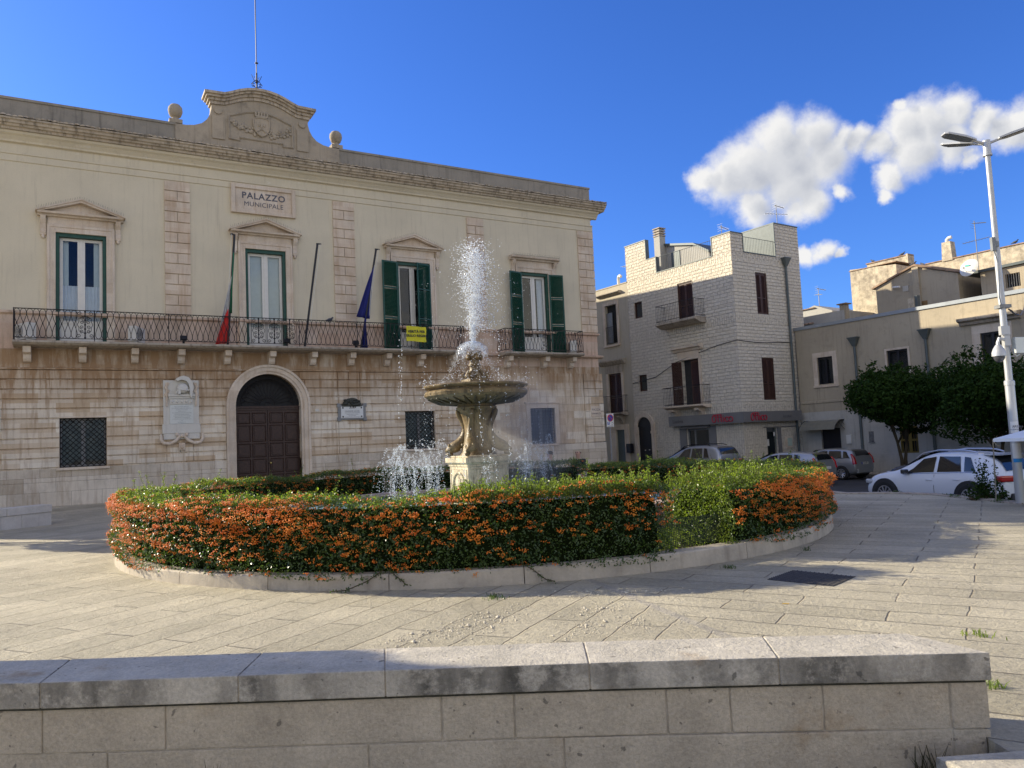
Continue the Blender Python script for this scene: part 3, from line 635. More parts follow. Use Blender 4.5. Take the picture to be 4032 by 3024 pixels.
# barred ground-floor windows
for i, h in enumerate(gw):
    w = MB(); y = 0.12; a, b_, z0, z1 = h
    w.box(a - 0.10, b_ + 0.10, -0.20, 0.3, z0 - 0.09, z0 - 0.003)
    if i == 2:
        for q in ((a - 0.22, a, z0, z1 + 0.22), (b_, b_ + 0.22, z0, z1 + 0.22)): w.box(q[0], q[1], -0.13, 0.0, q[2], q[3])
        w.box(a, b_, -0.127, 0.0, z1, z1 + 0.22); w.box(a - 0.3, b_ + 0.3, -0.16, 0.0, z1 + 0.222, z1 + 0.30)
    else: w.box(a - 0.02, b_ + 0.02, -0.11, 0.0, z1 + 0.003, z1 + 0.06)
    o = w.build('barred_window', 'trim', HALL, bevel=0.006)
    f = MB(); m_ = (a + b_) / 2
    for q in ((a, a + 0.07, z0, z1), (b_ - 0.07, b_, z0, z1), (m_ - 0.06, m_ + 0.06, z0, z1)): f.box(q[0], q[1], y, y + 0.05, q[2], q[3])
    f.box(a, b_, y + 0.002, y + 0.048, z1 - 0.08, z1); f.box(a, b_, y + 0.002, y + 0.048, z0, z0 + 0.08); f.build('frame', 'lead', o)
    gl = MB(); gl.poly([(a, y + 0.03, z0), (b_, y + 0.03, z0), (b_, y + 0.03, z1), (a, y + 0.03, z1)]); gl.build('pane', 'darkglass', o)
    bk = MB(); bk.poly([(a, 0.34, z0), (b_, 0.34, z0), (b_, 0.34, z1), (a, 0.34, z1)]); bk.build('interior', 'grey_backing', o)
    gr = MB(); W, H = b_ - a, z1 - z0; st = 0.175
    if i == 2:
        for k in range(1, 9): gr.tube([(a + W * k / 9, 0.0, z0), (a + W * k / 9, 0.0, z1)], 0.011, 4)
        for k in range(1, 11): gr.tube([(a, 0.012, z0 + H * k / 11), (b_, 0.012, z0 + H * k / 11)], 0.011, 4)
    else:
        k = -H
        while k < W:
            x0, x1 = max(k, 0), min(k + H, W)
            if x1 > x0: gr.tube([(a + x0, 0.0, z0 + x0 - k), (a + x1, 0.0, z0 + x1 - k)], 0.013, 4); gr.tube([(a + x0, 0.014, z1 - x0 + k), (a + x1, 0.014, z1 - x1 + k)], 0.013, 4)
            k += st * 1.05
    gr.tube([(a + 0.02, 0.0, z0 + 0.02), (b_ - 0.02, 0.0, z0 + 0.02), (b_ - 0.02, 0.0, z1 - 0.02), (a + 0.02, 0.0, z1 - 0.02)], 0.014, 4, closed=True); gr.build('grille', 'iron', o)
# portal
p = MB(); r0, r1 = DR, DR + 0.36
for rr0, rr1, out in ((DR, DR + 0.10, 0.13), (DR + 0.10, DR + 0.27, 0.17), (DR + 0.27, DR + 0.36, 0.22)):
    A0 = arc(DC, zz(DS), rr0, 0, PI, 28); A1 = arc(DC, zz(DS), rr1, 0, PI, 28)
    for i in range(28): p.prism([A0[i], A1[i], A1[i + 1], A0[i + 1]][::1], -out, 0.0)
    for s in (-1, 1): p.box(*sorted((DC + s * rr0, DC + s * rr1)), -out, 0.0, zz(0), zz(DS))
portal = p.build('portal', 'trim', HALL)
d_ = MB(); y = 0.22
d_.box(DC - DR, DC + DR, y - 0.04, y + 0.1, zz(3.44), zz(3.60)); d_.box(DC - DR, DC + DR, y - 0.08, y + 0.1, zz(3.52), zz(3.575))
tr = d_.build('transom', 'darkwood', portal)
for s in (-1, 1):
    lf = MB(); a, b_ = sorted((DC + s * 0.01, DC + s * DR)); lf.box(a, b_, y, y + 0.06, zz(0.1), zz(3.44)); wx = (b_ - a)
    for (u0, u1) in ((0.06, 0.46), (0.54, 0.94)):
        for z0, z1 in ((0.25, 0.85), (0.95, 1.48), (1.58, 2.1), (2.2, 2.82), (2.92, 3.32)):
            X0, X1 = a + wx * u0, a + wx * u1; lf.box(X0 + 0.07, X1 - 0.07, y - 0.03, y + 0.002, zz(z0 + 0.07), zz(z1 - 0.07))
            lf.tube([(X0, y - 0.005, zz(z0)), (X1, y - 0.005, zz(z0)), (X1, y - 0.005, zz(z1)), (X0, y - 0.005, zz(z1))], 0.022, 4, closed=True)
    lf.build('door_leaf', 'darkwood', portal)
k = MB(); k.ball((DC + 0.09, y - 0.07, zz(1.32)), 0.045, n=10); k.build('door_knob', plain('brass', (0.6, 0.45, 0.15), 0.3, 0.1, metal=0.9), portal)
f = MB(); cz = zz(3.62)
for i in range(1, 16):
    t = PI * i / 16; f.tube([(DC + 0.30 * math.cos(t), 0.18, cz + 0.30 * math.sin(t)), (DC + 0.95 * math.cos(t), 0.18, cz + 0.95 * math.sin(t))], 0.012, 4)
    for s in (-1, 1):
        t2 = t + s * PI / 32; f.tube([(DC + 0.85 * math.cos(t), 0.18, cz + 0.85 * math.sin(t)), (DC + 1.02 * math.cos(t2), 0.18, cz + 1.02 * math.sin(t2)), (DC + 0.98 * math.cos(t + s * PI / 16), 0.18, cz + 0.98 * math.sin(t + s * PI / 16))], 0.010, 4)
for r_ in (0.13, 0.30, 1.06, 1.24): f.tube([(a, 0.18, b_) for a, b_ in arc(DC, cz, r_, 0, PI, 28)], 0.015, 4)
for i in range(24):
    t = PI * (i + 0.5) / 24; f.tube([(DC + 1.15 * math.cos(t) + 0.07 * math.cos(q * PI / 4), 0.18, cz + 1.15 * math.sin(t) + 0.07 * math.sin(q * PI / 4)) for q in range(8)], 0.009, 3, closed=True)
f.build('fanlight_grille', 'iron', portal)
bk = MB(); bk.poly([(DC - DR, 0.349, zz(0)), (DC + DR, 0.349, zz(0)), (DC + DR, 0.349, zz(5)), (DC - DR, 0.349, zz(5))]); bk.build('dark_backing', 'room', portal)
# balconies
def balcony(x0, x1, brackets, ornaments):
    b_ = MB(); b_.prismx([(0, zz(5.74)), (-0.82, zz(5.77)), (-0.88, zz(5.81)), (-0.92, zz(5.83)), (-0.92, zz(5.90)), (0, zz(5.91))], x0, x1); o = b_.build('balcony', 'balcony', HALL)
    for c in brackets:
        k = MB(); k.prismx([(0, zz(5.20)), (-0.26, zz(5.24)), (-0.34, zz(5.33)), (-0.36, zz(5.48)), (-0.60, zz(5.52)), (-0.64, zz(5.74)), (0, zz(5.74))], c - 0.12, c + 0.12); k.build('bracket', 'trim', o, bevel=0.012)
    r_ = MB(); ya = -0.85; zt, zb = zz(6.99), zz(5.99); X0, X1 = x0 + 0.03, x1 - 0.03
    for z in (zt, zb): r_.tube([(X0, -0.08, z), (X0, ya, z), (X1, ya, z), (X1, -0.08, z)], 0.016 if z == zt else 0.012, 5)
    per = 0.187; h = (zt - zb) / 2; zc = (zt + zb) / 2
    def eight(px, py, dx, dy):
        P = []
        for i in range(20):
            s_ = 2 * PI * i / 20; u = math.sin(2 * s_) * per * 0.5; P.append((px + dx * u, py + dy * u, zc + h * 0.985 * math.sin(s_ + 0) * (1 - 0.0)))
        r_.tube(P, 0.0115, 3, closed=True); r_.ball((px, py, zc), 0.024, n=6, m=4)
    x = X0 + per / 2
    while x < X1 - per * 0.3:
        if not any(abs(x - c) < wd for c, wd in ornaments): eight(x, ya, 1, 0)
        x += per
    for xs in (X0, X1):
        y_ = -0.16
        while y_ > ya: eight(xs, y_, 0, 1); y_ -= per
    x = X0
    while x < X1: r_.tube([(x, ya, zz(5.90)), (x, ya, zt + 0.02)], 0.014, 4); x += 2.4
    r_.tube([(X1, ya, zz(5.90)), (X1, ya, zt + 0.02)], 0.014, 4)
    def spiral(cx, cz, r, turns, a0, s):
        r_.tube([(cx + s * r * (1 - i / 22.0 * 0.8) * math.cos(a0 + turns * 2 * PI * i / 22), ya, cz + r * (1 - i / 22.0 * 0.8) * math.sin(a0 + turns * 2 * PI * i / 22)) for i in range(22)], 0.010, 4)
    for c, wd in ornaments:
        n_ = max(1, round(wd * 2 / 0.60))
        for j in range(n_):
            m_ = c - wd + wd * 2 * (j + 0.5) / n_; hw = wd / n_
            r_.tube([(m_, ya, zb), (m_, ya, zt)], 0.02, 5)
            for s in (-1, 1):
                r_.tube([(m_ + s * hw * 0.92, ya, zb), (m_ + s * hw * 0.92, ya, zt)], 0.009, 4)
                for dz, r0 in ((0.40, 0.075), (0.24, 0.062), (0.09, 0.066), (-0.09, 0.066), (-0.24, 0.062), (-0.40, 0.075)):
                    spiral(m_ + s * (0.10 if abs(dz) < 0.3 else 0.19), zc + dz, r0, 1.4, PI / 2 if dz > 0 else -PI / 2, s)
                r_.tube([(m_ + s * 0.02, ya, zc + 0.30), (m_ + s * 0.19, ya, zc + 0.22), (m_ + s * 0.19, ya, zc + 0.1), (m_ + s * 0.24, ya, zc), (m_ + s * 0.19, ya, zc - 0.1), (m_ + s * 0.19, ya, zc - 0.22), (m_ + s * 0.02, ya, zc - 0.30)], 0.010, 4)
            for dz in (0.46, 0.3, 0.15, 0, -0.15, -0.3, -0.46): r_.ball((m_, ya, zc + dz), 0.035, (1, 0.6, 1.2), 6, 4)
    r_.build('railing', 'iron', o)
    return o
balcony(-1.25, 15.78, (-0.85, 0.82, 2.49, 4.06, 5.72, 7.40, 9.06, 10.68, 12.27, 13.85, 15.4), ((0.89, 0.30), (7.40, 0.90), (13.74, 0.30)))
balcony(17.85, 22.30, (18.3, 20.34, 21.91), ((20.1, 0.30),))
# name stone
pl = MB(); y = -0.02; a, b_, z0, z1 = 5.99, 8.54, zz(11.36), zz(12.55)
pl.box(a, b_, -0.06, 0.0, z0, z1); pl.tube([(a + 0.12, -0.07, z0 + 0.12), (b_ - 0.12, -0.07, z0 + 0.12), (b_ - 0.12, -0.07, z1 - 0.12), (a + 0.12, -0.07, z1 - 0.12)], 0.055, 6, closed=True)
for q in ((a, a + 0.16, z0, z1), (b_ - 0.16, b_, z0, z1), (a + 0.16, b_ - 0.16, z0, z0 + 0.16), (a + 0.16, b_ - 0.16, z1 - 0.16, z1)): pl.box(q[0], q[1], -0.13, -0.058, q[2], q[3])
ns = pl.build('name_stone', 'trim', HALL, bevel=0.01)
def serif_text(body, size, cx, cz, track):
    t = text('lettering', body, size, 'ink', ns, (cx, -0.063, cz), extrude=0.003, bold=0.008); t.data.space_character = track
    return t
serif_text('PALAZZO', 0.36, 7.27, zz(12.10), 1.12); serif_text('MUNICIPALE', 0.27, 7.27, zz(11.76), 1.04).data.offset = 0.0
# memorial with a crested helmet
me = MB(); c = 4.07
me.box(3.44, 4.68, -0.16, -0.05, zz(2.95), zz(4.60)); me.box(3.40, 4.72, -0.19, -0.05, zz(2.60), zz(2.95)); me.box(3.44, 4.70, -0.17, -0.05, zz(2.38), zz(2.60))
me.box(3.62, 4.52, -0.24, -0.16, zz(3.90), zz(3.98)); me.box(3.60, 4.54, -0.28, -0.16, zz(3.98), zz(4.06)); me.box(3.66, 4.46, -0.21, -0.16, zz(3.70), zz(3.895))
for k_ in range(5): me.ball((3.74 + k_ * 0.165, -0.22, zz(3.79)), 0.045, n=8, m=6)
mem = me.build('helmet_memorial', 'marble', HALL, bevel=0.008)
hm = MB(); hm.ball((4.10, -0.27, zz(4.28)), 0.22, (0.95, 0.6, 0.85), 14, 10); hm.box(3.93, 4.02, -0.40, -0.2, zz(4.06), zz(4.28)); hm.tube([(3.86, -0.34, zz(4.10)), (3.95, -0.38, zz(4.25)), (4.2, -0.39, zz(4.20)), (4.32, -0.33, zz(4.22))], 0.03, 6)
cr = [(3.84, 4.62), (3.98, 4.72), (4.14, 4.76), (4.30, 4.70), (4.42, 4.56), (4.47, 4.36), (4.45, 4.15), (4.40, 3.92)]; inn = [(3.92, 4.56), (4.02, 4.60), (4.13, 4.60), (4.23, 4.55), (4.30, 4.46), (4.33, 4.34), (4.34, 4.15), (4.38, 3.93)]
for i in range(7): hm.prism([(inn[i][0], zz(inn[i][1])), (cr[i][0], zz(cr[i][1])), (cr[i + 1][0], zz(cr[i + 1][1])), (inn[i + 1][0], zz(inn[i + 1][1]))], -0.36 - 0.01 * (i % 2), -0.17)
hm.build('helmet', 'marble', mem, smooth=True)
for s in (-1, 1):
    gd = MB(); gd.tube([(c + s * 0.06, -0.22, zz(2.52)), (c + s * 0.2, -0.24, zz(2.34)), (c + s * 0.42, -0.25, zz(2.22)), (c + s * 0.64, -0.24, zz(2.25)), (c + s * 0.73, -0.22, zz(2.40)), (c + s * 0.72, -0.20, zz(2.58))], [0.05, 0.055, 0.06, 0.06, 0.055, 0.04], 8); gd.ball((c + s * 0.16, -0.21, zz(2.55)), 0.07, n=8, m=6); gd.build('garland', 'trim', mem, smooth=True)
    gd = MB(); gd.tube([(c + s * 0.51, -0.19, zz(3.62)), (c + s * 0.51, -0.19, zz(4.5))], 0.04, 6)
    for q in range(12): gd.ball((c + s * (0.51 + 0.05 * math.sin(q)), -0.18, zz(3.98 + q * 0.045)), 0.045, n=6, m=4)
    gd.build('leafy_staff', 'trim', mem, smooth=True)
gd = MB(); gd.ball((c, -0.23, zz(2.50)), 0.07, n=8, m=6); gd.build('boss', 'trim', mem, smooth=True); gd = MB(); gd.box(c - 0.11, c + 0.11, -0.20, -0.05, zz(1.98), zz(2.24)); gd.ball((c, -0.2, zz(2.1)), 0.07, (0.9, 0.6, 1.3), 8, 6); gd.build('corbel', 'trim', mem)
ts = MB(); ts.box(3.66, 4.48, -0.185, -0.158, zz(2.96), zz(3.68)); tso = ts.build('inscription_slab', plaster('pale_marble', (0.66, 0.67, 0.62), (0.60, 0.61, 0.56), amt=0.1, bump=0.02), mem)
rr = random.Random(9); ln = MB()
for i, wd in enumerate((0.5, 0.68, 0.4, 0.24, 0.66, 0.5, 0.58, 0.48, 0.64, 0.06, 0.28)):
    z = zz(3.60 - i * 0.058); x = c - wd / 2
    while x < c + wd / 2:
        w_ = rr.uniform(0.012, 0.03); ln.box(x, x + w_, -0.190, -0.184, z - 0.014, z + 0.014 * rr.uniform(0.4, 1)); x += w_ + rr.uniform(0.008, 0.02)
ln.build('lettering', plain('worn_ink', (0.40, 0.41, 0.38), 0.8), tso)
# framed tablet with a bronze relief
tb = MB(); a, b_, z0, z1 = 10.05, 11.33, zz(2.92), zz(3.60); tb.box(a + 0.04, b_ - 0.04, -0.15, -0.09, z0 + 0.03, z1 - 0.03)
for X in (a, b_ - 0.16):
    for Z in (z0 - 0.02, z1 - 0.12): tb.box(X, X + 0.16, -0.17, -0.09, Z, Z + 0.16)
fr = tb.build('framed_tablet', 'lead', HALL, bevel=0.01)
tb = MB(); tb.box(a + 0.16, b_ - 0.16, -0.175, -0.148, z0 + 0.10, z1 - 0.09); st_ = tb.build('inscription_slab', plaster('white_marble', (0.72, 0.72, 0.68), (0.66, 0.66, 0.62), amt=0.08, bump=0.02), fr)
for X in (a + 0.21, b_ - 0.27):
    for Z in (z0 + 0.13, z1 - 0.18):
        k = MB(); k.box(X, X + 0.06, -0.185, -0.17, Z, Z + 0.06); k.build('stud', 'black', st_)
text('lettering', 'GIVSEPPE NVZZI', 0.088, 'ink', st_, ((a + b_) / 2, -0.177, zz(3.30)), extrude=0.001)
ln = MB()
for i, wd in enumerate((0.26, 0.0, 0.64, 0.50, 0.34, 0.62)):
    z = zz((3.43, 3.3, 3.235, 3.175, 3.115, 3.06)[i]); x = (a + b_) / 2 - wd / 2
    while x < (a + b_) / 2 + wd / 2: w_ = rr.uniform(0.01, 0.022); ln.box(x, x + w_, -0.178, -0.174, z - 0.009, z + 0.009); x += w_ + 0.012
ln.build('small_lettering', 'ink', st_)
br_ = MB(); A = arc((a + b_) / 2, z1 - 0.10, 0.42, 0, PI, 14); A = [(x, z1 - 0.10 + (z - z1 + 0.10) * 0.88) for x, z in A]; br_.prism(A, -0.19, -0.10)
for i in range(26): br_.ball(((a + b_) / 2 + rr.uniform(-0.3, 0.3), -0.20, z1 - 0.04 + rr.uniform(0, 0.24)), rr.uniform(0.04, 0.075), (1.5, 0.5, 0.8), 7, 5)
for q in (-0.1, 0.02, 0.1): br_.tube([((a + b_) / 2 + q, -0.21, z1 - 0.04), ((a + b_) / 2 + q + 0.03, -0.22, z1 - 0.15)], 0.02, 5)
br_.build('bronze_relief', 'bronze', fr, smooth=True)
# square-name plate, house number
sp = MB(); sp.box(23.06, 23.66, -0.145, -0.11, zz(2.80), zz(3.33)); so = sp.build('street_name_plate', 'trim', HALL)
text('lettering', 'PIAZZA', 0.15, 'ink', so, (23.36, -0.147, zz(3.14)), extrude=0.001); text('lettering', 'GARIBALDI', 0.115, 'ink', so, (23.36, -0.147, zz(2.95)), extrude=0.001)
sp = MB(); sp.box(9.14, 9.30, -0.125, -0.10, zz(3.33), zz(3.43)); sp.build('house_number_plate', 'marble', HALL)
sp = MB(); sp.box(-2.2, -1.62, -0.14, -0.10, zz(2.85), zz(3.62)); nb = sp.build('notice_board', 'white_paint', HALL)
# ---------------------------------------------------------------- things on the balcony and roof
def on_hall(name, label, cat, u, out, z, group=None): p = fpt(u, out); return thing(name, label, cat, (p[0], p[1], z), UA, group)
POLES = []
def flagpole(u0, z0, u1, z1, label, side):
    t = on_hall('flagpole', label, 'flagpole', u0, 0.66, z0, 'flagpoles on the balcony'); du, dz = u1 - u0, z1 - z0
    m = MB(); m.tube([(0, 0, 0), (du, -0.25, dz)], 0.045, 8); m.box(du - 0.05, du + 0.10 * side + 0.05 * side, -0.27, -0.22, dz - 0.03, dz + 0.02); m.build('pole', 'black', t)
    m = MB(); m.tube([(du + 0.11 * side, -0.27, dz), (du * 0.25 + 0.10 * side, -0.1, dz * 0.25)], 0.008, 4); m.build('halyard', 'white_paint', t)
    return t, du, dz
def flag_mesh(rows, cols, fn):
    vs = [fn(i / (rows - 1), j / (cols - 1)) for i in range(rows) for j in range(cols)]
    return vs, [(i * cols + j, i * cols + j + 1, (i + 1) * cols + j + 1, (i + 1) * cols + j) for i in range(rows - 1) for j in range(cols - 1)]
M['flag_green'] = plain('green_flag_cloth', (0.015, 0.17, 0.075), 0.8, 0.1); M['flag_white'] = plain('white_flag_cloth', (0.48, 0.47, 0.46), 0.8, 0.1); M['flag_red'] = plain('red_flag_cloth', (0.55, 0.03, 0.025), 0.8, 0.1); M['flag_blue'] = plain('blue_flag_cloth', (0.012, 0.016, 0.13), 0.8, 0.1)
t, du, dz = flagpole(5.68, 5.93, 5.95, 10.22, 'black flagpole with a limp green, white and red flag', -1)
# the three stripes hang as folded cloth: green along the pole, white, then red below
def stripe(x_top, x_bl, x_br, ztop, zbl, zbr, y0, nm, m_):
    def fn(a, b_): return (x_top + (x_bl + (x_br - x_bl) * b_ - x_top) * a ** 0.85 + 0.01 * math.sin(b_ * 9), y0 - 0.06 * math.sin(b_ * 11 + a * 3) * a - 0.18 * (1 - a), ztop + (zbl + (zbr - zbl) * b_ - ztop) * a)
    v, f = flag_mesh(14, 12, fn); q = MB(); q.add(v, f); o = q.build(nm, m_, fl, True); sd = o.modifiers.new('thickness', 'SOLIDIFY'); sd.thickness = 0.006
fl = thing('italian_flag', 'green, white and red flag hanging limp from the leftmost flagpole', 'flag', t.location, UA, 'flags on the balcony')
stripe(0.22, 0.06, 0.14, 3.55, 1.25, 1.20, -0.12, 'green_stripe', 'flag_green'); stripe(0.17, -0.36, 0.02, 2.7, 0.35, 1.2, -0.05, 'white_stripe', 'flag_white'); stripe(0.0, -0.46, 0.03, 1.35, 0.0, 0.06, 0.01, 'red_stripe', 'flag_red')
flagpole(8.63, 5.93, 9.19, 10.15, 'bare black flagpole leaning in front of the town hall wall', 1)
t, du, dz = flagpole(10.99, 5.93, 11.70, 10.15, 'black flagpole with a limp dark blue flag', 1)
fl = thing('blue_flag', 'dark blue flag with a white edge hanging limp from the rightmost flagpole', 'flag', t.location, UA, 'flags on the balcony')
stripe(0.58, -0.20, 0.36, 3.45, 1.30, 1.22, -0.10, 'cloth', 'flag_blue'); stripe(0.16, -0.02, 0.26, 1.35, 0.0, 0.0, -0.04, 'lower_cloth', 'flag_blue')
q = MB(); q.tube([(0.60, -0.3, 3.5), (0.42, -0.2, 2.3), (0.36, -0.14, 1.3)], 0.016, 5); q.build('white_hem', 'flag_white', fl)
# banner
M['yellow'] = plain('yellow_cloth', (0.62, 0.56, 0.03), 0.8, 0.06)
bn = on_hall('banner', 'yellow cloth banner with black capitals tied to the balcony railing', 'banner', 13.41, 0.90, 6.24)
v, f = flag_mesh(8, 16, lambda a, b_: (-0.46 + 0.92 * b_ + 0.01 * math.sin(a * 7), -0.012 * math.sin(b_ * 13 + a * 4), 0.66 * (1 - a) - 0.02 * b_ + 0.012 * math.sin(b_ * 6))); q = MB(); q.add(v, f); o = q.build('cloth', 'yellow', bn, True)
text('lettering', 'VERITÀ PER', 0.155, 'black', bn, (0.0, -0.022, 0.42), extrude=0.002, bold=0.004); text('lettering', 'GIULIO REGENI', 0.145, 'black', bn, (0.0, -0.022, 0.24), extrude=0.002, bold=0.004)
# air conditioning units
def aircon(u, z, out, lab, turn):
    t = thing('air_conditioner', lab, 'air conditioner', (*fpt(u, out), z), UA + turn, 'air conditioning units on the balconies')
    m = MB(); m.box(-0.40, 0.40, -0.15, 0.15, 0.06, 0.62); m.box(-0.35, -0.3, -0.14, 0.14, 0, 0.06); m.box(0.3, 0.35, -0.14, 0.14, 0, 0.06); m.build('casing', 'white_paint', t, bevel=0.015)
    m = MB()
    for r_ in (0.06, 0.12, 0.18, 0.23): m.tube([(a - 0.1, -0.165, b_) for a, b_ in arc(0, 0.34, r_, 0, 2 * PI, 18)[:-1]], 0.007, 4, closed=True)
    for k_ in range(8): m.tube([(-0.1, -0.165, 0.34), (-0.1 + 0.23 * math.cos(k_ * PI / 4), -0.165, 0.34 + 0.23 * math.sin(k_ * PI / 4))], 0.006, 4)
    m.build('fan_grille', 'lead', t); return t
aircon(-0.9, 5.915, 0.35, 'white air conditioner at the left end of the long balcony', -R(60)); aircon(2.55, 5.915, 0.33, 'white air conditioner on the long balcony between two doors', R(65)); aircon(22.0, 5.915, 0.35, 'white air conditioner on the small right-hand balcony', R(60))
# floodlights on the slab edge
for u, lb in ((4.1, 'small black floodlight below the quoin strip on the long balcony'), (7.9, 'small black floodlight under the scrollwork panel of the long balcony'), (10.75, 'small black floodlight beside the blue flag on the long balcony')):
    t = on_hall('floodlight', lb, 'floodlight', u, 0.72, 5.912, 'floodlights on the long balcony'); m = MB(); m.obox((0, 0.0, 0.22), (0.24, 0.12, 0.16), rx=R(-25)); m.build('lamp_head', 'black', t, bevel=0.01); m = MB(); m.box(-0.04, 0.04, -0.03, 0.03, 0, 0.15); m.build('stand', 'iron', t)
# mast on the crest
t = on_hall('lightning_mast', 'tall thin iron mast with scrollwork foot on top of the crest', 'mast', 7.12, -0.1, 16.5)
m = MB(); m.tube([(0, 0, 0), (0, 0, 5.5)], 0.022, 5); m.tube([(0, 0, 0), (0, 0, 0.9)], 0.034, 6); m.build('pole', 'iron', t)
m = MB()
for s in (-1, 1):
    m.tube([(0.03 * s, 0, 0.0), (0.10 * s, 0, 0.16), (0.24 * s, 0, 0.20), (0.33 * s, 0, 0.12), (0.36 * s, 0, -0.12)], 0.016, 5); m.tube([(s * (0.02 + 0.1 * math.sin(k_ * 0.45) * 1.5), 0, 0.25 + 0.05 * k_) for k_ in range(8)], 0.014, 5)
    m.tube([(s * (0.15 + 0.07 * math.cos(k_ * 0.7)), 0, 0.38 + 0.07 * math.sin(k_ * 0.7)) for k_ in range(9)], 0.014, 5); m.tube([(s * (0.16 + 0.06 * math.cos(k_ * 0.7)), 0, 0.12 + 0.06 * math.sin(k_ * 0.7)) for k_ in range(9)], 0.014, 5)
    m.tube([(0.02 * s, 0, 0.45), (0.12 * s, 0, 0.60), (0.20 * s, 0, 0.80)], 0.012, 5); m.tube([(0.02 * s, 0, 0.45), (0.07 * s, 0, 0.68), (0.10 * s, 0, 0.74)], 0.010, 5)
m.build('scrollwork', 'iron', t)
m = MB(); m.box(-0.05, 0.07, -0.02, 0.02, 1.3, 1.36); m.build('clamp', 'iron', t)
# lower neighbour beyond the left end of the town hall (throws shade on the square)
nb = thing('left_neighbour_house', 'lower plastered house adjoining the left end of the town hall', 'house', (*fpt(-8.6, 0), 0.2), UA)
m = MB(); m.box(0, 3.85, 0.02, 12, -0.5, 6.6); m.build('walls', 'plaster', nb)
# ================================================================== white stone corner building
WCX, WCY = 11.7454, 39.1848
LA = math.atan2(-0.8310, 0.5563)           # left face / street direction: local x runs towards the viewer's right, y into the houses
def split_stone():
    m, g, b = mat('split_face_stone'); o = g.obj(); s = g.sep(o)
    nrm = g.n('NewGeometry', 1); 
    u = g.math('ADD', s[0], s[1])
    wob = g.vmath('MULTIPLY', g.vmath('SUBTRACT', g.noise(o, 5, 3, out=1), (0.5, 0.5, 0.5)), (0.11, 0.075, 0.0))
    v = g.vmath('ADD', g.comb(u, s[2], 0.0), wob)
    def br(vec, w, h):
        n = g.k.new('ShaderNodeTexBrick'); g.l.new(vec, n.inputs['Vector']); n.offset = 0.37
        for k, c in (('Color1', (0.72, 0.645, 0.52)), ('Color2', (0.66, 0.585, 0.465)), ('Mortar', (0.56, 0.49, 0.385))): n.inputs[k].default_value = c + (1,)
        for k, c in (('Scale', 1.0), ('Mortar Size', 0.018), ('Mortar Smooth', 0.6), ('Bias', 0.0), ('Brick Width', w), ('Row Height', h)): n.inputs[k].default_value = c
        return n
    A = br(v, 0.46, 0.18); B = br(g.map(v, rot=(0, 0, PI / 2)), 0.42, 0.15)
    z = s[2]
    def inb(a, b_): return g.math('MULTIPLY', g.math('GREATER_THAN', z, a), g.math('LESS_THAN', z, b_))
    k = g.math('ADD', g.math('ADD', inb(7.40, 7.80), inb(10.75, 11.1)), g.math('LESS_THAN', z, 3.1), clamp=True)
    col = g.mix(k, A.outputs[0], B.outputs[0]); mort = g.n('RGBToBW', Color=g.mix(k, A.outputs[1], B.outputs[1]))
    face = g.noise(v, 7.0, 5, 0.62)
    col = g.mix(1.0, col, g.ramp(face, [(0.3, 0.86), (0.7, 1.1)]), 'MULTIPLY')
    h = g.math('SUBTRACT', g.math('MULTIPLY', face, 1.5), mort)
    setc(g, b, col, 0.9, g.bump(h, 0.9, 0.06), 0.2)
    return m
M['split'] = split_stone()
M['grey_trim'] = plain('grey_metal_trim', (0.10, 0.115, 0.11), 0.5, 0.1, 5, 0.2)
M['hut'] = plaster('pale_render', (0.44, 0.42, 0.37), (0.40, 0.38, 0.33), amt=0.15)
M['signgrey'] = plain('grey_sign_panel', (0.165, 0.16, 0.155), 0.6, 0.06, 2)
M['signred'] = plain('red_sign_letters', (0.42, 0.01, 0.035), 0.4, 0.1)
M['shopglass'] = glass_mat('shop_glass', (0.5, 0.6, 0.58), 0.12)
WB = thing('white_stone_house', 'pale split-stone corner house with roof terrace and an optician shop below', 'house', (WCX, WCY, 0), LA)
# local frame: x<0 is the left face (y=0), right face lies on x=0 running to y>0 (into)
ZB = -0.75
def T_left(m): return -m
lh = [(-3.95, -2.82, 8.02, 10.17), (-7.55, -6.85, 8.75, 9.72), (-3.98, -2.70, 3.33, 5.82), (-7.5, -6.8, 4.36, 5.34), (-7.78, -6.60, ZB, 2.25), (-3.88, -2.28, ZB, 2.0)]
m = MB()
m.wall(-8.05, 0, ZB, 11.12, lh, 0, 0.25)
m.wall(-8.05, -6.30, 11.12, 13.26, [], 0, 0.2); m.wall(-6.30, -5.50, 11.12, 12.07, [], 0, 0.2); m.wall(-1.27, 0, 11.12, 12.14, [], 0, 0.2)
def rightface(mbx, u0, u1, z0, z1, holes=()):      # face in the plane x=0, u runs to +y
    q = MB(); q.wall(u0, u1, z0, z1, list(holes), 0, 0.2); mbx.add([(-y, x, z) for x, y, z in q.v], q.f)
rh_ = [(1.79, 2.73, 7.93, 10.18), (1.83, 2.83, 3.33, 5.58), (1.83, 2.70, ZB, 1.85)]
rightface(m, 0, 5.70, ZB, 11.17, rh_); rightface(m, 0, 0.94, 11.17, 12.14); rightface(m, 3.65, 5.72, 11.17, 13.05)
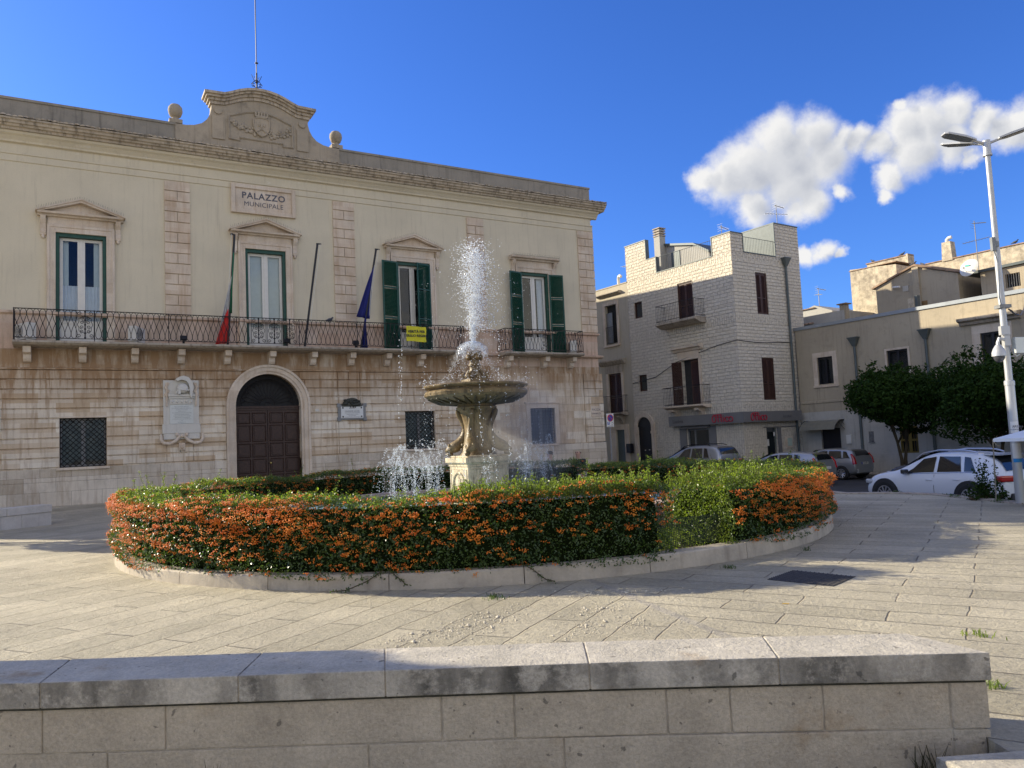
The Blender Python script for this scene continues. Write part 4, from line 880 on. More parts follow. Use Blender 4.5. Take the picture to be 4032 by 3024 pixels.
# round head over the left door (arched entrance)
for sgn in (-1, 1):
    A = [(-7.19 + sgn * 0.59 * math.cos(t), 2.25 + 0.60 * math.sin(t)) for t in [PI / 2 * i / 8 for i in range(9)]]
m.poly([(-8.05, 0.0, ZB), (-8.05, 5.7, ZB), (-8.05, 5.7, 11.1), (-8.05, 0.0, 13.26)][::-1])
m.poly([(-8.05, 5.7, ZB), (0, 5.7, ZB), (0, 5.7, 11.17), (-8.05, 5.7, 11.17)][::-1])
m.box(-8.04, -0.01, 0.26, 5.69, 10.85, 11.1)
m.box(-8.05, -6.30, 0.01, 0.25, 11.12, 13.25); m.box(-1.27, -0.01, 0.01, 0.25, 11.12, 12.13); m.box(-0.25, -0.005, 0.26, 0.94, 11.12, 12.13); m.box(-3.0, -0.005, 3.66, 5.71, 11.12, 13.04)
m.build('walls', 'split', WB)
m = MB()   # metal copings and edging
m.box(-8.08, -6.27, -0.03, 0.28, 13.26, 13.31); m.box(-6.32, -6.27, -0.02, 0.27, 12.10, 13.26); m.box(-6.27, -5.50, -0.02, 0.27, 12.07, 12.11); m.box(-5.52, -5.47, -0.02, 0.27, 11.13, 12.07); m.box(-5.47, -1.29, -0.02, 0.27, 11.125, 11.17); m.box(-1.31, -1.26, -0.02, 0.27, 11.17, 12.14); m.box(-1.31, 0.03, -0.03, 0.27, 12.14, 12.20)
m.box(-0.27, 0.03, 0.27, 0.97, 12.14, 12.20); m.box(-0.27, 0.025, 0.945, 0.99, 11.2, 12.14); m.box(-0.27, 0.025, 0.99, 3.60, 11.17, 11.22); m.box(-0.27, 0.025, 3.60, 3.655, 11.2, 13.04); m.box(-3.02, 0.03, 3.62, 5.74, 13.05, 13.11); m.box(-3.01, -0.28, 3.63, 3.655, 11.12, 13.04)
m.build('coping', 'grey_trim', WB)
m = MB()   # roof terrace railings
for x in np.arange(-5.4, -1.3, 0.13): m.tube([(x, 0.12, 11.17), (x, 0.12, 12.05)], 0.009, 4)
m.tube([(-5.47, 0.12, 12.06), (-1.3, 0.12, 12.06)], 0.016, 5)
for y in np.arange(1.1, 3.6, 0.13): m.tube([(-0.12, y, 11.2), (-0.12, y, 12.05)], 0.009, 4)
m.tube([(-0.12, 0.97, 12.06), (-0.12, 3.6, 12.06)], 0.016, 5)
m.build('terrace_railing', 'grey_trim', WB)
m = MB(); m.add([(-7.6, 2.9, 11), (-4.0, 2.9, 11), (-4.0, 2.9, 12.3), (-5.1, 2.9, 12.98), (-7.6, 2.9, 13.55), (-7.6, 5.5, 11), (-4.0, 5.5, 11), (-4.0, 5.5, 12.3), (-5.1, 5.5, 12.98), (-7.6, 5.5, 13.55)], [(0, 1, 2, 3, 4), (9, 8, 7, 6, 5), (1, 6, 7, 2), (0, 4, 9, 5)])
hut = m.build('terrace_hut', 'hut', WB)
m = MB(); P = [(-7.7, 13.58), (-5.1, 13.0), (-3.9, 12.28)]
for (xa, za), (xb, zb) in zip(P[:-1], P[1:]): m.prism([(xa, za), (xb, zb), (xb, zb + 0.13), (xa, za + 0.13)], 2.75, 5.6)
m.build('roof', 'grey_trim', hut)
m = MB(); m.box(-7.0, -6.3, 2.86, 2.93, 11.1, 13.0); m.build('door', 'grey_trim', hut)
m = MB(); m.box(-7.95, -7.45, 2.4, 2.89, 11, 14.1); ch = m.build('chimney', 'hut', WB)
m = MB()
for k in range(3): m.box(-7.98, -7.42, 2.37, 2.92, 14.12 + k * 0.16, 14.21 + k * 0.16)
m.box(-7.9, -7.5, 2.45, 2.84, 14.1, 14.6); m.box(-8.0, -7.4, 2.35, 2.94, 14.6, 14.66); m.build('chimney_cap', 'balcony', ch)
def shut_window(par, x0, x1, z0, z1, y=0.06, leaves=2, right=False, frame=True):
    m = MB(); n = leaves; w = (x1 - x0) / n
    for i in range(n): louvre(m, x0 + i * w + 0.004, x0 + (i + 1) * w - 0.004, z0, z1, y, rails=(0.40,))
    if frame:
        m.box(x0 - 0.05, x0 - 0.002, y - 0.03, y + 0.06, z0 - 0.02, z1 + 0.05); m.box(x1 + 0.002, x1 + 0.05, y - 0.03, y + 0.06, z0 - 0.02, z1 + 0.05); m.box(x0 - 0.002, x1 + 0.002, y - 0.028, y + 0.058, z1 + 0.002, z1 + 0.05)
    if right: m.v = [(-y_, x_, z_) for x_, y_, z_ in m.v]
    return m.build('louvred_shutter', 'louvre', par)
shut_window(WB, -3.90, -2.87, 8.02, 10.12); shut_window(WB, 1.85, 2.67, 7.95, 10.12, right=True); shut_window(WB, 1.89, 2.77, 3.35, 5.52, right=True)
# half open lower shutters
m = MB(); louvre(m, -2.72 - 0.62, -2.72, 3.35, 5.75, 0.05, rails=(0.4,)); m.build('louvred_shutter', 'louvre', WB)
m = MB(); louvre(m, -3.98, -3.36, 3.35, 5.75, -0.01, rails=(0.4,)); m.rot(Matrix.Translation((-3.98, 0, 0)) @ Matrix.Rotation(PI + 0.25, 4, 'Z') @ Matrix.Translation((3.98, 0, 0))); m.build('louvred_shutter', 'louvre', WB)
def back(par, x0, x1, z0, z1, y=0.24, right=False, mt='room', nm='dark_opening'):
    m = MB(); m.poly([(x0, y, z0), (x1, y, z0), (x1, y, z1), (x0, y, z1)])
    if right: m.v = [(-y_, x_, z_) for x_, y_, z_ in m.v]
    return m.build(nm, mt, par)
for h in lh: back(WB, *h)
for h in rh_: back(WB, *h, y=0.19, right=True)
for h in (lh[1], lh[3]):
    m = MB(); m.box(h[0], h[0] + 0.09, 0.10, 0.16, h[2], h[3]); m.box(h[1] - 0.09, h[1], 0.10, 0.16, h[2], h[3]); m.box(h[0] + 0.09, h[1] - 0.09, 0.10, 0.16, h[3] - 0.09, h[3]); m.box(h[0] + 0.09, h[1] - 0.09, 0.10, 0.16, h[2], h[2] + 0.09); w = m.build('small_window', 'louvre', WB)
    m = MB(); m.poly([(h[0] + 0.09, 0.13, h[2] + 0.09), (h[1] - 0.09, 0.13, h[2] + 0.09), (h[1] - 0.09, 0.13, h[3] - 0.09), (h[0] + 0.09, 0.13, h[3] - 0.09)]); m.build('pane', 'glass', w)
def small_balcony(par, x0, x1, z, rail_h, out, thick, mt, bars=0.12, brackets=()):
    m = MB(); m.prismx([(0, z - thick), (-out * 0.5, z - thick), (-out, z - thick * 0.4), (-out, z), (0, z)], x0, x1); b_ = m.build('balcony', mt, par)
    m = MB(); X0, X1, Y = x0 + 0.05, x1 - 0.05, -out + 0.06; zt = z + rail_h
    m.tube([(X0, 0, zt), (X0, Y, zt), (X1, Y, zt), (X1, 0, zt)], 0.016, 5); m.tube([(X0, 0, z + 0.10), (X0, Y, z + 0.10), (X1, Y, z + 0.10), (X1, 0, z + 0.10)], 0.011, 4)
    for x in np.arange(X0, X1 + 0.01, bars): m.tube([(x, Y, z), (x, Y, zt)], 0.009, 4)
    for y in np.arange(Y, 0, bars): m.tube([(X0, y, z), (X0, y, zt)], 0.009, 4); m.tube([(X1, y, z), (X1, y, zt)], 0.009, 4)
    m.build('railing', 'iron', b_)
    for c in brackets: m = MB(); m.prismx([(0, z - thick - 0.55), (-0.12, z - thick - 0.5), (-0.3, z - thick - 0.2), (-out * 0.8, z - thick - 0.12), (-out * 0.85, z - thick), (0, z - thick)], c - 0.13, c + 0.13); m.build('bracket', mt, b_)
    return b_
small_balcony(WB, -5.0, -2.0, 8.0, 0.98, 0.85, 0.30, 'balcony'); small_balcony(WB, -4.95, -2.0, 3.28, 1.05, 0.7, 0.18, 'trim', brackets=(-4.4, -2.6))
m = MB(); m.prismx([(0, 6.28), (-0.12, 6.30), (-0.16, 6.42), (-0.30, 6.46), (-0.32, 6.58), (0, 6.62)], -4.5, -2.35); m.box(-4.2, -2.65, -0.06, 0.0, 5.95, 6.28); m.box(-2.695, -2.55, -0.05, 0.0, 3.3, 5.95); m.box(-2.695, -4.15, -0.05, -0.002, 5.825, 5.95); m.build('door_cornice', 'trim', WB)
# arched entrance
m = MB(); A0 = arc(-7.19, 2.25, 0.59, 0, PI, 16); A1 = arc(-7.19, 2.25, 0.84, 0, PI, 16)
for i in range(16): m.prism([A0[i], A1[i], A1[i + 1], A0[i + 1]][::-1], -0.10, 0.0)
for s in (-1, 1): m.box(*sorted((-7.19 + s * 0.59, -7.19 + s * 0.84)), -0.10, 0.0, ZB, 2.25); m.box(*sorted((-7.19 + s * 0.57, -7.19 + s * 0.88)), -0.13, 0.0, 1.85, 2.0)
ar = m.build('arched_entrance', 'trim', WB)
m = MB(); m.prism(arc(-7.19, 2.245, 0.588, 0, PI, 16), -0.012, 0.0); m.box(-7.775, -6.61, 0.05, 0.2, ZB, 2.245); m.build('door', 'black', ar)
m = MB(); m.box(-7.35, -7.27, 0.03, 0.06, 0.85, 0.9); m.box(-7.0, -6.92, 0.03, 0.06, 0.87, 0.92); m.build('handle', 'white_paint', ar)
# shop sign that turns the corner
m = MB(); m.prismz([(-4.88, -0.02), (-4.88, -0.34), (0.34, -0.34), (0.34, 4.45), (0.02, 4.45), (0.02, -0.02)], 2.18, 2.72); m.box(-4.88, 0.34, -0.36, -0.34, 2.17, 2.20); sg = m.build('shop_sign', 'signgrey', WB)
def ottica(x0, wd, z0, z1, tr_):       # rounded letters: O, two crossed t, i, and two linked rings
    m = MB(); h = z1 - z0; r = 0.027; q = lambda u, v: tr_(x0 + wd * u, z0 + h * v); zz_ = 0
    def ring(cu, cv, ru, rv, a0=0, a1=2 * PI, n=18):
        P = [q(cu + ru * math.cos(a0 + (a1 - a0) * i / n), cv + rv * math.sin(a0 + (a1 - a0) * i / n)) for i in range(n + (0 if a1 - a0 > 6.2 else 1))]; m.tube(P, r, 6, closed=a1 - a0 > 6.2)
    ring(0.10, 0.45, 0.09, 0.42)
    m.tube([q(0.10, 0.95), q(0.30, 0.97), q(0.46, 0.95)], r, 6)
    for u in (0.29, 0.44): m.tube([q(u, 0.92), q(u, 0.15), q(u + 0.04, 0.04)], r, 6); m.tube([q(u - 0.05, 0.66), q(u + 0.06, 0.66)], r, 6)
    m.tube([q(0.55, 0.62), q(0.55, 0.04)], r, 6); m.tube([q(0.55, 0.84), q(0.55, 0.90)], r * 1.2, 6)
    ring(0.71, 0.34, 0.085, 0.30, 0.6, 2 * PI - 0.6); ring(0.89, 0.34, 0.09, 0.30); m.tube([q(0.78, 0.5), q(0.80, 0.55), q(0.82, 0.5)], r * 0.8, 6)
    return m.build('red_letters', 'signred', sg)
ottica(-1.72, 1.42, 2.25, 2.66, lambda u, z: (u, -0.36, z)); ottica(0.22, 1.28, 2.25, 2.66, lambda u, z: (0.36, u, z))
text('faint_lettering', 'Lasalvia', 0.26, plain('faint_sign_letters', (0.07, 0.065, 0.065), 0.6), sg, (-4.2, -0.345, 2.42), extrude=0.004); t_ = text('faint_lettering', 'Lasalvia', 0.24, 'signgrey', sg, (0.345, 3.2, 2.45), rot=(PI / 2, 0, PI / 2), extrude=0.012)
# shop window and side door
m = MB(); h = lh[5]; m.box(h[0], h[0] + 0.08, 0.08, 0.16, ZB, 2.0); m.box(h[1] - 0.08, h[1], 0.08, 0.16, ZB, 2.0); m.box(-3.4, -3.32, 0.08, 0.16, ZB, 2.0); m.box(h[0], h[1], 0.082, 0.158, 1.9, 2.0); sw = m.build('shop_window', 'lead', WB)
m = MB(); m.poly([(h[0], 0.12, ZB), (h[1], 0.12, ZB), (h[1], 0.12, 1.9), (h[0], 0.12, 1.9)]); m.build('pane', 'shopglass', sw)
m = MB(); m.box(h[0] - 0.5, h[0] - 0.02, -0.06, 0.0, ZB, 2.1); m.box(h[1] + 0.02, h[1] + 0.5, -0.06, 0.0, ZB, 2.1); m.prismx([(0, 2.02), (-0.28, 2.02), (-0.12, 2.16), (0, 2.16)], h[0] - 0.3, h[1] + 0.1); m.build('surround', 'signgrey', sw)
m = MB(); m.poly([(-0.10, 1.83, ZB), (-0.10, 2.70, ZB), (-0.10, 2.70, 1.85), (-0.10, 1.83, 1.85)]); sd = m.build('side_door', 'shopglass', WB)
m = MB(); m.box(0.0, 0.03, 1.6, 4.5, 1.86, 1.91); m.box(0.0, 0.07, 2.71, 2.95, ZB, 1.85); m.build('door_frame', 'signgrey', sd)
m = MB(); m.box(-0.11, -0.095, 1.95, 2.1, 0.9, 1.25); m.box(-0.11, -0.095, 2.5, 2.62, 1.4, 1.62); m.build('notice', 'white_paint', sd)
m = MB(); m.box(0.0, 0.06, 3.35, 3.90, 0.74, 1.36); bx = m.build('meter_niche', 'trim', WB); m = MB(); m.box(0.055, 0.075, 3.45, 3.80, 0.84, 1.26); m.build('meter_door', plain('pale_green_paint', (0.42, 0.5, 0.42), 0.5), bx)
m = MB(); m.box(-4.28, -4.0, -0.075, -0.062, 0.45, 0.9); m.build('poster', 'marble', WB)
m = MB(); m.box(-8.6, -8.25, -0.3, -0.02, 0.75, 1.3); m.build('letter_box', 'black', WB)
# rain pipe with funnel head
def downpipe(par, x, y, ztop, zbot, head=True, mt='grey_trim', r=0.065, right=False):
    m = MB(); m.tube([(x, y, ztop), (x, y, zbot)], r, 8)
    z = ztop - 1.6
    while z > zbot + 0.3: m.tube([(x, y, z), (x, y, z + 0.05)], r * 1.18, 8); z -= 1.9
    if head: m.add([(x - 0.25, y - 0.2, ztop + 0.12), (x + 0.25, y - 0.2, ztop + 0.12), (x + 0.25, y + 0.1, ztop + 0.12), (x - 0.25, y + 0.1, ztop + 0.12), (x - 0.08, y - 0.07, ztop - 0.3), (x + 0.08, y - 0.07, ztop - 0.3), (x + 0.08, y + 0.07, ztop - 0.3), (x - 0.08, y + 0.07, ztop - 0.3)], [(0, 1, 2, 3), (4, 7, 6, 5), (0, 4, 5, 1), (1, 5, 6, 2), (2, 6, 7, 3), (3, 7, 4, 0)]); m.box(x - 0.27, x + 0.27, y - 0.22, y + 0.12, ztop + 0.12, ztop + 0.17)
    if right: m.v = [(-y_, x_, z_) for x_, y_, z_ in m.v]
    return m.build('downpipe', mt, par)
downpipe(WB, 4.32, -0.10, 11.0, -0.6, right=True)
m = MB(); P = [(-8.0, -0.03, 4.9), (-6, -0.03, 5.1), (-4.4, -0.05, 5.75), (-3, -0.03, 6.05), (-1.2, -0.03, 6.35), (0.03, -0.03, 6.45)] + [(0.03, 0.4 + i, 6.42 - 0.05 * math.sin(i * 1.2)) for i in range(5)]; m.tube(P, 0.018, 4); m.build('facade_cable', 'black', WB)
m = MB(); m.box(-8.0, 0.3, -0.9, 0.0, -0.80, -0.60); m.box(0.0, 1.2, 0.0, 5.6, -0.80, -0.60); m.build('doorstep', 'balcony', WB)
# antennas
def antenna(name_label, loc, h, rz, boom=1.2, extra=True):
    t = thing('tv_antenna', name_label, 'antenna', loc, rz, 'roof antennas'); m = MB(); m.tube([(0, 0, 0), (0, 0, h)], 0.022, 5); m.build('mast', 'lead', t)
    m = MB(); z = h * 0.62; m.tube([(-boom * 0.5, 0, z), (boom * 0.5, 0.0, z + 0.05)], 0.014, 4)
    for i in range(8): x = -boom * 0.45 + boom * 0.9 * i / 7; m.tube([(x, -0.22 + 0.01 * i, z + 0.02), (x, 0.22 - 0.01 * i, z + 0.02)], 0.007, 3)
    if extra:
        z = h * 0.96; m.tube([(-0.1, 0, z), (0.55, 0, z - 0.12)], 0.02, 4)
        for i in range(7): x = -0.05 + 0.09 * i; m.tube([(x, -0.16, z - 0.03 - x * 0.15), (x, 0.16, z - 0.03 - x * 0.15)], 0.007, 3)
        for k in range(4): m.tube([(-0.12, -0.2, z - 0.25 + k * 0.13), (-0.12, 0.2, z - 0.25 + k * 0.13)], 0.006, 3)
    m.build('elements', 'lead', t); return t
def wpt(x, y): return (WCX + math.cos(LA) * x - math.sin(LA) * y, WCY + math.sin(LA) * x + math.cos(LA) * y)
antenna('aerial with three booms on the tower of the pale stone house', (*wpt(-1.0, 5.35), 13.1), 1.55, R(20), 1.6)
antenna('single forked aerial behind the roof terrace of the pale stone house', (*wpt(-3.4, 3.4), 11.1), 2.75, R(30), 0.5)
antenna('thin aerial on the low beige house beside the town hall', (*wpt(-8.75, 0.9), 11.15), 1.8, R(35), 1.1)

# ================================================================== beige house between town hall and stone house
M['beige'] = plaster('beige_render', (0.50, 0.44, 0.34), (0.44, 0.39, 0.30), stain=(0.2, 0.18, 0.15), amt=0.5, dark_amt=0.12)
BH = thing('beige_house', 'narrow beige rendered house squeezed between town hall and stone house', 'house', (*wpt(-8.06, 0), 0), LA)
hs = [(-2.12, -1.06, 7.55, 9.97), (-2.14, -0.95, 3.22, 5.66), (-1.70, -0.92, ZB, 2.16)]
m = MB(); m.wall(-5.5, 0, ZB, 11.08, hs, 0, 0.22); m.box(-5.5, 0, 0.23, 6, ZB, 11.0); m.box(-5.5, 0.02, -0.03, 0.25, 11.08, 11.14); m.build('wall', 'beige', BH)
m = MB(); m.prismx([(0, 10.55), (-0.10, 10.56), (-0.26, 10.66), (-0.26, 10.72), (0, 10.74)], -2.70, -0.55); m.build('cornice', 'balcony', BH); m = MB(); m.prismx([(0, 6.2), (-0.12, 6.22), (-0.30, 6.42), (-0.30, 6.50), (0, 6.55)], -2.8, -0.48); m.box(-2.4, -0.75, -0.06, 0, 5.7, 6.2); m.build('cornice', 'balcony', BH)
for h in (hs[0], hs[1]):
    m = MB()
    for s in (0, 1): a = h[0] - 0.2 if s == 0 else h[1] + 0.003; m.box(a, a + 0.197, -0.04, 0, h[2] - 0.1, h[3] + 0.22)
    m.box(h[0] - 0.003, h[1] + 0.003, -0.038, 0, h[3] + 0.003, h[3] + 0.22); m.build('surround', 'trim', BH)
m = MB(); m.box(-2.35, -0.85, -0.10, 0, 7.36, 7.45); m.build('window_sill', 'trim', BH); h = hs[2]; m = MB(); m.box(h[0] - 0.6, h[0] - 0.01, -0.05, 0, ZB, 2.5); m.box(h[1] + 0.01, h[1] + 0.4, -0.05, 0, ZB, 2.5); m.box(h[0] - 0.01, h[1] + 0.01, -0.048, 0, 2.17, 2.5); m.build('surround', 'trim', BH)
back(BH, *hs[0], y=0.2); m = MB(); m.box(-2.1, -1.55, 0.05, 0.1, 7.6, 9.5); m.build('window_leaf', 'lead', BH); m = MB()
for x in np.arange(-2.1, -1.05, 0.11): m.tube([(x, -0.03, 7.5), (x, -0.03, 8.6)], 0.009, 4)
m.tube([(-2.12, -0.03, 8.6), (-1.06, -0.03, 8.6)], 0.014, 4); m.build('window_railing', 'iron', BH)
shut_window(BH, *hs[1][:2], 3.25, 5.62); small_balcony(BH, -2.95, -0.45, 3.20, 1.05, 0.6, 0.16, 'balcony', brackets=(-1.0,)); m = MB(); m.box(hs[2][0], hs[2][1], 0.1, 0.16, ZB, 2.16); m.build('street_door', plain('grey_green_door', (0.10, 0.13, 0.13), 0.5), BH)
m = MB(); m.tube([(-1.05, 0.3, 11.1), (-1.05, 0.3, 11.55), (-1.0, 0.28, 11.68), (-0.85, 0.25, 11.72), (-0.72, 0.22, 11.62)], 0.09, 8); m.build('vent_pipe', 'white_paint', BH, True)
# ================================================================== long house on the right
RX, RY = 17.6656, 38.8431
M['ochre'] = plaster('ochre_render', (0.47, 0.395, 0.28), (0.35, 0.295, 0.215), stain=(0.14, 0.115, 0.09), amt=0.55, dark_amt=0.3, bump=0.2, scale=0.4)
M['lime'] = plaster('limewash', (0.50, 0.47, 0.41), (0.43, 0.40, 0.34), stain=(0.22, 0.2, 0.17), amt=0.5, dark_amt=0.2)
M['rubble_wall'] = plaster('rubble_masonry', (0.66, 0.56, 0.40), (0.30, 0.25, 0.185), stain=(0.14, 0.11, 0.085), amt=0.6, dark_amt=0.5, bump=0.9, scale=3.5)
RB = thing('ochre_house', 'long two-storey ochre rendered house with metal parapet on the right side of the street', 'house', (RX, RY, 0), LA)
def rpt(x, y): return (RX + math.cos(LA) * x - math.sin(LA) * y, RY + math.sin(LA) * x + math.cos(LA) * y)
ho = [(-2.26, -1.35, 4.03, 5.47), (1.62, 2.67, 3.6, 5.36), (6.0, 6.95, 3.2, 5.6), (-2.33, -1.20, -0.65, 1.69), (0.35, 0.62, 0.9, 1.42), (1.95, 2.83, -0.65, 1.63)]
m = MB(); m.wall(-3.5, 14, 2.58, 7.10, ho[:3], 0, 0.25); m.box(-3.5, 14, 0.26, 7, 2.6, 6.9); m.prismx([(0.002, 3.03), (-0.05, 3.05), (-0.05, 3.15), (0.002, 3.17)], -3.4, 14); m.build('upper_wall', 'ochre', RB)
m = MB(); m.wall(-3.5, 14, -0.8, 2.58, ho[3:], -0.02, 0.25); m.box(1.0, 14, -0.06, -0.02, -0.8, 0.33); m.build('ground_floor_wall', 'lime', RB)
m = MB(); m.box(-3.55, 14, -0.06, 0.3, 7.10, 7.27); m.build('parapet_coping', plain('zinc', (0.33, 0.35, 0.36), 0.45, 0.1, 3, 0.5), RB)
def rwin(h, label='window', fr=0.26):
    m = MB(); a, b_, z0, z1 = h; m.box(a - fr, a - 0.002, -0.03, 0.0, z0 - 0.12, z1 + fr); m.box(b_ + 0.002, b_ + fr, -0.03, 0.0, z0 - 0.12, z1 + fr); m.box(a - 0.002, b_ + 0.002, -0.028, 0.0, z1 + 0.002, z1 + fr); m.box(a - fr - 0.02, b_ + fr + 0.02, -0.07, 0.0, z0 - 0.16, z0 - 0.05); w = m.build(label, 'trim', RB)
    m = MB(); c = (a + b_) / 2
    for q in ((a, a + 0.09), (c - 0.06, c + 0.06), (b_ - 0.09, b_)): m.box(q[0], q[1], 0.08, 0.14, z0, z1)
    m.box(a, b_, 0.082, 0.138, z1 - 0.08, z1); m.build('frame', 'black', w); m = MB(); m.poly([(a, 0.11, z0), (b_, 0.11, z0), (b_, 0.11, z1), (a, 0.11, z1)]); m.build('pane', 'glass', w); back(w, a, b_, z0, z1, y=0.25)
    return w
rwin(ho[0]); rwin(ho[1], fr=0.1); w = rwin(ho[2], fr=0.35)
m = MB(); m.prismx([(0, 6.02), (-0.14, 6.05), (-0.18, 6.16), (-0.36, 6.22), (-0.38, 6.34), (0, 6.40)], 5.2, 7.7); m.build('window_cornice', 'balcony', w)
downpipe(RB, 0.0, -0.09, 6.1, -0.6); downpipe(RB, 3.62, -0.09, 5.98, -0.6)
m = MB(); A = [(-0.02, 2.12), (-0.35, 2.10), (-0.62, 1.98), (-0.82, 1.80), (-0.92, 1.62)]
m.add([(x, y, z) for x in (-3.05, -0.95) for y, z in A], [(i, i + 1, 6 + i, 5 + i) for i in range(4)]); aw = m.build('door_awning', plain('smoky_plastic', (0.20, 0.19, 0.15), 0.35, 0.1), RB, True)
for x in (-3.05, -0.95): m = MB(); m.tube([(x, y, z) for y, z in A], 0.02, 5); m.tube([(x, -0.02, 1.6), (x, -0.55, 2.0)], 0.015, 4); m.tube([(x, -0.02, 1.85), (x, -0.3, 2.08)], 0.012, 4); m.build('awning_bracket', 'black', aw)
for h in ho[3:]: back(RB, *h, y=0.2)
m = MB(); m.box(ho[3][0], ho[3][1], 0.10, 0.15, -0.65, 1.69); m.build('street_door', 'black', RB)
m = MB(); M['ochre_paint'] = plain('yellow_gate_paint', (0.20, 0.14, 0.025), 0.5, 0.1)
for x in (1.97, 2.38, 2.45, 2.80): m.box(x - 0.035, x + 0.035, 0.02, 0.07, -0.6, 1.63)
for z in (-0.55, 0.35, 0.95, 1.55): m.box(1.97, 2.80, 0.022, 0.068, z - 0.05, z + 0.05)
for x in np.arange(2.05, 2.8, 0.11): m.tube([(x, 0.045, -0.6), (x, 0.045, 1.6)], 0.012, 4)
m.build('gate', 'ochre_paint', RB)
m = MB(); m.box(0.32, 0.66, -0.05, -0.015, 0.84, 0.9); 
for k in range(8): m.obox((0.485, 0.0, 0.95 + k * 0.06), (0.27, 0.01, 0.05), rx=R(-35))
m.build('vent_window', 'lead', RB)
m = MB(); m.box(-0.85, -0.58, -0.10, -0.02, 0.85, 1.3); m.build('intercom_box', 'white_paint', RB)
m = MB(); m.box(-4.0, 14, -1.5, 0.0, -0.82, -0.62); tag(m.build('pavement', 'balcony', None, loc=(0, 0, 0)), kind='structure'); pv = bpy.data.objects['pavement']; pv.location = (RX, RY, 0); pv.rotation_euler = (0, 0, LA)
# ---------------------------------------------------------------- houses rising behind
def roof_thing(nm, lb, cat, x=0, y=0, z=0): return thing(nm, lb, cat, (*rpt(x, y), z), LA)
def tiled(m, x0, x1, ya, yb, za, zb, per=0.2, along='x'):   # a pitched tile strip: half-round rolls running down the slope
    n = max(2, int((x1 - x0) / per))
    for i in range(n):
        xa = x0 + (x1 - x0) * i / n; w = (x1 - x0) / n; A = arc(xa + w / 2, 0, w * 0.5, 0, PI, 4)
        m.add([(p, ya, za + q * 0.7) for p, q in A] + [(p, yb, zb + q * 0.7) for p, q in A], [(k, k + 1, 6 + k, 5 + k) for k in range(4)] + [(4, 3, 2, 1, 0)])
M['tile'] = plain('old_roof_tiles', (0.30, 0.20, 0.13), 0.9, 0.4, 3.0, bump=0.3)
t = roof_thing('gabled_house', 'sunlit gabled house with old tiled roof behind the ochre parapet', 'house')
m = MB(); y0, y1 = 5.0, 11.0; F = [(-1.57, 6.9), (2.92, 6.9), (2.92, 9.44), (0.68, 10.24), (-1.57, 9.50)]; m.prism(F, y0, y1); m.box(0.60, 0.95, y0 - 0.12, y0 - 0.001, 6.9, 10.2); wl_ = m.build('walls', 'ochre', t)
m = MB()
for (a, b_) in (((-1.75, 9.45), (0.68, 10.27)), ((0.68, 10.27), (3.08, 9.42))): m.prism([a, b_, (b_[0], b_[1] + 0.09), (a[0], a[1] + 0.09)], y0 - 0.12, y1)
for i in range(30):
    y = y0 + 0.2 * i; A = arc(0, 0, 0.09, 0, PI, 4)
    for (a, b_) in (((0.70, 10.33), (3.15, 9.47)),): m.add([(a[0], y + p, a[1] + q) for p, q in A] + [(b_[0], y + p, b_[1] + q) for p, q in A], [(k, k + 1, 6 + k, 5 + k) for k in range(4)] + [(4, 3, 2, 1, 0), (5, 6, 7, 8, 9)])
m.build('roof', 'tile', t)
m = MB(); m.box(-0.02, 0.30, y0 - 0.03, y0 + 0.01, 9.0, 9.3); m.build('vent', 'lime', t); m = MB(); m.box(0.2, 1.25, y0 - 0.02, y0 + 0.01, 7.2, 8.3); m.build('blocked_window', plain('rusty_panel', (0.22, 0.13, 0.05), 0.8, 0.5, 4), t)
m = MB(); m.tube([(-0.55, y0 - 0.02, 9.35), (-0.30, y0 - 0.22, 9.3), (-0.05, y0 - 0.25, 9.27)], 0.06, 6); m.build('wall_pipe', 'white_paint', t)
t = roof_thing('rubble_house', 'roofless-looking rubble stone house block left of the gabled house', 'house'); m = MB(); m.prism([(-4.3, 7.0), (-1.4, 7.0), (-1.4, 11.05), (-4.3, 11.33)], 7.0, 10.0); m.build('walls', 'rubble_wall', t)
m = MB(); m.box(-4.35, -1.35, 6.96, 10.05, 11.18, 11.22); m.rot(Matrix.Translation((0, 0, 0.02))); m.build('roof_edge', 'tile', t)
t = roof_thing('parapet_block', 'pale mottled parapet wall standing above the rubble house', 'wall'); m = MB(); m.box(-4.35, -1.72, 9.0, 9.5, 8, 11.86); m.box(-1.80, -1.68, 8.9, 9.6, 8, 11.95); m.build('masonry', 'rubble_wall', t); m = MB(); m.box(-4.4, -1.66, 8.95, 9.55, 11.865, 11.93); m.build('coping', 'tile', t)
t = roof_thing('far_parapet_house', 'long sunlit mottled wall of a house behind the roof aerial', 'house'); m = MB(); m.box(-0.73, 7.5, 9.0, 14.0, 7, 11.05); m.build('walls', 'rubble_wall', t); m = MB(); m.box(-0.78, 7.55, 8.95, 14.05, 11.055, 11.11); m.build('coping', 'tile', t)
t = roof_thing('stone_chimney', 'square rubble chimney with a white bent flue on the far wall', 'chimney', 0.55, 9.2, 11.0); m = MB(); m.prism([(-0.30, 0), (0.30, 0), (0.24, 1.1), (-0.24, 1.1)], -0.26, 0.26); m.build('stack', 'rubble_wall', t); m = MB(); m.tube([(-0.05, 0, 1.1), (-0.05, 0, 1.25), (0.05, 0, 1.34), (0.22, 0, 1.36)], 0.10, 8); m.build('flue', 'white_paint', t, True)
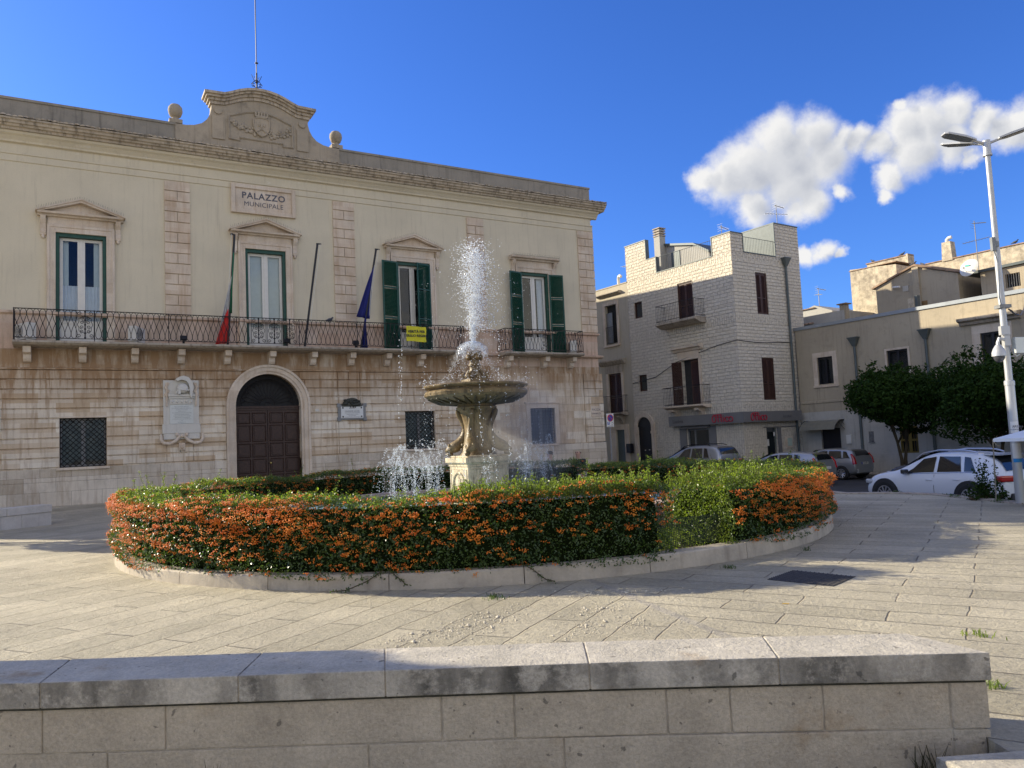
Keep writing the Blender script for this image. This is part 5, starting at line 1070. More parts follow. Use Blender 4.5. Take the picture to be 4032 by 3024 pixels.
t = roof_thing('rooftop_room', 'pale rooftop room with a dark sloping coping and a barred window', 'house'); m = MB(); wh = [(5.13, 5.79, 8.2, 8.88)]; m.wall(4.0, 9.0, 6.9, 9.22, wh, 5.0, 0.25); m.box(4.0, 9.0, 5.26, 9, 6.9, 9.2); m.build('walls', 'ochre', t); m = MB(); m.prism([(3.3, 9.20), (9.2, 9.30), (9.2, 9.43), (3.3, 9.33)], 4.85, 9.1); m.build('coping', 'grey_trim', t); back(t, 5.13, 5.79, 8.2, 8.88, y=5.24); m = MB()
for k in range(6): m.tube([(5.18 + k * 0.11, 5.02, 8.2), (5.18 + k * 0.11, 5.02, 8.88)], 0.014, 4)
m.build('window_bars', 'lead', t)
t = roof_thing('lower_tiled_roof', 'low shaded rooftop and wall between the stone house and the rubble house', 'house'); m = MB(); m.box(-6.6, -3.0, 4.0, 8.0, 6.5, 8.45); m.build('walls', 'lime', t); m = MB(); tiled(m, -6.8, -5.0, 3.6, 8.0, 7.9, 8.75); m.build('roof', 'tile', t)
t = roof_thing('far_white_house', 'small far white house with a tiled edge beside the stone house', 'house'); m = MB(); m.prism([(-9.6, 6), (-7.0, 6), (-7.0, 9.4), (-8.3, 9.95), (-9.6, 9.6)], 9.0, 13); m.build('walls', 'hut', t); m = MB(); m.box(-8.7, -8.2, 8.97, 9.01, 8.8, 9.15); m.build('window', 'room', t); m = MB(); tiled(m, -9.7, -8.2, 8.9, 13, 9.75, 9.9); m.build('roof', 'tile', t)
antenna('small far aerial above the far white house', (*rpt(-8.3, 9.6), 9.9), 1.3, R(10), 0.5)
t = roof_thing('square_chimney', 'short grey square chimney rising from the ochre parapet', 'chimney', 2.05, 2.0, 6.9); m = MB(); m.box(-0.16, 0.16, -0.16, 0.16, 0, 1.15); m.build('stack', 'rubble_wall', t); m = MB(); m.box(0.162, 0.30, -0.1, 0.16, 0, 1.25); m.build('flue', 'grey_trim', t)
t = roof_thing('pillar_chimney', 'thin plastered chimney with a flat dark cap at the left of the rooftops', 'chimney', -3.1, 4.2, 7.0); m = MB(); m.box(-0.18, 0.18, -0.18, 0.18, 0, 1.75); m.build('stack', 'ochre', t); m = MB(); m.box(-0.3, 0.3, -0.28, 0.28, 1.78, 1.84); m.build('cap', 'tile', t)
t = thing('satellite_dish', 'white satellite dish below the tall roof aerial', 'satellite dish', (*rpt(3.80, 4.3), 9.15), LA - R(8)); m = MB(); P = [(0.06 + 0.42 * i / 6, -0.10 + 0.12 * (i / 6) ** 2) for i in range(7)]; m.lathe(P, 24, (0, 0, 0.32), 'y', cap=False); m.rot(Matrix.Translation((0, 0, 0.32)) @ Matrix.Rotation(R(-22), 4, 'X') @ Matrix.Translation((0, 0, -0.32))); m.build('reflector', 'white_paint', t, True); m = MB(); m.tube([(0, -0.02, 0), (0, 0.05, 0.3)], 0.03, 6); m.tube([(0, -0.1, 0.05), (0, -0.42, 0.25)], 0.014, 5); m.box(-0.04, 0.04, -0.46, -0.38, 0.22, 0.32); m.build('arm', 'lead', t); m = MB(); m.box(-0.12, 0.12, -0.125, -0.115, 0.36, 0.45); m.build('badge', plain('teal_badge', (0.05, 0.4, 0.33), 0.5), t)
antenna('tall roof aerial with a grid panel above the satellite dish', (*rpt(3.9, 5.1), 9.2), 2.75, LA, 1.3)
# pigeons
def pigeon(x, y, z, rz, lb):
    t = thing('pigeon', lb, 'pigeon', (*rpt(x, y), z), LA + rz, 'pigeons on the roofs'); m = MB()
    m.tube([(-0.20, 0, 0.09), (-0.12, 0, 0.10), (-0.05, 0, 0.12), (0.04, 0, 0.14), (0.09, 0, 0.17), (0.115, 0, 0.215), (0.14, 0, 0.235), (0.165, 0, 0.23), (0.19, 0, 0.222)], [0.018, 0.035, 0.062, 0.066, 0.05, 0.03, 0.032, 0.022, 0.004], 8)
    for s in (-1, 1): m.tube([(0.01, s * 0.02, 0.09), (0.015, s * 0.02, 0.0)], 0.007, 4)
    m.build('body', plain('pigeon_feathers', (0.06, 0.065, 0.08), 0.7, 0.4, 20) if 'pig' not in M else 'pig', t, True); return t
M['pig'] = plain('pigeon_feathers', (0.06, 0.065, 0.08), 0.7, 0.4, 20)
for x, y, z, rz, lb in ((-2.2, 9.25, 11.93, 0.3, 'pigeon standing near the right end of the parapet above the rubble house'), (-4.1, 9.25, 11.93, 2.8, 'pigeon sitting on the left end of the parapet above the rubble house'), (0.55, 5.2, 10.33, 0.4, 'pigeon on the ridge of the gabled house, head up'), (0.95, 5.4, 10.24, 2.6, 'pigeon just right of the ridge of the gabled house'), (3.0, 9.1, 11.11, 2.9, 'pigeon on the far wall next to the tall aerial'), (4.05, 9.1, 11.11, 0.2, 'pigeon on the far wall just left of the lamp post'), (4.9, 9.1, 11.11, 2.7, 'pigeon on the far wall just right of the lamp post'), (5.9, 9.1, 11.11, 0.1, 'pigeon near the right end of the far wall, above the cable')): pigeon(x, y, z, rz, lb)
p_ = fpt(9.85, 0.12); t = thing('pigeon', 'dark pigeon perched on the string course behind the long balcony', 'pigeon', (p_[0], p_[1], 7.03), UA + 0.3, 'pigeons on the roofs')
for ch in bpy.data.objects['pigeon'].children: c_ = ch.copy(); COL.objects.link(c_); c_.parent = t
# ================================================================== fountain, pool, kerb, hedges
FC = (-0.77, 16.0)
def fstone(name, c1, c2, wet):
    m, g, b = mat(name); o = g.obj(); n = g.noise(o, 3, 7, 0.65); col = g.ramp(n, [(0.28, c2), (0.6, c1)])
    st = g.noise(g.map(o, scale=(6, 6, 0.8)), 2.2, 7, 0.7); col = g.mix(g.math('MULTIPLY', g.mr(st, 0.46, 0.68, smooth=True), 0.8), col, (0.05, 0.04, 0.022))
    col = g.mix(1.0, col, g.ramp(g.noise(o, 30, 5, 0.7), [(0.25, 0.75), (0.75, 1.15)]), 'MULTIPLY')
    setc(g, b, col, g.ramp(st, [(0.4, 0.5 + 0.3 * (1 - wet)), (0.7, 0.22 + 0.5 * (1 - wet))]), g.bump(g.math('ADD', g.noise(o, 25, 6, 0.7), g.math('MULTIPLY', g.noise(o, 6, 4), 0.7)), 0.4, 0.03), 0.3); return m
M['fstone'] = fstone('fountain_stone', (0.27, 0.19, 0.09), (0.085, 0.058, 0.028), 1.0); M['fped'] = fstone('pedestal_stone', (0.68, 0.575, 0.40), (0.46, 0.38, 0.25), 0.3); M['under_bowl_shade'] = fstone('shaded_wet_stone', (0.10, 0.078, 0.042), (0.04, 0.032, 0.018), 0.8); M['kerb'] = plaster('kerb_stone', (0.54, 0.47, 0.36), (0.38, 0.33, 0.26), stain=(0.16, 0.13, 0.10), amt=0.4, dark_amt=0.28, bump=0.45, scale=2.5)
FO = thing('fountain', 'carved stone fountain with four dolphins carrying a wide bowl', 'fountain', (FC[0], FC[1], 0), R(28))
m = MB(); h = 0.46
def sq(hh, z0, z1, h2=None):
    h2 = hh if h2 is None else h2; m.add([(-hh, -hh, z0), (hh, -hh, z0), (hh, hh, z0), (-hh, hh, z0), (-h2, -h2, z1), (h2, -h2, z1), (h2, h2, z1), (-h2, h2, z1)], [(3, 2, 1, 0), (4, 5, 6, 7), (0, 1, 5, 4), (1, 2, 6, 5), (2, 3, 7, 6), (3, 0, 4, 7)])
sq(0.62, 0.0, 0.30); sq(0.52, 0.30, 0.42); sq(0.46, 0.42, 1.25); sq(0.48, 1.25, 1.28); sq(0.47, 1.28, 1.33, 0.52); sq(0.53, 1.33, 1.43); sq(0.46, 1.432, 1.47)
for a in range(4):
    q = MB(); q.tube([(x, -0.465, z) for x, z in arc(0, 0.86, 0.27, 0, 2 * PI, 24)[:-1]], 0.028, 6, closed=True); q.tube([(-0.39, -0.462, 0.5), (0.39, -0.462, 0.5), (0.39, -0.462, 1.19), (-0.39, -0.462, 1.19)], 0.014, 4, closed=True); q.ball((0, -0.46, 0.86), 0.13, (1, 0.35, 1.25), 10, 8); q.rot(Matrix.Rotation(a * PI / 2, 4, 'Z')); m.add(q.v, q.f)
m.build('pedestal', 'fped', FO, bevel=0.008)
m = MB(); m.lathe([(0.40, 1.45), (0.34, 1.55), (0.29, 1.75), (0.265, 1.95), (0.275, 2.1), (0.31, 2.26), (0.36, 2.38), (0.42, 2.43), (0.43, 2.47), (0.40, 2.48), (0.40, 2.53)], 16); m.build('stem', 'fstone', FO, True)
dol = MB()
# dolphin head down at a corner, tail curling up to the bowl; profile along its own plane (r outwards, z up)
path = [(0.74, 1.56), (0.67, 1.59), (0.59, 1.62), (0.50, 1.65), (0.41, 1.71), (0.33, 1.82), (0.28, 1.96), (0.29, 2.10), (0.34, 2.22), (0.40, 2.33), (0.42, 2.44)]
rad = [0.022, 0.05, 0.105, 0.135, 0.125, 0.10, 0.078, 0.066, 0.06, 0.055, 0.05]
dol.tube([(r_, 0.05 * math.sin(i * 0.8), z) for i, (r_, z) in enumerate(path)], rad, 12)
dol.tube([(0.74, 0, 1.49), (0.66, 0, 1.50), (0.56, 0, 1.53)], [0.03, 0.05, 0.07], 8)       # lower jaw
for s in (-1, 1):
    dol.ball((0.60, s * 0.115, 1.69), 0.035, n=8, m=6); dol.add([(0.52, s * 0.12, 1.60), (0.36, s * 0.30, 1.50), (0.42, s * 0.28, 1.62), (0.44, s * 0.13, 1.72)], [(0, 1, 2, 3), (3, 2, 1, 0)])
    dol.add([(0.38, 0, 2.26), (0.50, s * 0.20, 2.44), (0.40, s * 0.24, 2.50), (0.30, s * 0.06, 2.44)], [(0, 1, 2, 3), (3, 2, 1, 0)])
dol.add([(0.50, 0.0, 1.80), (0.50, 0.02, 2.06), (0.40, 0.0, 2.05), (0.44, 0, 1.8)], [(0, 1, 2, 3), (3, 2, 1, 0)])
d0 = None
for k in range(4):
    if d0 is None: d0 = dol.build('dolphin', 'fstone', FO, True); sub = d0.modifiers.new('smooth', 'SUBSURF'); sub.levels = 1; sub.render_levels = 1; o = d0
    else: o = d0.copy(); COL.objects.link(o); o.parent = FO
    o.rotation_euler = (0, 0, R(45) + k * PI / 2)
m = MB(); m.lathe([(0.36, 2.55), (0.50, 2.565), (0.80, 2.615), (1.00, 2.68), (1.075, 2.75), (1.085, 2.82), (1.05, 2.87), (0.985, 2.885), (0.98, 2.92), (1.03, 2.925), (1.04, 2.945), (1.09, 2.955), (1.10, 2.985), (1.08, 3.01), (1.03, 3.015), (0.97, 2.98), (0.85, 2.93), (0.3, 2.86), (0.02, 2.85)], 56)
rr = random.Random(4); m.v = [(x, y, 2.51 + (z - 2.51) * 0.84) for x, y, z in m.v]
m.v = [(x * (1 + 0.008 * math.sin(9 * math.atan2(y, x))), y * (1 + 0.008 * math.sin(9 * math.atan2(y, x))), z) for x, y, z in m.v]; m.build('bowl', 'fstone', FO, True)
m = MB()
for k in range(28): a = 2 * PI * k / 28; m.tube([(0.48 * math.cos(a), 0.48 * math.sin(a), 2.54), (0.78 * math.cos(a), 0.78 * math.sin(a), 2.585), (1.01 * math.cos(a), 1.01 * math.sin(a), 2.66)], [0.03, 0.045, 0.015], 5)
m.build('bowl_gadroons', 'under_bowl_shade', FO, True)  # shade under the bowl is painted into these dark, wet-stained ribs
m = MB(); m.box(-0.22, 0.22, -0.22, 0.22, 2.78, 3.06); m.lathe([(0.20, 3.05), (0.17, 3.10), (0.13, 3.18), (0.105, 3.30), (0.11, 3.33), (0.135, 3.34), (0.135, 3.37), (0.11, 3.38), (0.10, 3.46), (0.12, 3.54), (0.15, 3.60), (0.155, 3.64), (0.10, 3.66)], 20)
for k in range(4):
    a = k * PI / 2 + PI / 4; c_, s_ = math.cos(a), math.sin(a); m.tube([(0.12 * c_, 0.12 * s_, 3.26), (0.18 * c_, 0.18 * s_, 3.14), (0.25 * c_, 0.25 * s_, 3.10), (0.28 * c_, 0.28 * s_, 3.17), (0.24 * c_, 0.24 * s_, 3.20)], [0.04, 0.05, 0.045, 0.04, 0.025], 8); m.ball((0.14 * math.cos(a + 0.78), 0.14 * math.sin(a + 0.78), 3.52), 0.06, (1, 1, 1.2), 8, 6); m.ball((0.17 * math.cos(a + 0.78), 0.17 * math.sin(a + 0.78), 3.12), 0.06, n=8, m=6)
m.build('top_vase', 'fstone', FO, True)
# pool
m = MB(); m.lathe([(4.36, 0.0), (4.36, 0.50), (4.40, 0.50), (4.40, 0.57), (4.02, 0.57), (4.02, 0.50), (4.06, 0.50), (4.06, 0.05)], 72, (FC[0], FC[1], 0), cap=False); po = m.build('fountain_pool', plain('pink_stone_rim', (0.40, 0.30, 0.24), 0.7, 0.2, 4)); tag(po, 'low round pool wall with a pinkish rim around the fountain', 'pool')
def water():
    m, g, b = mat('pool_water'); p = g.pos(); setc(g, b, g.ramp(g.noise(p, 1.2, 3), [(0.3, (0.20, 0.36, 0.44)), (0.7, (0.30, 0.46, 0.52))]), 0.08, g.bump(g.noise(p, 9, 4), 0.5, 0.05), 0.5); return m
M['water'] = water(); m = MB(); m.lathe([(4.05, 0.48), (0.01, 0.48)], 64, (FC[0], FC[1], 0), cap=False); tag(m.build('pool_water', 'water', None, True), kind='structure')
# planted ring: kerb with joints, soil, gravel
KR = 6.76
m = MB(); n = 26
def ktop(a): return 0.165 + 0.045 * math.cos(a - R(-40))
for k in range(n):
    a0, a1 = 2 * PI * k / n + 0.0008, 2 * PI * (k + 1) / n - 0.0008; A = [a0 + (a1 - a0) * i / 6 for i in range(7)]
    prof = lambda a: [(KR, -0.05), (KR - 0.01, ktop(a) - 0.02), (KR - 0.03, ktop(a)), (KR - 0.26, ktop(a)), (KR - 0.26, -0.05)]
    vs = [(FC[0] + r_ * math.cos(a), FC[1] + r_ * math.sin(a), z) for a in A for r_, z in prof(a)]
    fs = [(i * 5 + j, i * 5 + 5 + j, i * 5 + 6 + j, i * 5 + 1 + j) for i in range(6) for j in range(4)] + [(0, 1, 2, 3, 4), (34, 33, 32, 31, 30)]; m.add(vs, fs)
kb = m.build('ring_kerb', 'kerb'); tag(kb, 'round pale stone kerb enclosing the hedges and fountain', 'kerb')
m = MB(); m.lathe([(KR - 0.25, 0.10), (4.3, 0.11)], 64, (FC[0], FC[1], 0), cap=False); tag(m.build('bed_soil', plain('bed_soil', (0.10, 0.075, 0.05), 0.95, 0.4, 8, bump=0.3)), kind='structure')
# hedges of firethorn: many leaf-sized faces, berry clusters as a part
def leaf_mat(name, c1, c2, gloss=0.35, tr=0.35, spec=0.5):
    m, g, b = mat(name); o = g.obj(); n = g.noise(o, 2.2, 5, 0.6); n2 = g.noise(o, 45, 2)
    col = g.ramp(g.math('ADD', g.math('MULTIPLY', n, 0.6), g.math('MULTIPLY', n2, 0.4)), [(0.35, c1), (0.65, c2)]); setc(g, b, col, gloss, None, spec)
    t = g.n('BsdfTranslucent', Color=g.mix(1.0, col, (1.5, 1.7, 0.6), 'MULTIPLY')); mx = g.k.new('ShaderNodeMixShader'); mx.inputs[0].default_value = tr; g.l.new(b.outputs[0], mx.inputs[1]); g.l.new(t, mx.inputs[2]); g.l.new(mx.outputs[0], g.k['Material Output'].inputs[0]); return m
M['leaf'] = leaf_mat('firethorn_leaves', (0.026, 0.056, 0.012), (0.085, 0.135, 0.026)); M['leaf_tip'] = leaf_mat('young_firethorn_leaves', (0.12, 0.17, 0.03), (0.24, 0.28, 0.055), 0.4, 0.45); M['tree_leaf'] = leaf_mat('dark_tree_leaves', (0.011, 0.030, 0.004), (0.034, 0.066, 0.009), 0.7, 0.15, 0.12)
def berry_mat():
    m, g, b = mat('orange_berries'); n = g.noise(g.obj(), 6, 3); setc(g, b, g.ramp(n, [(0.35, (0.68, 0.13, 0.010)), (0.65, (0.84, 0.29, 0.03))]), 0.4, None, 0.4); return m
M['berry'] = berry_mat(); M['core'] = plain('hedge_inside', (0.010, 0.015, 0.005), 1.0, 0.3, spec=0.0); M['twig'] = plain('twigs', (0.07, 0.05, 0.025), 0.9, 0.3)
def leaves_mesh(name, P, Nn, size, m, parent=None, spread=0.9, asp=0.48):
    """P points, Nn preferred normals -> one mesh of small pointed leaves"""
    n = len(P); d = Nn + RNG.normal(0, spread, (n, 3)); d /= np.linalg.norm(d, axis=1)[:, None] + 1e-9
    t = RNG.normal(0, 1, (n, 3)); t -= (t * d).sum(1)[:, None] * d; t /= np.linalg.norm(t, axis=1)[:, None] + 1e-9; b_ = np.cross(d, t)
    s = (size * RNG.uniform(0.65, 1.35, n))[:, None]; w = s * asp
    V = np.empty((n, 4, 3)); V[:, 0] = P - t * s * 0.5; V[:, 1] = P + b_ * w * 0.5 + d * s * 0.06; V[:, 2] = P + t * s * 0.5; V[:, 3] = P - b_ * w * 0.5 + d * s * 0.06
    return np_mesh(name, V.reshape(-1, 3), np.arange(n * 4), 4, m, parent)
OCT_V = np.array([(1, 0, 0), (-1, 0, 0), (0, 1, 0), (0, -1, 0), (0, 0, 1), (0, 0, -1)], float); OCT_F = np.array([(0, 2, 4), (2, 1, 4), (1, 3, 4), (3, 0, 4), (2, 0, 5), (1, 2, 5), (3, 1, 5), (0, 3, 5)])
def octs(name, P, r, m, parent=None, stretch=None):
    n = len(P); r = np.broadcast_to(np.asarray(r, float).reshape(-1, 1, 1), (n, 1, 1)); V = P[:, None, :] + OCT_V[None] * r * (1 if stretch is None else stretch[:, None, :])
    F = (OCT_F[None] + (np.arange(n) * 6)[:, None, None]).reshape(-1); return np_mesh(name, V.reshape(-1, 3), F, 3, m, parent, smooth=True)
def vnoise(x, seed):      # cheap 1-d/2-d value noise for patchiness
    return 0.5 + 0.25 * np.sin(x * 1.7 + seed) + 0.15 * np.sin(x * 4.1 + seed * 2.3) + 0.1 * np.sin(x * 9.7 + seed * 5.1)
def hedge(name, label, a0, a1, ri, ro, ztop, seed, dens=2300, berries=3000, leaf=0.036, tall=0.0, tips=0.35, front=1.0):
    H = thing(name, label, 'hedge', (FC[0], FC[1], 0), 0, 'firethorn hedges around the fountain'); a0, a1 = R(a0), R(a1); rm = (ri + ro) / 2; L = (a1 - a0) * rm; zb = 0.20
    def bulge(a): return 0.05 * np.sin(a * 11 + seed) + 0.03 * np.sin(a * 23 + 2 * seed)
    def zt(a): return ztop + 0.035 * np.sin(a * 9 + seed) + 0.03 * np.sin(a * 21 + seed * 3)
    def sample(n, face):
        a = RNG.uniform(a0, a1, n)
        dep = RNG.exponential(0.035, n) - 0.02
        if face == 'out': z = zb - 0.07 + (zt(a) - zb + 0.07) * RNG.uniform(0, 1, n); r = ro + bulge(a + z) - dep - 0.10 * np.clip((z - zt(a) + 0.15) / 0.15, 0, 1) ** 2; N = np.stack([np.cos(a), np.sin(a), 0.35 + 0 * a], 1)
        elif face == 'in': z = zb + (zt(a) - zb) * RNG.uniform(0, 1, n); r = ri + bulge(a - z) + dep; N = np.stack([-np.cos(a), -np.sin(a), 0.35 + 0 * a], 1)
        elif face == 'top': r = RNG.uniform(ri, ro, n); z = zt(a) - dep * 1.2 + 0.03 * np.sin(r * 14 + a * 40); N = np.stack([0 * a, 0 * a, 1 + 0 * a], 1)
        else: e = a0 if face == 'e0' else a1; s_ = -1 if face == 'e0' else 1; r = RNG.uniform(ri, ro, n); z = zb + (ztop - zb) * RNG.uniform(0, 1, n); a = e + s_ * (-dep + 0.03 * np.sin(z * 9)) / r; N = np.stack([-s_ * np.sin(a), s_ * np.cos(a), 0.3 + 0 * a], 1)
        return np.stack([r * np.cos(a), r * np.sin(a), z], 1), N, a
    def cnt(area, k=1.0): return int(area * dens * k)
    hh = ztop - zb; w = ro - ri; parts = [sample(cnt(L * hh * ro / rm, front), 'out'), sample(cnt(L * hh, 0.8), 'in'), sample(cnt(L * w), 'top'), sample(cnt(hh * w), 'e0'), sample(cnt(hh * w), 'e1')]
    P = np.concatenate([p[0] for p in parts]); Nn = np.concatenate([p[1] for p in parts])
    def clump(p): return (np.sin(p[:, 0] * 17 + seed) * np.sin(p[:, 1] * 19 + 1.3 * seed) * np.sin(p[:, 2] * 16 + seed) + 0.7 * np.sin(p[:, 0] * 31 + p[:, 2] * 13) * np.sin(p[:, 1] * 29 - p[:, 2] * 21))
    c_ = clump(P); keep = RNG.uniform(0, 1, len(P)) < np.clip(0.72 + 0.75 * c_, 0.16, 1); P, Nn, c_ = P[keep], Nn[keep], c_[keep]; P = P + Nn * (0.035 * c_)[:, None]
    leaves_mesh('leaves', P, Nn, leaf, 'leaf', H)
    # lighter young tips along the top, some on stems that stick up
    Pt, Nt, at = sample(cnt(L * w, 0.9 * tips), 'top'); Pt[:, 2] += np.abs(RNG.normal(0, 0.03, len(Pt))); Ps = []; st = MB()
    if tips > 0.7: pe = sample(cnt(hh * w, 1.3), 'e0'); Ps.append(pe[0] + pe[1] * 0.03)  # extra light leaves paint sunlight onto the end face
    for i in range(int(L * (16 + 60 * tall))):
        a = RNG.uniform(a0, a1); r = RNG.uniform(ri + 0.03, ro - 0.03); hgt = RNG.uniform(0.04, 0.11) + (RNG.uniform(0.0, 0.30) if RNG.uniform() < 0.10 + tall else 0); tx, ty = RNG.normal(0, 0.3, 2) * hgt
        p0 = np.array([r * math.cos(a), r * math.sin(a), zt(a) - 0.05]); p1 = p0 + (tx, ty, hgt + 0.05); st.tube([p0, (p0 + p1) / 2 + (0.1 * tx, 0.1 * ty, 0), p1], 0.003, 3, cap=False)
        k = 8 + int(hgt * 110); f = RNG.uniform(0.1, 1.03, k)[:, None]; Ps.append(p0 + (p1 - p0) * f + RNG.normal(0, 0.013 + 0.02 * tall, (k, 3)))
    Ps = np.concatenate([Pt] + Ps); leaves_mesh('young_shoots', Ps, np.tile((0, 0, 0.6), (len(Ps), 1)), leaf * 0.85, 'leaf_tip', H); st.build('stems', 'twig', H)['kind'] = 'stuff'
    # a few sprays hanging out of the face
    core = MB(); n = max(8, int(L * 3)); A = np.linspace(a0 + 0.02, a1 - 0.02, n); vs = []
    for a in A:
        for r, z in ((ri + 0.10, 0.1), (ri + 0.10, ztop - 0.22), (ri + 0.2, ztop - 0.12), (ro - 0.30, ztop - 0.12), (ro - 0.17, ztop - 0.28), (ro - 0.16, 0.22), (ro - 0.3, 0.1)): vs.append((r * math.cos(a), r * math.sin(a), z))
    core.add(vs, [(i * 7 + j, i * 7 + 7 + j, i * 7 + 7 + (j + 1) % 7, i * 7 + (j + 1) % 7) for i in range(n - 1) for j in range(7)] + [tuple(range(7)), tuple((n - 1) * 7 + j for j in range(6, -1, -1))]); core.build('shade_core', 'core', H)  # solid near-black core blocks the view and stands for shade inside
    if berries:
        Q = []
        for face, share in (('out', 0.72), ('top', 0.13), ('in', 0.15)):
            n = int(berries * share * 6); p, N, a = sample(n, face); z = p[:, 2]
            rel = (z - zb) / (ztop - zb); s = a * rm
            if face == 'out': k = (0.17 + 0.75 * np.clip((rel - 0.25) / 0.6, 0, 1) ** 1.5) * (0.18 + 1.35 * vnoise(s * 1.3 + 2.0 * np.sin(z * 5 + s), seed) ** 2.0)
            elif face == 'top': k = np.clip((np.hypot(p[:, 0], p[:, 1]) - ro + 0.5) / 0.5, 0, 1) * vnoise(s * 1.1, seed)
            else: k = 0.8 * np.clip(rel, 0, 1) * vnoise(s * 0.9, seed + 2)
            if tall: k = k * np.where(a < a0 + tall * 0.0 - 9, 0, 1)
            if face == 'out' and seed == 1: k = k * np.where(a > R(264), np.clip(1.0 - (a - R(264)) / R(14) * 0.7, 0.30, 1), 1.0)
            keep = RNG.uniform(0, 1, n) < k * 0.42; Q.append((p + N * 0.022)[keep])
        Q = np.concatenate(Q); m_ = 10; B_ = (Q[:, None, :] + RNG.normal(0, 1, (len(Q), m_, 3)) * np.array((0.024, 0.024, 0.011))).reshape(-1, 3); octs('berries', B_, RNG.uniform(0.0065, 0.0105, len(B_)), 'berry', H)
    return H
hedge('firethorn_hedge', 'long curved firethorn hedge thick with orange berries, nearest and leftmost around the fountain', 117.5, 294.0, 5.98, 6.74, 1.06, 1, dens=3000, berries=9000)
hedge('firethorn_hedge', 'curved firethorn hedge right of the gap with netting, sunlit end and berried right side', -57.0, 62.0, 5.42, 6.74, 0.97, 2, dens=2500, berries=4800, tall=0.03, tips=0.8)
hedge('firethorn_hedge', 'short dark shaded hedge behind the water jets, in front of the town hall', 66.0, 116.3, 5.9, 6.7, 1.04, 3, dens=1500, berries=300, leaf=0.045)
# taller light shoots at the right end of the front hedge
def tall_shoots(name, label, a0, a1, n, r0, r1, zb, hmax):
    Ps = []; st = MB()
    for i in range(n):
        a = R(RNG.uniform(a0, a1)); r = RNG.uniform(r0, r1); h = RNG.uniform(0.06, hmax) * RNG.uniform(0.5, 1); tx, ty = RNG.normal(0, 0.22, 2) * h; p0 = np.array([FC[0] + r * math.cos(a), FC[1] + r * math.sin(a), zb - 0.04]); p1 = p0 + (tx, ty, h)
        st.tube([p0, p1], 0.003, 3, cap=False); k = 10 + int(h * 90); f = RNG.uniform(0.0, 1.03, k)[:, None]; Ps.append(p0 + (p1 - p0) * f + RNG.normal(0, 0.016, (k, 3)))
    Ps = np.concatenate(Ps); t = tag(leaves_mesh(name, Ps, np.tile((0, 0, 0.6), (len(Ps), 1)), 0.032, 'leaf_tip'), label, 'shrub'); st.build('stems', 'twig', t)['kind'] = 'stuff'; return t
tall_shoots('young_shoots', 'tuft of pale young shoots standing above the front hedge by the gap', 270, 293.5, 760, 6.0, 6.7, 1.04, 0.30)
tall_shoots('young_shoots', 'tuft of pale young shoots on the left end of the right-hand hedge', -57.5, -38, 620, 5.45, 6.6, 0.96, 0.40)
tall_shoots('young_shoots', 'few thin pale shoots on the middle of the front hedge', 245, 272, 45, 6.0, 6.4, 1.04, 0.20)
# plastic netting across the gap
nt = thing('plastic_netting', 'dark green plastic netting stretched across the gap between the hedges', 'netting', (FC[0], FC[1], 0), 0); m = MB(); A = np.linspace(R(-66.5), R(-55.0), 46)
for i, a in enumerate(A): m.tube([(6.45 * math.cos(a), 6.45 * math.sin(a), 0.22), (6.45 * math.cos(a), 6.45 * math.sin(a), 0.60 + 0.01 * math.sin(i))], 0.0045, 3, cap=False)
for k in range(20): z = 0.22 + 0.0195 * k; m.tube([(6.452 * math.cos(a), 6.452 * math.sin(a), z + 0.008 * math.sin(i * 0.9 + k)) for i, a in enumerate(A)], 0.0045, 3, cap=False)
m.build('mesh', plain('netting_plastic', (0.012, 0.025, 0.014), 0.6), nt)
P = np.stack([FC[0] + RNG.uniform(5.3, 6.35, 2600) * np.cos(an := R(1) * RNG.uniform(-66, -56, 2600)), FC[1] + RNG.uniform(5.3, 6.35, 2600) * np.sin(an), 0.14 + np.abs(RNG.normal(0, 0.11, 2600))], 1); tag(leaves_mesh('undergrowth', P, np.tile((0, 0, 1.0), (2600, 1)), 0.04, 'leaf_tip'), None, None, None, 'stuff')
# twigs that hang over the kerb
for lb, a, pts in (('thorny twig hanging over the kerb left of the front hedge middle', 262.5, ((0, 0.24, 0), (-0.18, 0.12, 0.05), (-0.42, 0.03, 0.12), (-0.62, 0.02, 0.15))), ('thorny twig hanging over the kerb to the right of another one', 263.0, ((0, 0.24, 0), (0.12, 0.16, 0.04), (0.25, 0.06, 0.07))), ('thorny twig hanging over the kerb near the right part of the front hedge', 276.5, ((0, 0.26, 0), (0.15, 0.17, 0.04), (0.30, 0.05, 0.09), (0.40, 0.03, 0.14)))):
    a = R(a); c_, s_ = math.cos(a), math.sin(a); P = [(FC[0] + (6.74 + o_) * c_ - t_ * s_, FC[1] + (6.74 + o_) * s_ + t_ * c_, z) for t_, z, o_ in pts]; m = MB(); m.tube(P, 0.006, 4); tw = m.build('hedge_twig', 'twig'); tag(tw, lb, 'twig', 'twigs over the kerb'); Q = np.concatenate([np.array(P[i]) + (np.array(P[i + 1]) - np.array(P[i])) * RNG.uniform(0, 1, (26, 1)) + RNG.normal(0, 0.014, (26, 3)) for i in range(len(P) - 1)]); leaves_mesh('leaves', Q, np.tile((0, -0.3, 0.6), (len(Q), 1)), 0.03, 'leaf', tw)
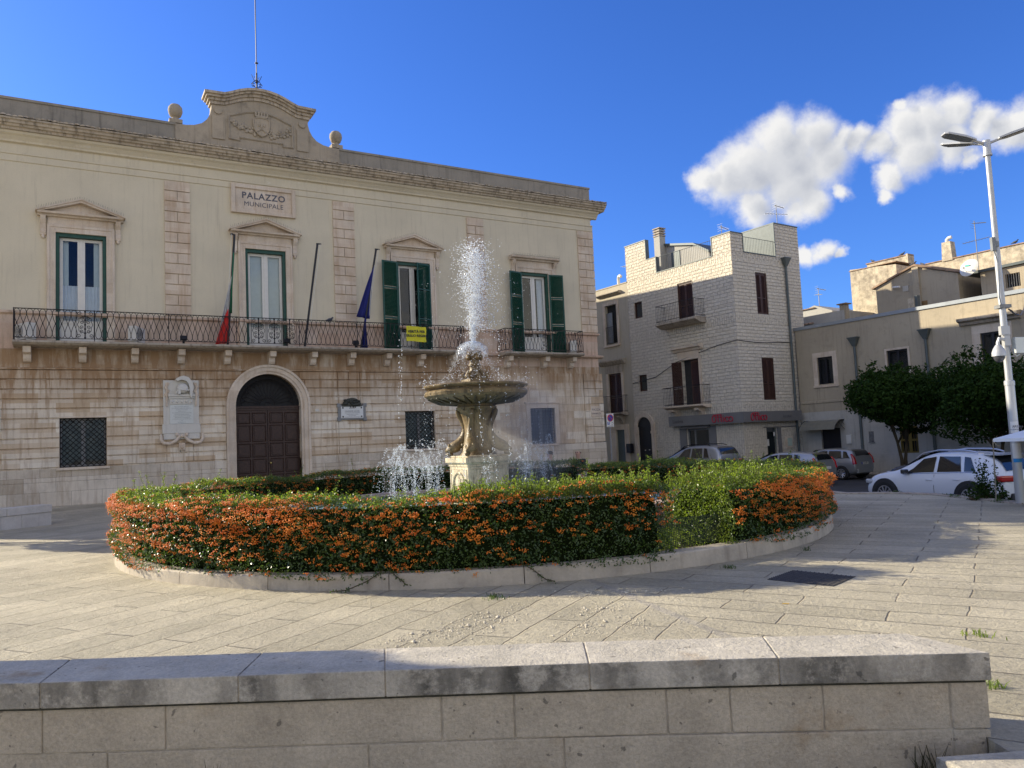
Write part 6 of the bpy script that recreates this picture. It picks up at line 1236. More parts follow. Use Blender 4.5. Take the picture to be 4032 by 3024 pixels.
# ------------------------------------------------------------------ water in the air
def drop_mat():
    m, g, b = mat('water_drops'); setc(g, b, (0.86, 0.89, 0.92), 0.12, None, 0.8); t = g.n('BsdfTranslucent', Color=(0.95, 0.97, 1.0)); mx = g.k.new('ShaderNodeMixShader'); mx.inputs[0].default_value = 0.4; g.l.new(b.outputs[0], mx.inputs[1]); g.l.new(t, mx.inputs[2]); g.l.new(mx.outputs[0], g.k['Material Output'].inputs[0]); return m
M['drop'] = drop_mat()
X0, Y0 = FC[0] - 0.04, FC[1]; W = []; RR = []
def addp(p, r): W.append(np.atleast_2d(p)); RR.append(np.broadcast_to(r, (len(np.atleast_2d(p)),)))
n = 3800; s = RNG.uniform(0, 1, n) ** 0.8; z = 3.72 + 2.25 * s; wd = 0.02 + 0.19 * s ** 1.1; addp(np.stack([X0 + 0.03 + 0.06 * s + RNG.normal(0, 1, n) * wd, Y0 + RNG.normal(0, 1, n) * wd, z + RNG.normal(0, 0.05, n)], 1), RNG.uniform(0.004, 0.014, n))
n = 2600; th = RNG.uniform(0, 2 * PI, n); rr_ = np.abs(RNG.normal(0, 0.24, n)); z = 4.1 + 1.75 * RNG.uniform(0, 1, n) ** 0.75 - rr_ * 0.6; addp(np.stack([X0 + 0.16 + rr_ * np.cos(th) + 0.08 * (5.6 - z) * RNG.uniform(0, 1, n), Y0 + rr_ * np.sin(th), z], 1), RNG.uniform(0.004, 0.014, n))
n = 800; z = RNG.uniform(3.0, 5.3, n); addp(np.stack([X0 + 0.22 + RNG.normal(0, 0.50, n), Y0 + RNG.normal(0, 0.45, n), z], 1), RNG.uniform(0.003, 0.008, n))
n = 700; th = RNG.uniform(0, 2 * PI, n); s = RNG.uniform(0, 1, n); rb = 0.34 * np.sqrt(s); addp(np.stack([X0 + rb * np.cos(th), Y0 + rb * np.sin(th), 3.80 - 0.32 * s ** 2 + RNG.normal(0, 0.025, n)], 1), RNG.uniform(0.004, 0.012, n))
n = 520; th = RNG.uniform(0, 2 * PI, n); s = RNG.uniform(0, 1, n); addp(np.stack([X0 + (0.34 + 0.35 * s) * np.cos(th), Y0 + (0.34 + 0.35 * s) * np.sin(th), 3.55 - 0.5 * s - RNG.uniform(0, 0.1, n)], 1), RNG.uniform(0.003, 0.009, n))
P = np.concatenate(W); sp_ = octs('fountain_jet', P, np.concatenate(RR), 'drop'); tag(sp_, 'tall white spray of water leaping from the top of the fountain', 'water jet', None, 'stuff')
m = MB(); m.lathe([(0.03, 3.86), (0.14, 3.845), (0.24, 3.80), (0.31, 3.73), (0.34, 3.64), (0.345, 3.58)], 36, (X0, Y0, 0), cap=False); m.tube([(X0, Y0, 3.62), (X0 + 0.015, Y0, 4.0), (X0 + 0.03, Y0, 4.25)], [0.045, 0.035, 0.045], 8); 
for i, v in enumerate(m.v): m.v[i] = (v[0] + 0.012 * math.sin(i * 1.7), v[1] + 0.012 * math.sin(i * 2.3), v[2] + 0.014 * math.sin(i * 3.1))
wm, g, b = mat('water_sheet'); setc(g, b, (0.8, 0.85, 0.9), 0.1, g.bump(g.noise(g.obj(), 18, 4), 0.6, 0.03), 0.8); tt = g.n('BsdfTransparent', Color=(0.95, 0.97, 1)); mx = g.k.new('ShaderNodeMixShader'); g.l.new(g.mr(g.noise(g.obj(), 14, 5, 0.7), 0.35, 0.65, 0.72, 0.99), mx.inputs[0]); g.l.new(b.outputs[0], mx.inputs[1]); g.l.new(tt, mx.inputs[2]); g.l.new(mx.outputs[0], g.k['Material Output'].inputs[0]); M['sheet'] = wm
tag(m.build('water_bell', 'sheet', None, True), 'clear bell of water spilling around the nozzle on the top vase', 'water')
def streams(name, label, nozzles, n_each, per, spread, hgt, jit=0.012):
    W = []; RR = []
    for (nx, ny, nz) in nozzles:
        for k in range(n_each):
            th = RNG.uniform(0, 2 * PI); v = RNG.uniform(0.15, 1.0) * spread; vz = math.sqrt(2 * 9.8 * hgt * RNG.uniform(0.55, 1.0)); T = 2 * vz / 9.8 + 0.04; t = np.sort(RNG.uniform(0.03, T, per))
            p = np.stack([nx + v * math.cos(th) * t, ny + v * math.sin(th) * t, nz + vz * t - 4.9 * t * t], 1) + RNG.normal(0, jit, (per, 3)); p[:, 2] = np.maximum(p[:, 2], 0.49); W.append(p); RR.append(RNG.uniform(0.003, 0.0085, per))
    return tag(octs(name, np.concatenate(W), np.concatenate(RR), 'drop'), label, 'water jet', None, 'stuff')
streams('low_jet', 'bushy white water jets left of the fountain pedestal', [(-2.05, 15.5, 0.5), (-1.85, 16.1, 0.5), (-2.3, 15.9, 0.5), (-1.6, 15.3, 0.5), (-2.5, 15.6, 0.5)], 15, 84, 0.75, 1.35)
streams('low_jet', 'white water jets right of the fountain pedestal', [(0.30, 15.6, 0.5), (0.60, 16.3, 0.5), (0.15, 15.2, 0.5)], 17, 70, 0.7, 1.35)
streams('low_jet', 'thin water jets in front of the fountain pedestal', [(-0.55, 14.9, 0.5)], 8, 38, 0.45, 1.15)
W = []; RR = []     # drips from the bowl rim and from the plume: straight strings of drops
for x, y, z1, z0, k in ((-0.62, 14.92, 3.0, 0.5, 60), (-0.40, 14.95, 3.0, 0.5, 34), (-2.36, 15.9, 3.95, 0.5, 46), (-2.30, 15.85, 3.9, 2.6, 40), (-0.10, 15.0, 2.9, 0.5, 40), (-1.6, 15.2, 2.7, 0.6, 16), (0.15, 15.4, 2.8, 0.5, 30), (-1.03, 14.93, 1.5, 0.5, 26), (0.3, 15.9, 3.3, 1.4, 26), (0.55, 16.2, 3.7, 1.5, 26), (-1.75, 15.3, 3.5, 2.0, 16), (-0.25, 15.0, 3.9, 2.9, 24)):
    z = RNG.uniform(z0, z1, k); W.append(np.stack([x + RNG.normal(0, 0.010, k) + 0.03 * np.sin(z * 2), y + RNG.normal(0, 0.02, k), z], 1)); RR.append(RNG.uniform(0.004, 0.010, k))
n = 420; th = RNG.uniform(0, 2 * PI, n); W.append(np.stack([FC[0] + RNG.uniform(0.9, 1.25, n) * np.cos(th), FC[1] + RNG.uniform(0.9, 1.25, n) * np.sin(th), 3.0 + np.abs(RNG.normal(0, 0.06, n)) - RNG.uniform(0, 1, n) ** 4 * 1.3], 1)); RR.append(RNG.uniform(0.003, 0.009, n))
st_ = np.ones((sum(map(len, W)), 3)); st_[:, 2] = 1.7; tag(octs('falling_drops', np.concatenate(W), np.concatenate(RR), 'drop', None, st_), 'strings of drops falling from the bowl of the fountain', 'water drops', None, 'stuff')
# drifting mist right of the fountain: a small closed cloud of very thin vapour
vm = bpy.data.materials.new('spray_mist'); vm.use_nodes = True; g = G(vm.node_tree); g.k.clear(); o = g.k.new('ShaderNodeOutputMaterial'); pv_ = g.k.new('ShaderNodeVolumePrincipled'); pv_.inputs['Color'].default_value = (1, 0.97, 0.92, 1); pv_.inputs['Anisotropy'].default_value = 0.4
p = g.obj(); fall = g.math('SUBTRACT', 1.0, g.n('VectorMath', 1, operation='LENGTH', i0=p)); g.l.new(g.math('MULTIPLY', g.math('MULTIPLY', g.mr(fall, 0.0, 0.8, smooth=True), g.noise(p, 2.2, 3)), 1.25), pv_.inputs['Density']); g.l.new(pv_.outputs[0], o.inputs['Volume'])
m = MB(); m.ball((0, 0, 0), 1.0, n=20, m=14); mo = m.build('spray_mist', vm); mo.location = (0.22, 15.45, 1.75); mo.scale = (1.2, 0.9, 1.75); tag(mo, 'thin mist drifting right of the fountain', None, None, 'stuff')
# ================================================================== seat wall in the foreground
def wall_stone(name, c1, c2, lich_lit_top):
    m, g, b = mat(name); o = g.obj(); col = g.ramp(g.noise(o, 3.0, 7, 0.65), [(0.3, c2), (0.65, c1)])
    ocr = g.mr(g.noise(o, 1.7, 5, 0.6), 0.56, 0.74, smooth=True); col = g.mix(g.math('MULTIPLY', ocr, 0.75), col, (0.34, 0.21, 0.09))
    if lich_lit_top:
        s = g.sep(o); lk = g.mr(g.noise(o, 5.5, 9, 0.75), 0.36, 0.56, smooth=True); up = g.mr(g.noise(g.map(o, scale=(1, 1, 0.3)), 2.4, 4), 0.35, 0.65)
        nz = g.sep(g.n('NewGeometry', 1))[2]; col = g.mix(g.math('MULTIPLY', g.math('MULTIPLY', g.math('MULTIPLY', lk, up), 0.95), g.mr(nz, 0.5, 0.9, 1.0, 0.10)), col, (0.045, 0.043, 0.036))  # dark lichen thinned on upward faces, painting the top sunlit
    sp = g.mr(g.noise(o, 16, 3, 0.5), 0.68, 0.71); col = g.mix(g.math('MULTIPLY', sp, 0.6), col, (0.06, 0.055, 0.045))
    col = g.mix(1.0, col, g.ramp(g.noise(o, 48, 6, 0.75), [(0.25, 0.72), (0.75, 1.14)]), 'MULTIPLY')
    setc(g, b, col, 0.85, g.bump(g.math('ADD', g.math('MULTIPLY', g.noise(o, 55, 6, 0.75), 0.6), g.noise(o, 10, 5, 0.6)), 0.8, 0.03), 0.25); return m
M['cap'] = wall_stone('coping_stone', (0.62, 0.56, 0.455), (0.44, 0.40, 0.325), True); M['block'] = wall_stone('wall_block_stone', (0.57, 0.485, 0.36), (0.43, 0.365, 0.27), False)
SW = thing('seat_wall', 'low pale stone seat wall with weathered coping across the foreground', 'wall', (0, 0, 0))
fr = [(-5.2, 4.66), (-2.78, 4.475), (-1.63, 4.435), (-0.79, 4.41), (0.36, 4.375), (1.40, 4.315), (2.52, 4.23)]; bk = [(-5.3, 5.16), (-2.89, 4.97), (-1.65, 4.915), (-0.87, 4.885), (0.37, 4.83), (1.46, 4.76), (2.30, 4.69)]
def slab(m, i, z0, z1, inset=0.0, gap=0.0025):
    a, b_, c, d = Vector((*fr[i], 0)), Vector((*fr[i + 1], 0)), Vector((*bk[i + 1], 0)), Vector((*bk[i], 0)); t = (b_ - a).normalized(); a += t * gap; d += t * gap; b_ -= t * gap; c -= t * gap
    nr = Vector((t.y, -t.x, 0)); a -= nr * inset; b_ -= nr * inset; c += nr * inset; d += nr * inset
    m.prismz([(a.x, a.y), (b_.x, b_.y), (c.x, c.y), (d.x, d.y)], z0, z1)
for i in range(6): m = MB(); slab(m, i, 0.302, 0.45); o = m.build('coping_slab', 'cap', SW, bevel=0.007)
def front_at(x):
    for (xa, ya), (xb, yb) in zip(fr[:-1], fr[1:]):
        if xa <= x <= xb: return ya + (yb - ya) * (x - xa) / (xb - xa)
    return fr[-1][1]
m = MB()
for xs, z0, z1 in (([-5.2, -4.1, -2.78, -2.06, -0.48, -0.07, 0.78, 1.13, 1.63, 2.30], 0.045, 0.297), ([-5.2, -3.4, -2.4, -0.90, 0.20, 2.30], -0.45, 0.040)):
    for xa, xb in zip(xs[:-1], xs[1:]):
        dz = -0.022 * (xa + xb) / 2 * (0.5 if z0 > 0 else 1); ya, yb = front_at(xa) + 0.022, front_at(xb) + 0.022; m.prismz([(xa + 0.004, ya), (xb - 0.004, yb), (xb - 0.004, yb + 0.40), (xa + 0.004, ya + 0.40)], z0, z1)
m.prismz([(2.308, 4.262), (2.50, 4.25), (2.30, 4.66), (2.12, 4.66)], 0.045, 0.297); m.prismz([(2.308, 4.266), (2.50, 4.254), (2.30, 4.664), (2.12, 4.664)], -0.45, 0.04)
m.build('wall_block', 'block', SW, bevel=0.007)
m = MB(); m.prismz([(x, y + 0.032) for x, y in fr] + [(x + (0.0 if k else -0.06), y - 0.03) for k, (x, y) in enumerate(bk[::-1])], -0.45, 0.304); m.v = [(x - (0.05 if x > 2.2 else 0), y, z) for x, y, z in m.v]; m.build('mortar', plain('pale_mortar', (0.42, 0.37, 0.29), 0.95, 0.35, 9), SW); m = MB(); m.prismz([(x, y + 0.010) for x, y in fr[:-1]] + [(2.485, 4.243), (2.485, 4.30)] + [(x, y + 0.018) for x, y in fr[:-1][::-1]], 0.291, 0.3015); m.build('mossy_joint', plain('moss_and_lichen', (0.035, 0.033, 0.022), 0.95, 0.6, 20), SW)
m = MB(); m.prismz([(x, y + 0.008) for x, y in fr[:-1]] + [(2.48, 4.25), (2.29, 4.66)] + [(x, y - 0.008) for x, y in bk[:-1][::-1]], 0.306, 0.443); m.build('joint_fill', 'block', SW); m = MB(); m.prismz([(2.06, 4.02), (2.30, 3.2), (4.6, 3.2), (4.8, 4.10), (2.75, 4.06)], -0.46, 0.012); st_ = m.build('stone_step', 'cap', None, bevel=0.015); tag(st_, 'pale stone step at the right end of the seat wall', 'step')
def grass(name, label, c, n, h, sp, m_='leaf', lean=0.5):
    mb_ = MB(); r_ = random.Random(hash(label) % 999)
    for i in range(n):
        a = r_.uniform(0, 2 * PI); l = h * r_.uniform(0.5, 1.0); d_ = r_.uniform(0.2, lean) * l; x, y = c[0] + r_.gauss(0, sp), c[1] + r_.gauss(0, sp); w = 0.004
        P = [(x, y, c[2]), (x + d_ * 0.3 * math.cos(a), y + d_ * 0.3 * math.sin(a), c[2] + l * 0.6), (x + d_ * math.cos(a), y + d_ * math.sin(a), c[2] + l)]; px, py = -math.sin(a) * w, math.cos(a) * w
        mb_.add([(P[0][0] - px, P[0][1] - py, P[0][2]), (P[0][0] + px, P[0][1] + py, P[0][2]), (P[1][0] + px, P[1][1] + py, P[1][2]), (P[1][0] - px, P[1][1] - py, P[1][2]), P[2]], [(0, 1, 2, 3), (3, 2, 4)])
    return tag(mb_.build(name, m_), label, 'weed')
M['dry'] = plain('dark_weed', (0.05, 0.045, 0.02), 0.9, 0.3)
grass('weed_tuft', 'dark grassy weed at the foot of the seat wall by the step', (2.12, 4.17, -0.30), 44, 0.34, 0.035, 'dry', 0.9); grass('weed_tuft', 'small dark weed at the foot of the seat wall, right of centre', (0.80, 4.30, -0.32), 14, 0.22, 0.03, 'dry', 0.8); grass('weed_tuft', 'thin dark weed at the foot of the seat wall near the left', (-1.75, 4.36, -0.30), 9, 0.36, 0.02, 'dry', 0.5)
grass('weed_tuft', 'green weed growing from a paving joint just past the right end of the wall', (3.62, 6.2, 0.0), 40, 0.05, 0.05, 'leaf_tip', 1.6); grass('weed_tuft', 'bigger green weed in a joint right of the seat wall end', (2.98, 5.05, 0.0), 60, 0.06, 0.045, 'leaf_tip', 1.6); grass('weed_tuft', 'little weed at the kerb foot below the netting', (2.62, 9.75, 0.0), 40, 0.05, 0.05, 'leaf', 1.5); grass('weed_tuft', 'little weed at the kerb foot below the berried right hedge', (4.02, 10.85, 0.0), 30, 0.07, 0.03, 'leaf', 1.0); grass('weed_tuft', 'small green weed on the paving below the middle of the front hedge', (-0.30, 8.55, 0.0), 60, 0.05, 0.06, 'leaf', 1.6)
# rubble where paving has broken up
P = []; S = []
for cx_, cy_, sx, sy, n, ang in ((-0.75, 7.15, 0.55, 0.12, 1100, 0.9), (-0.30, 7.35, 0.3, 0.10, 500, 0.9), (0.75, 7.75, 0.16, 0.10, 380, 0.5), (0.55, 7.1, 0.10, 0.25, 300, -0.3), (1.0, 7.05, 0.12, 0.2, 220, -0.2), (0.9, 8.55, 0.45, 0.12, 420, 0.0), (0.15, 6.55, 0.25, 0.12, 90, 0.8), (-9.5, 15.8, 0.6, 0.2, 80, 0.3)):
    u = RNG.normal(0, 1, n) * sx; v = RNG.normal(0, 1, n) * sy; s = RNG.gamma(1.3, 0.0028, n) + 0.002; P.append(np.stack([cx_ + u * math.cos(ang) - v * math.sin(ang), cy_ + u * math.sin(ang) + v * math.cos(ang), s * 0.3], 1)); S.append(s)
P = np.concatenate(P); S = np.concatenate(S); tag(octs('rubble', P, S, plain('broken_limestone', (0.56, 0.50, 0.375), 0.95, 0.35, 12), None, RNG.uniform(0.5, 1.3, (len(P), 3)) * (1, 1, 0.7)), 'loose broken limestone in the worn patches of paving', None, None, 'stuff')
for p_ in bpy.data.objects['rubble'].data.polygons: p_.use_smooth = False
# iron cover
mh = thing('manhole_cover', 'dark square iron cover set in the paving right of the hedge', 'manhole cover', (0, 0, 0)); m = MB(); m.prismz([(2.82, 8.88), (3.35, 8.34), (3.80, 8.81), (3.30, 9.37)], -0.02, 0.006); m.build('plate', plain('cast_iron', (0.035, 0.033, 0.032), 0.6, 0.25, 30, 0.2), mh)
m = MB()
for i in range(1, 14):
    t = i / 14; a = (2.82 + 0.53 * t, 8.88 - 0.54 * t); b_ = (3.30 + 0.50 * t, 9.37 - 0.56 * t); m.tube([(a[0], a[1], 0.007), (b_[0], b_[1], 0.007)], 0.006, 4); a = (2.82 + 0.48 * t, 8.88 + 0.49 * t); b_ = (3.35 + 0.45 * t, 8.34 + 0.47 * t); m.tube([(a[0], a[1], 0.007), (b_[0], b_[1], 0.007)], 0.006, 4)
m.build('raised_pattern', plain('worn_iron', (0.06, 0.055, 0.05), 0.5, 0.3, 30, 0.3), mh)
m = MB(); m.tube([(2.55, 7.62, 0.006), (2.61, 7.60, 0.006)], 0.005, 6); tag(m.build('cigarette_butt', plain('butt_paper', (0.7, 0.45, 0.1), 0.8)), 'yellow cigarette butt on the paving left of the iron cover', 'litter')
# far left stone bench, and a bench behind the fountain with two seated men
M['bench'] = plaster('bench_stone', (0.62, 0.58, 0.50), (0.50, 0.46, 0.39), amt=0.3, dark_amt=0.1, bump=0.3, scale=2.0)
def bench(label, rx_, ry_, ln, rz):
    t = thing('stone_bench', label, 'bench', (rx_, ry_, 0), rz, 'stone benches'); m = MB()
    for k in range(round(ln / 1.2)): m.box(-ln + k * 1.2 + 0.004, -ln + k * 1.2 + 1.196, -0.27, 0.27, 0.36, 0.565)
    m.build('seat', 'bench', t, bevel=0.01); m = MB()
    for k in range(round(ln / 0.8)): m.box(-ln + k * 0.8 + 0.003, -ln + k * 0.8 + 0.797, -0.24, 0.24, -0.05, 0.357)
    m.build('base', 'bench', t, bevel=0.006); return t
bench('pale stone block bench at the left edge of the square', -13.14, 21.42, 4.8, R(63)); bench('stone bench behind the round hedge, seating two men', 3.6, 26.15, 4.8, UA)
# ------------------------------------------------------------------ people
SKIN = plain('skin', (0.45, 0.27, 0.19), 0.55, 0.1); M['suit_dark'] = plain('dark_green_jacket', (0.022, 0.03, 0.028), 0.85, 0.2); M['shirt'] = plain('pale_shirt', (0.55, 0.58, 0.66), 0.85, 0.06); M['trousers'] = plain('dark_trousers', (0.035, 0.035, 0.04), 0.85, 0.2); M['hair'] = plain('dark_grey_hair', (0.035, 0.032, 0.03), 0.8, 0.4, 30)
def skin_mesh(name, pts, edges, rad, m, parent, root=0):
    me = bpy.data.meshes.new(name); me.from_pydata(pts, edges, []); me.materials.append(m if not isinstance(m, str) else M[m]); o = bpy.data.objects.new(name, me); COL.objects.link(o); o.parent = parent
    o.modifiers.new('skin', 'SKIN'); 
    if not me.skin_vertices: return o
    for i, v in enumerate(me.skin_vertices[0].data): r_ = rad[i]; v.radius = (r_, r_) if not hasattr(r_, '__len__') else r_; v.use_root = (i == root)
    s = o.modifiers.new('smooth', 'SUBSURF'); s.levels = 2; s.render_levels = 2
    return o
def seated(label, x, y, rz, top, hair, bald):
    P = thing('person', label, 'person', (x, y, 0), rz)     # faces local +x, hips on a seat 0.565 high
    pts = [(0, 0, 0.64), (0.0, 0, 0.82), (0.0, 0, 0.99), (0.01, 0, 1.07), (0.03, 0, 1.16), (0.04, 0, 1.24), (0.03, 0, 1.31)]; rad = [0.13, 0.125, 0.12, 0.055, 0.075, 0.09, 0.07]; ed = [(i, i + 1) for i in range(6)]
    def ch(base, seq, rs):
        k = base
        for p, r_ in zip(seq, rs): pts.append(p); rad.append(r_); ed.append((k, len(pts) - 1)); k = len(pts) - 1
        return k
    for s in (-1, 1):
        ch(0, [(0.12, s * 0.10, 0.64), (0.44, s * 0.11, 0.62), (0.45, s * 0.12, 0.30), (0.42, s * 0.12, 0.07), (0.56, s * 0.13, 0.04)], [0.085, 0.06, 0.05, 0.036, 0.03]); h_ = ch(2, [(0.0, s * 0.17, 1.00), (0.02, s * 0.23, 0.80), (0.20, s * 0.20, 0.70), (0.28, s * 0.18, 0.70)], [0.055, 0.042, 0.034, 0.028])
        for f_ in range(4): ch(h_, [(0.34, s * (0.20 - 0.018 * f_), 0.69), (0.375 - 0.006 * abs(f_ - 1.5), s * (0.20 - 0.018 * f_), 0.672)], [0.009, 0.008])
        ch(h_, [(0.315, s * 0.145, 0.695), (0.345, s * 0.135, 0.68)], [0.010, 0.008])
    skin_mesh('body', pts, ed, rad, SKIN, P)
    f = MB(); f.ball((0.125, 0, 1.235), 0.022, (1.2, 0.8, 1.3), 8, 6)
    for s in (-1, 1): f.ball((0.03, s * 0.088, 1.235), 0.03, (0.6, 0.4, 1.1), 8, 6)
    f.build('nose_and_ears', SKIN, P, True); f = MB()
    for s in (-1, 1): f.ball((0.112, s * 0.035, 1.262), 0.011, n=8, m=6); f.tube([(0.112, s * 0.018, 1.283), (0.108, s * 0.055, 1.283)], 0.006, 5)
    f.build('eyes', 'hair', P); f = MB(); f.tube([(0.112, -0.025, 1.19), (0.119, 0, 1.187), (0.112, 0.025, 1.19)], 0.005, 5); f.build('mouth', plain('lips', (0.33, 0.13, 0.11), 0.5), P)
    f = MB()
    if bald: f.add(*(lambda q: (q.v, q.f))(MB().ball((-0.015, 0, 1.25), 0.095, (0.85, 1.02, 0.5), 14, 8)))
    else: f.ball((0.012, 0, 1.29), 0.108, (1.0, 0.92, 0.72), 16, 10)
    f.build('hair', 'hair', P, True)
    q = [(0, 0, 0.62), (0.0, 0, 0.82), (0.0, 0, 1.0), (0.005, 0, 1.055)]; r_ = [0.15, 0.148, 0.14, 0.075]; e = [(0, 1), (1, 2), (2, 3)]
    for s in (-1, 1):
        k = 2
        for p, rr_ in (((0.0, s * 0.18, 1.0), 0.07), ((0.02, s * 0.235, 0.80), 0.056), ((0.17, s * 0.205, 0.715), 0.046)): q.append(p); r_.append(rr_); e.append((k, len(q) - 1)); k = len(q) - 1
    skin_mesh('jacket', q, e, r_, top, P); q = [(0, 0, 0.64)]; r_ = [0.142]; e = []
    for s in (-1, 1):
        k = 0
        for p, rr_ in (((0.13, s * 0.10, 0.645), 0.098), ((0.44, s * 0.11, 0.625), 0.075), ((0.45, s * 0.12, 0.32), 0.066), ((0.42, s * 0.12, 0.09), 0.055)): q.append(p); r_.append(rr_); e.append((k, len(q) - 1)); k = len(q) - 1
    skin_mesh('trousers', q, e, r_, 'trousers', P); f = MB(); f.tube([(0.02, -0.04, 1.06), (0.075, 0, 1.03), (0.02, 0.04, 1.06)], 0.018, 6); f.build('shirt_collar', 'shirt', P)
seated('dark-haired man in a dark jacket seated behind the water jets, facing left', 1.15, 24.95, PI + 0.5, 'suit_dark', True, False); seated('bald man in a pale shirt and dark waistcoat seated behind the hedge', 2.10, 25.45, PI + 0.95, 'suit_dark', False, True)
# ------------------------------------------------------------------ street lamp with cameras
LX, LY = 10.11, 15.49
LP = thing('street_lamp', 'tall pale steel lamp post with three flat lamp heads at the right edge', 'street lamp', (LX, LY, 0)); M['steel'] = plain('painted_steel', (0.45, 0.45, 0.44), 0.4, 0.07, 2, 0.4); M['lampgrey'] = plain('lamp_underside', (0.20, 0.21, 0.21), 0.4, 0.1)
m = MB(); m.tube([(0, 0, -0.1), (0, 0, 2.42)], 0.088, 16); m.tube([(0, 0, 2.40), (0, 0, 2.48), (0, 0, 2.50)], [0.098, 0.098, 0.08], 16); m.tube([(0, 0, 2.48), (0, 0, 7.3)], [0.069, 0.052], 16); m.tube([(0, 0, 7.22), (0, 0, 7.52)], 0.075, 16); m.tube([(0, 0, 7.19), (0, 0, 7.23)], 0.088, 16); m.build('pole', 'steel', LP, True)
for ang, ln in ((R(176), 0.0), (R(-6), 0.0), (R(128), 0.0)):
    q = MB(); q.tube([(0.05, 0, 7.46), (0.30, 0, 7.55)], 0.028, 8); q.rot(Matrix.Rotation(ang, 4, 'Z')); arm = q.build('lamp_arm', 'steel', LP, True)
    q = MB(); q.add([(0.22, -0.07, 7.52), (0.45, -0.13, 7.58), (0.80, -0.13, 7.68), (0.86, -0.08, 7.70), (0.86, 0.08, 7.70), (0.80, 0.13, 7.68), (0.45, 0.13, 7.58), (0.22, 0.07, 7.52)] + [(0.22, -0.07, 7.56), (0.45, -0.13, 7.63), (0.80, -0.13, 7.725), (0.86, -0.08, 7.735), (0.86, 0.08, 7.735), (0.80, 0.13, 7.725), (0.45, 0.13, 7.63), (0.22, 0.07, 7.56)], [(7, 6, 5, 4, 3, 2, 1, 0), (8, 9, 10, 11, 12, 13, 14, 15)] + [(i, (i + 1) % 8, 8 + (i + 1) % 8, 8 + i) for i in range(8)]); q.rot(Matrix.Rotation(ang, 4, 'Z')); hd = q.build('lamp_head', 'steel', arm, bevel=0.008)
    q = MB(); q.add([(0.30, -0.07, 7.536), (0.46, -0.115, 7.578), (0.79, -0.115, 7.672), (0.79, 0.115, 7.672), (0.46, 0.115, 7.578), (0.30, 0.07, 7.536)], [(5, 4, 3, 2, 1, 0)]); q.v = [(x, y, z - 0.004) for x, y, z in q.v]; q.rot(Matrix.Rotation(ang, 4, 'Z')); q.build('led_panel', 'lampgrey', hd)
m = MB(); m.box(-0.14, -0.07, -0.10, -0.02, 4.92 + 0.25, 5.2 + 0.25); m.box(-0.08, 0.0, -0.09, -0.03, 5.25, 5.36); m.tube([(-0.10, -0.07, 5.17), (-0.06, -0.10, 4.9), (-0.09, -0.12, 4.5), (-0.13, -0.14, 4.2), (-0.08, -0.10, 4.05)], 0.012, 5); m.build('junction_box', 'lampgrey', LP)
m = MB(); m.box(-0.11, 0.13, -0.10, 0.09, 3.98, 4.05); m.build('clamp', 'lead', LP)
m = MB(); m.box(-0.16, 0.02, -0.15, -0.06, 3.42, 3.60); m.box(-0.10, 0.02, -0.13, -0.05, 3.20, 3.41); m.tube([(-0.08, -0.10, 3.33), (-0.20, -0.12, 3.35), (-0.24, -0.13, 3.26), (-0.24, -0.13, 3.19)], 0.035, 8); m.lathe([(0.05, 3.22), (0.10, 3.14), (0.13, 3.06), (0.13, 2.99)], 16, (-0.24, -0.13, 0)); cm = m.build('camera_housing', 'steel', LP, True); m = MB(); m.ball((-0.24, -0.13, 2.98), 0.105, (1, 1, 1.1), 14, 10); m.build('camera_dome', plain('camera_dome_glass', (0.06, 0.06, 0.065), 0.15), cm, True)
m = MB(); m.obox((0.27, -0.08, 3.20), (0.36, 0.10, 0.32), 0.15, 0, 0.0); m.tube([(0.10, -0.05, 3.05), (0.16, -0.06, 2.98), (0.22, -0.07, 3.02)], 0.014, 5); m.build('antenna_panel', plain('offwhite_plastic', (0.55, 0.57, 0.53), 0.5, 0.04), LP, bevel=0.01)
def sticker(z0, z1, wd, m_, nm, r_=0.0905, a0=-PI / 2 - 0.25):
    q = MB(); A = [a0 - wd / 2 + wd * i / 8 for i in range(9)]; q.add([(r_ * math.cos(a), r_ * math.sin(a), z) for z in (z0, z1) for a in A], [(i, i + 1, 10 + i, 9 + i) for i in range(8)]); return q.build(nm, m_, LP)
sticker(1.43, 1.66, 1.9, 'white_paint', 'surveillance_notice'); sticker(1.30, 1.425, 1.7, plain('red_sticker', (0.45, 0.02, 0.05), 0.5), 'red_notice'); sticker(1.31 + 0.03, 1.40 - 0.01, 1.1, 'white_paint', 'red_notice_strip', 0.0915); s_ = sticker(0.92, 1.22, 2.0, 'white_paint', 'paper_notice', 0.0915); sticker(0.84, 0.915, 2.0, plain('blue_sticker', (0.02, 0.25, 0.55), 0.5), 'blue_notice', 0.0915)
text('lettering', 'AREA', 0.07, 'ink', LP, (0.0, -0.0915, 1.56), extrude=0.001); text('lettering', 'VIDEOSORVEGLIATA', 0.028, 'ink', LP, (-0.02, -0.0915, 1.50), extrude=0.001)
m = MB(); A = Vector((LX + 0.13, LY, 3.96)); B_ = Vector((*rpt(7.2, 2.0), 7.4)); P = [A.lerp(B_, t / 14) - Vector((0, 0, 0.5 * math.sin(PI * t / 14))) for t in range(15)]; m.tube(P, 0.016, 5); m.tube([p + Vector((0.02, 0.02, 0.03 * math.sin(i * 2))) for i, p in enumerate(P)], 0.010, 4); tag(m.build('overhead_cable', 'black'), 'dark twisted overhead cable running right from the lamp post', 'cable')
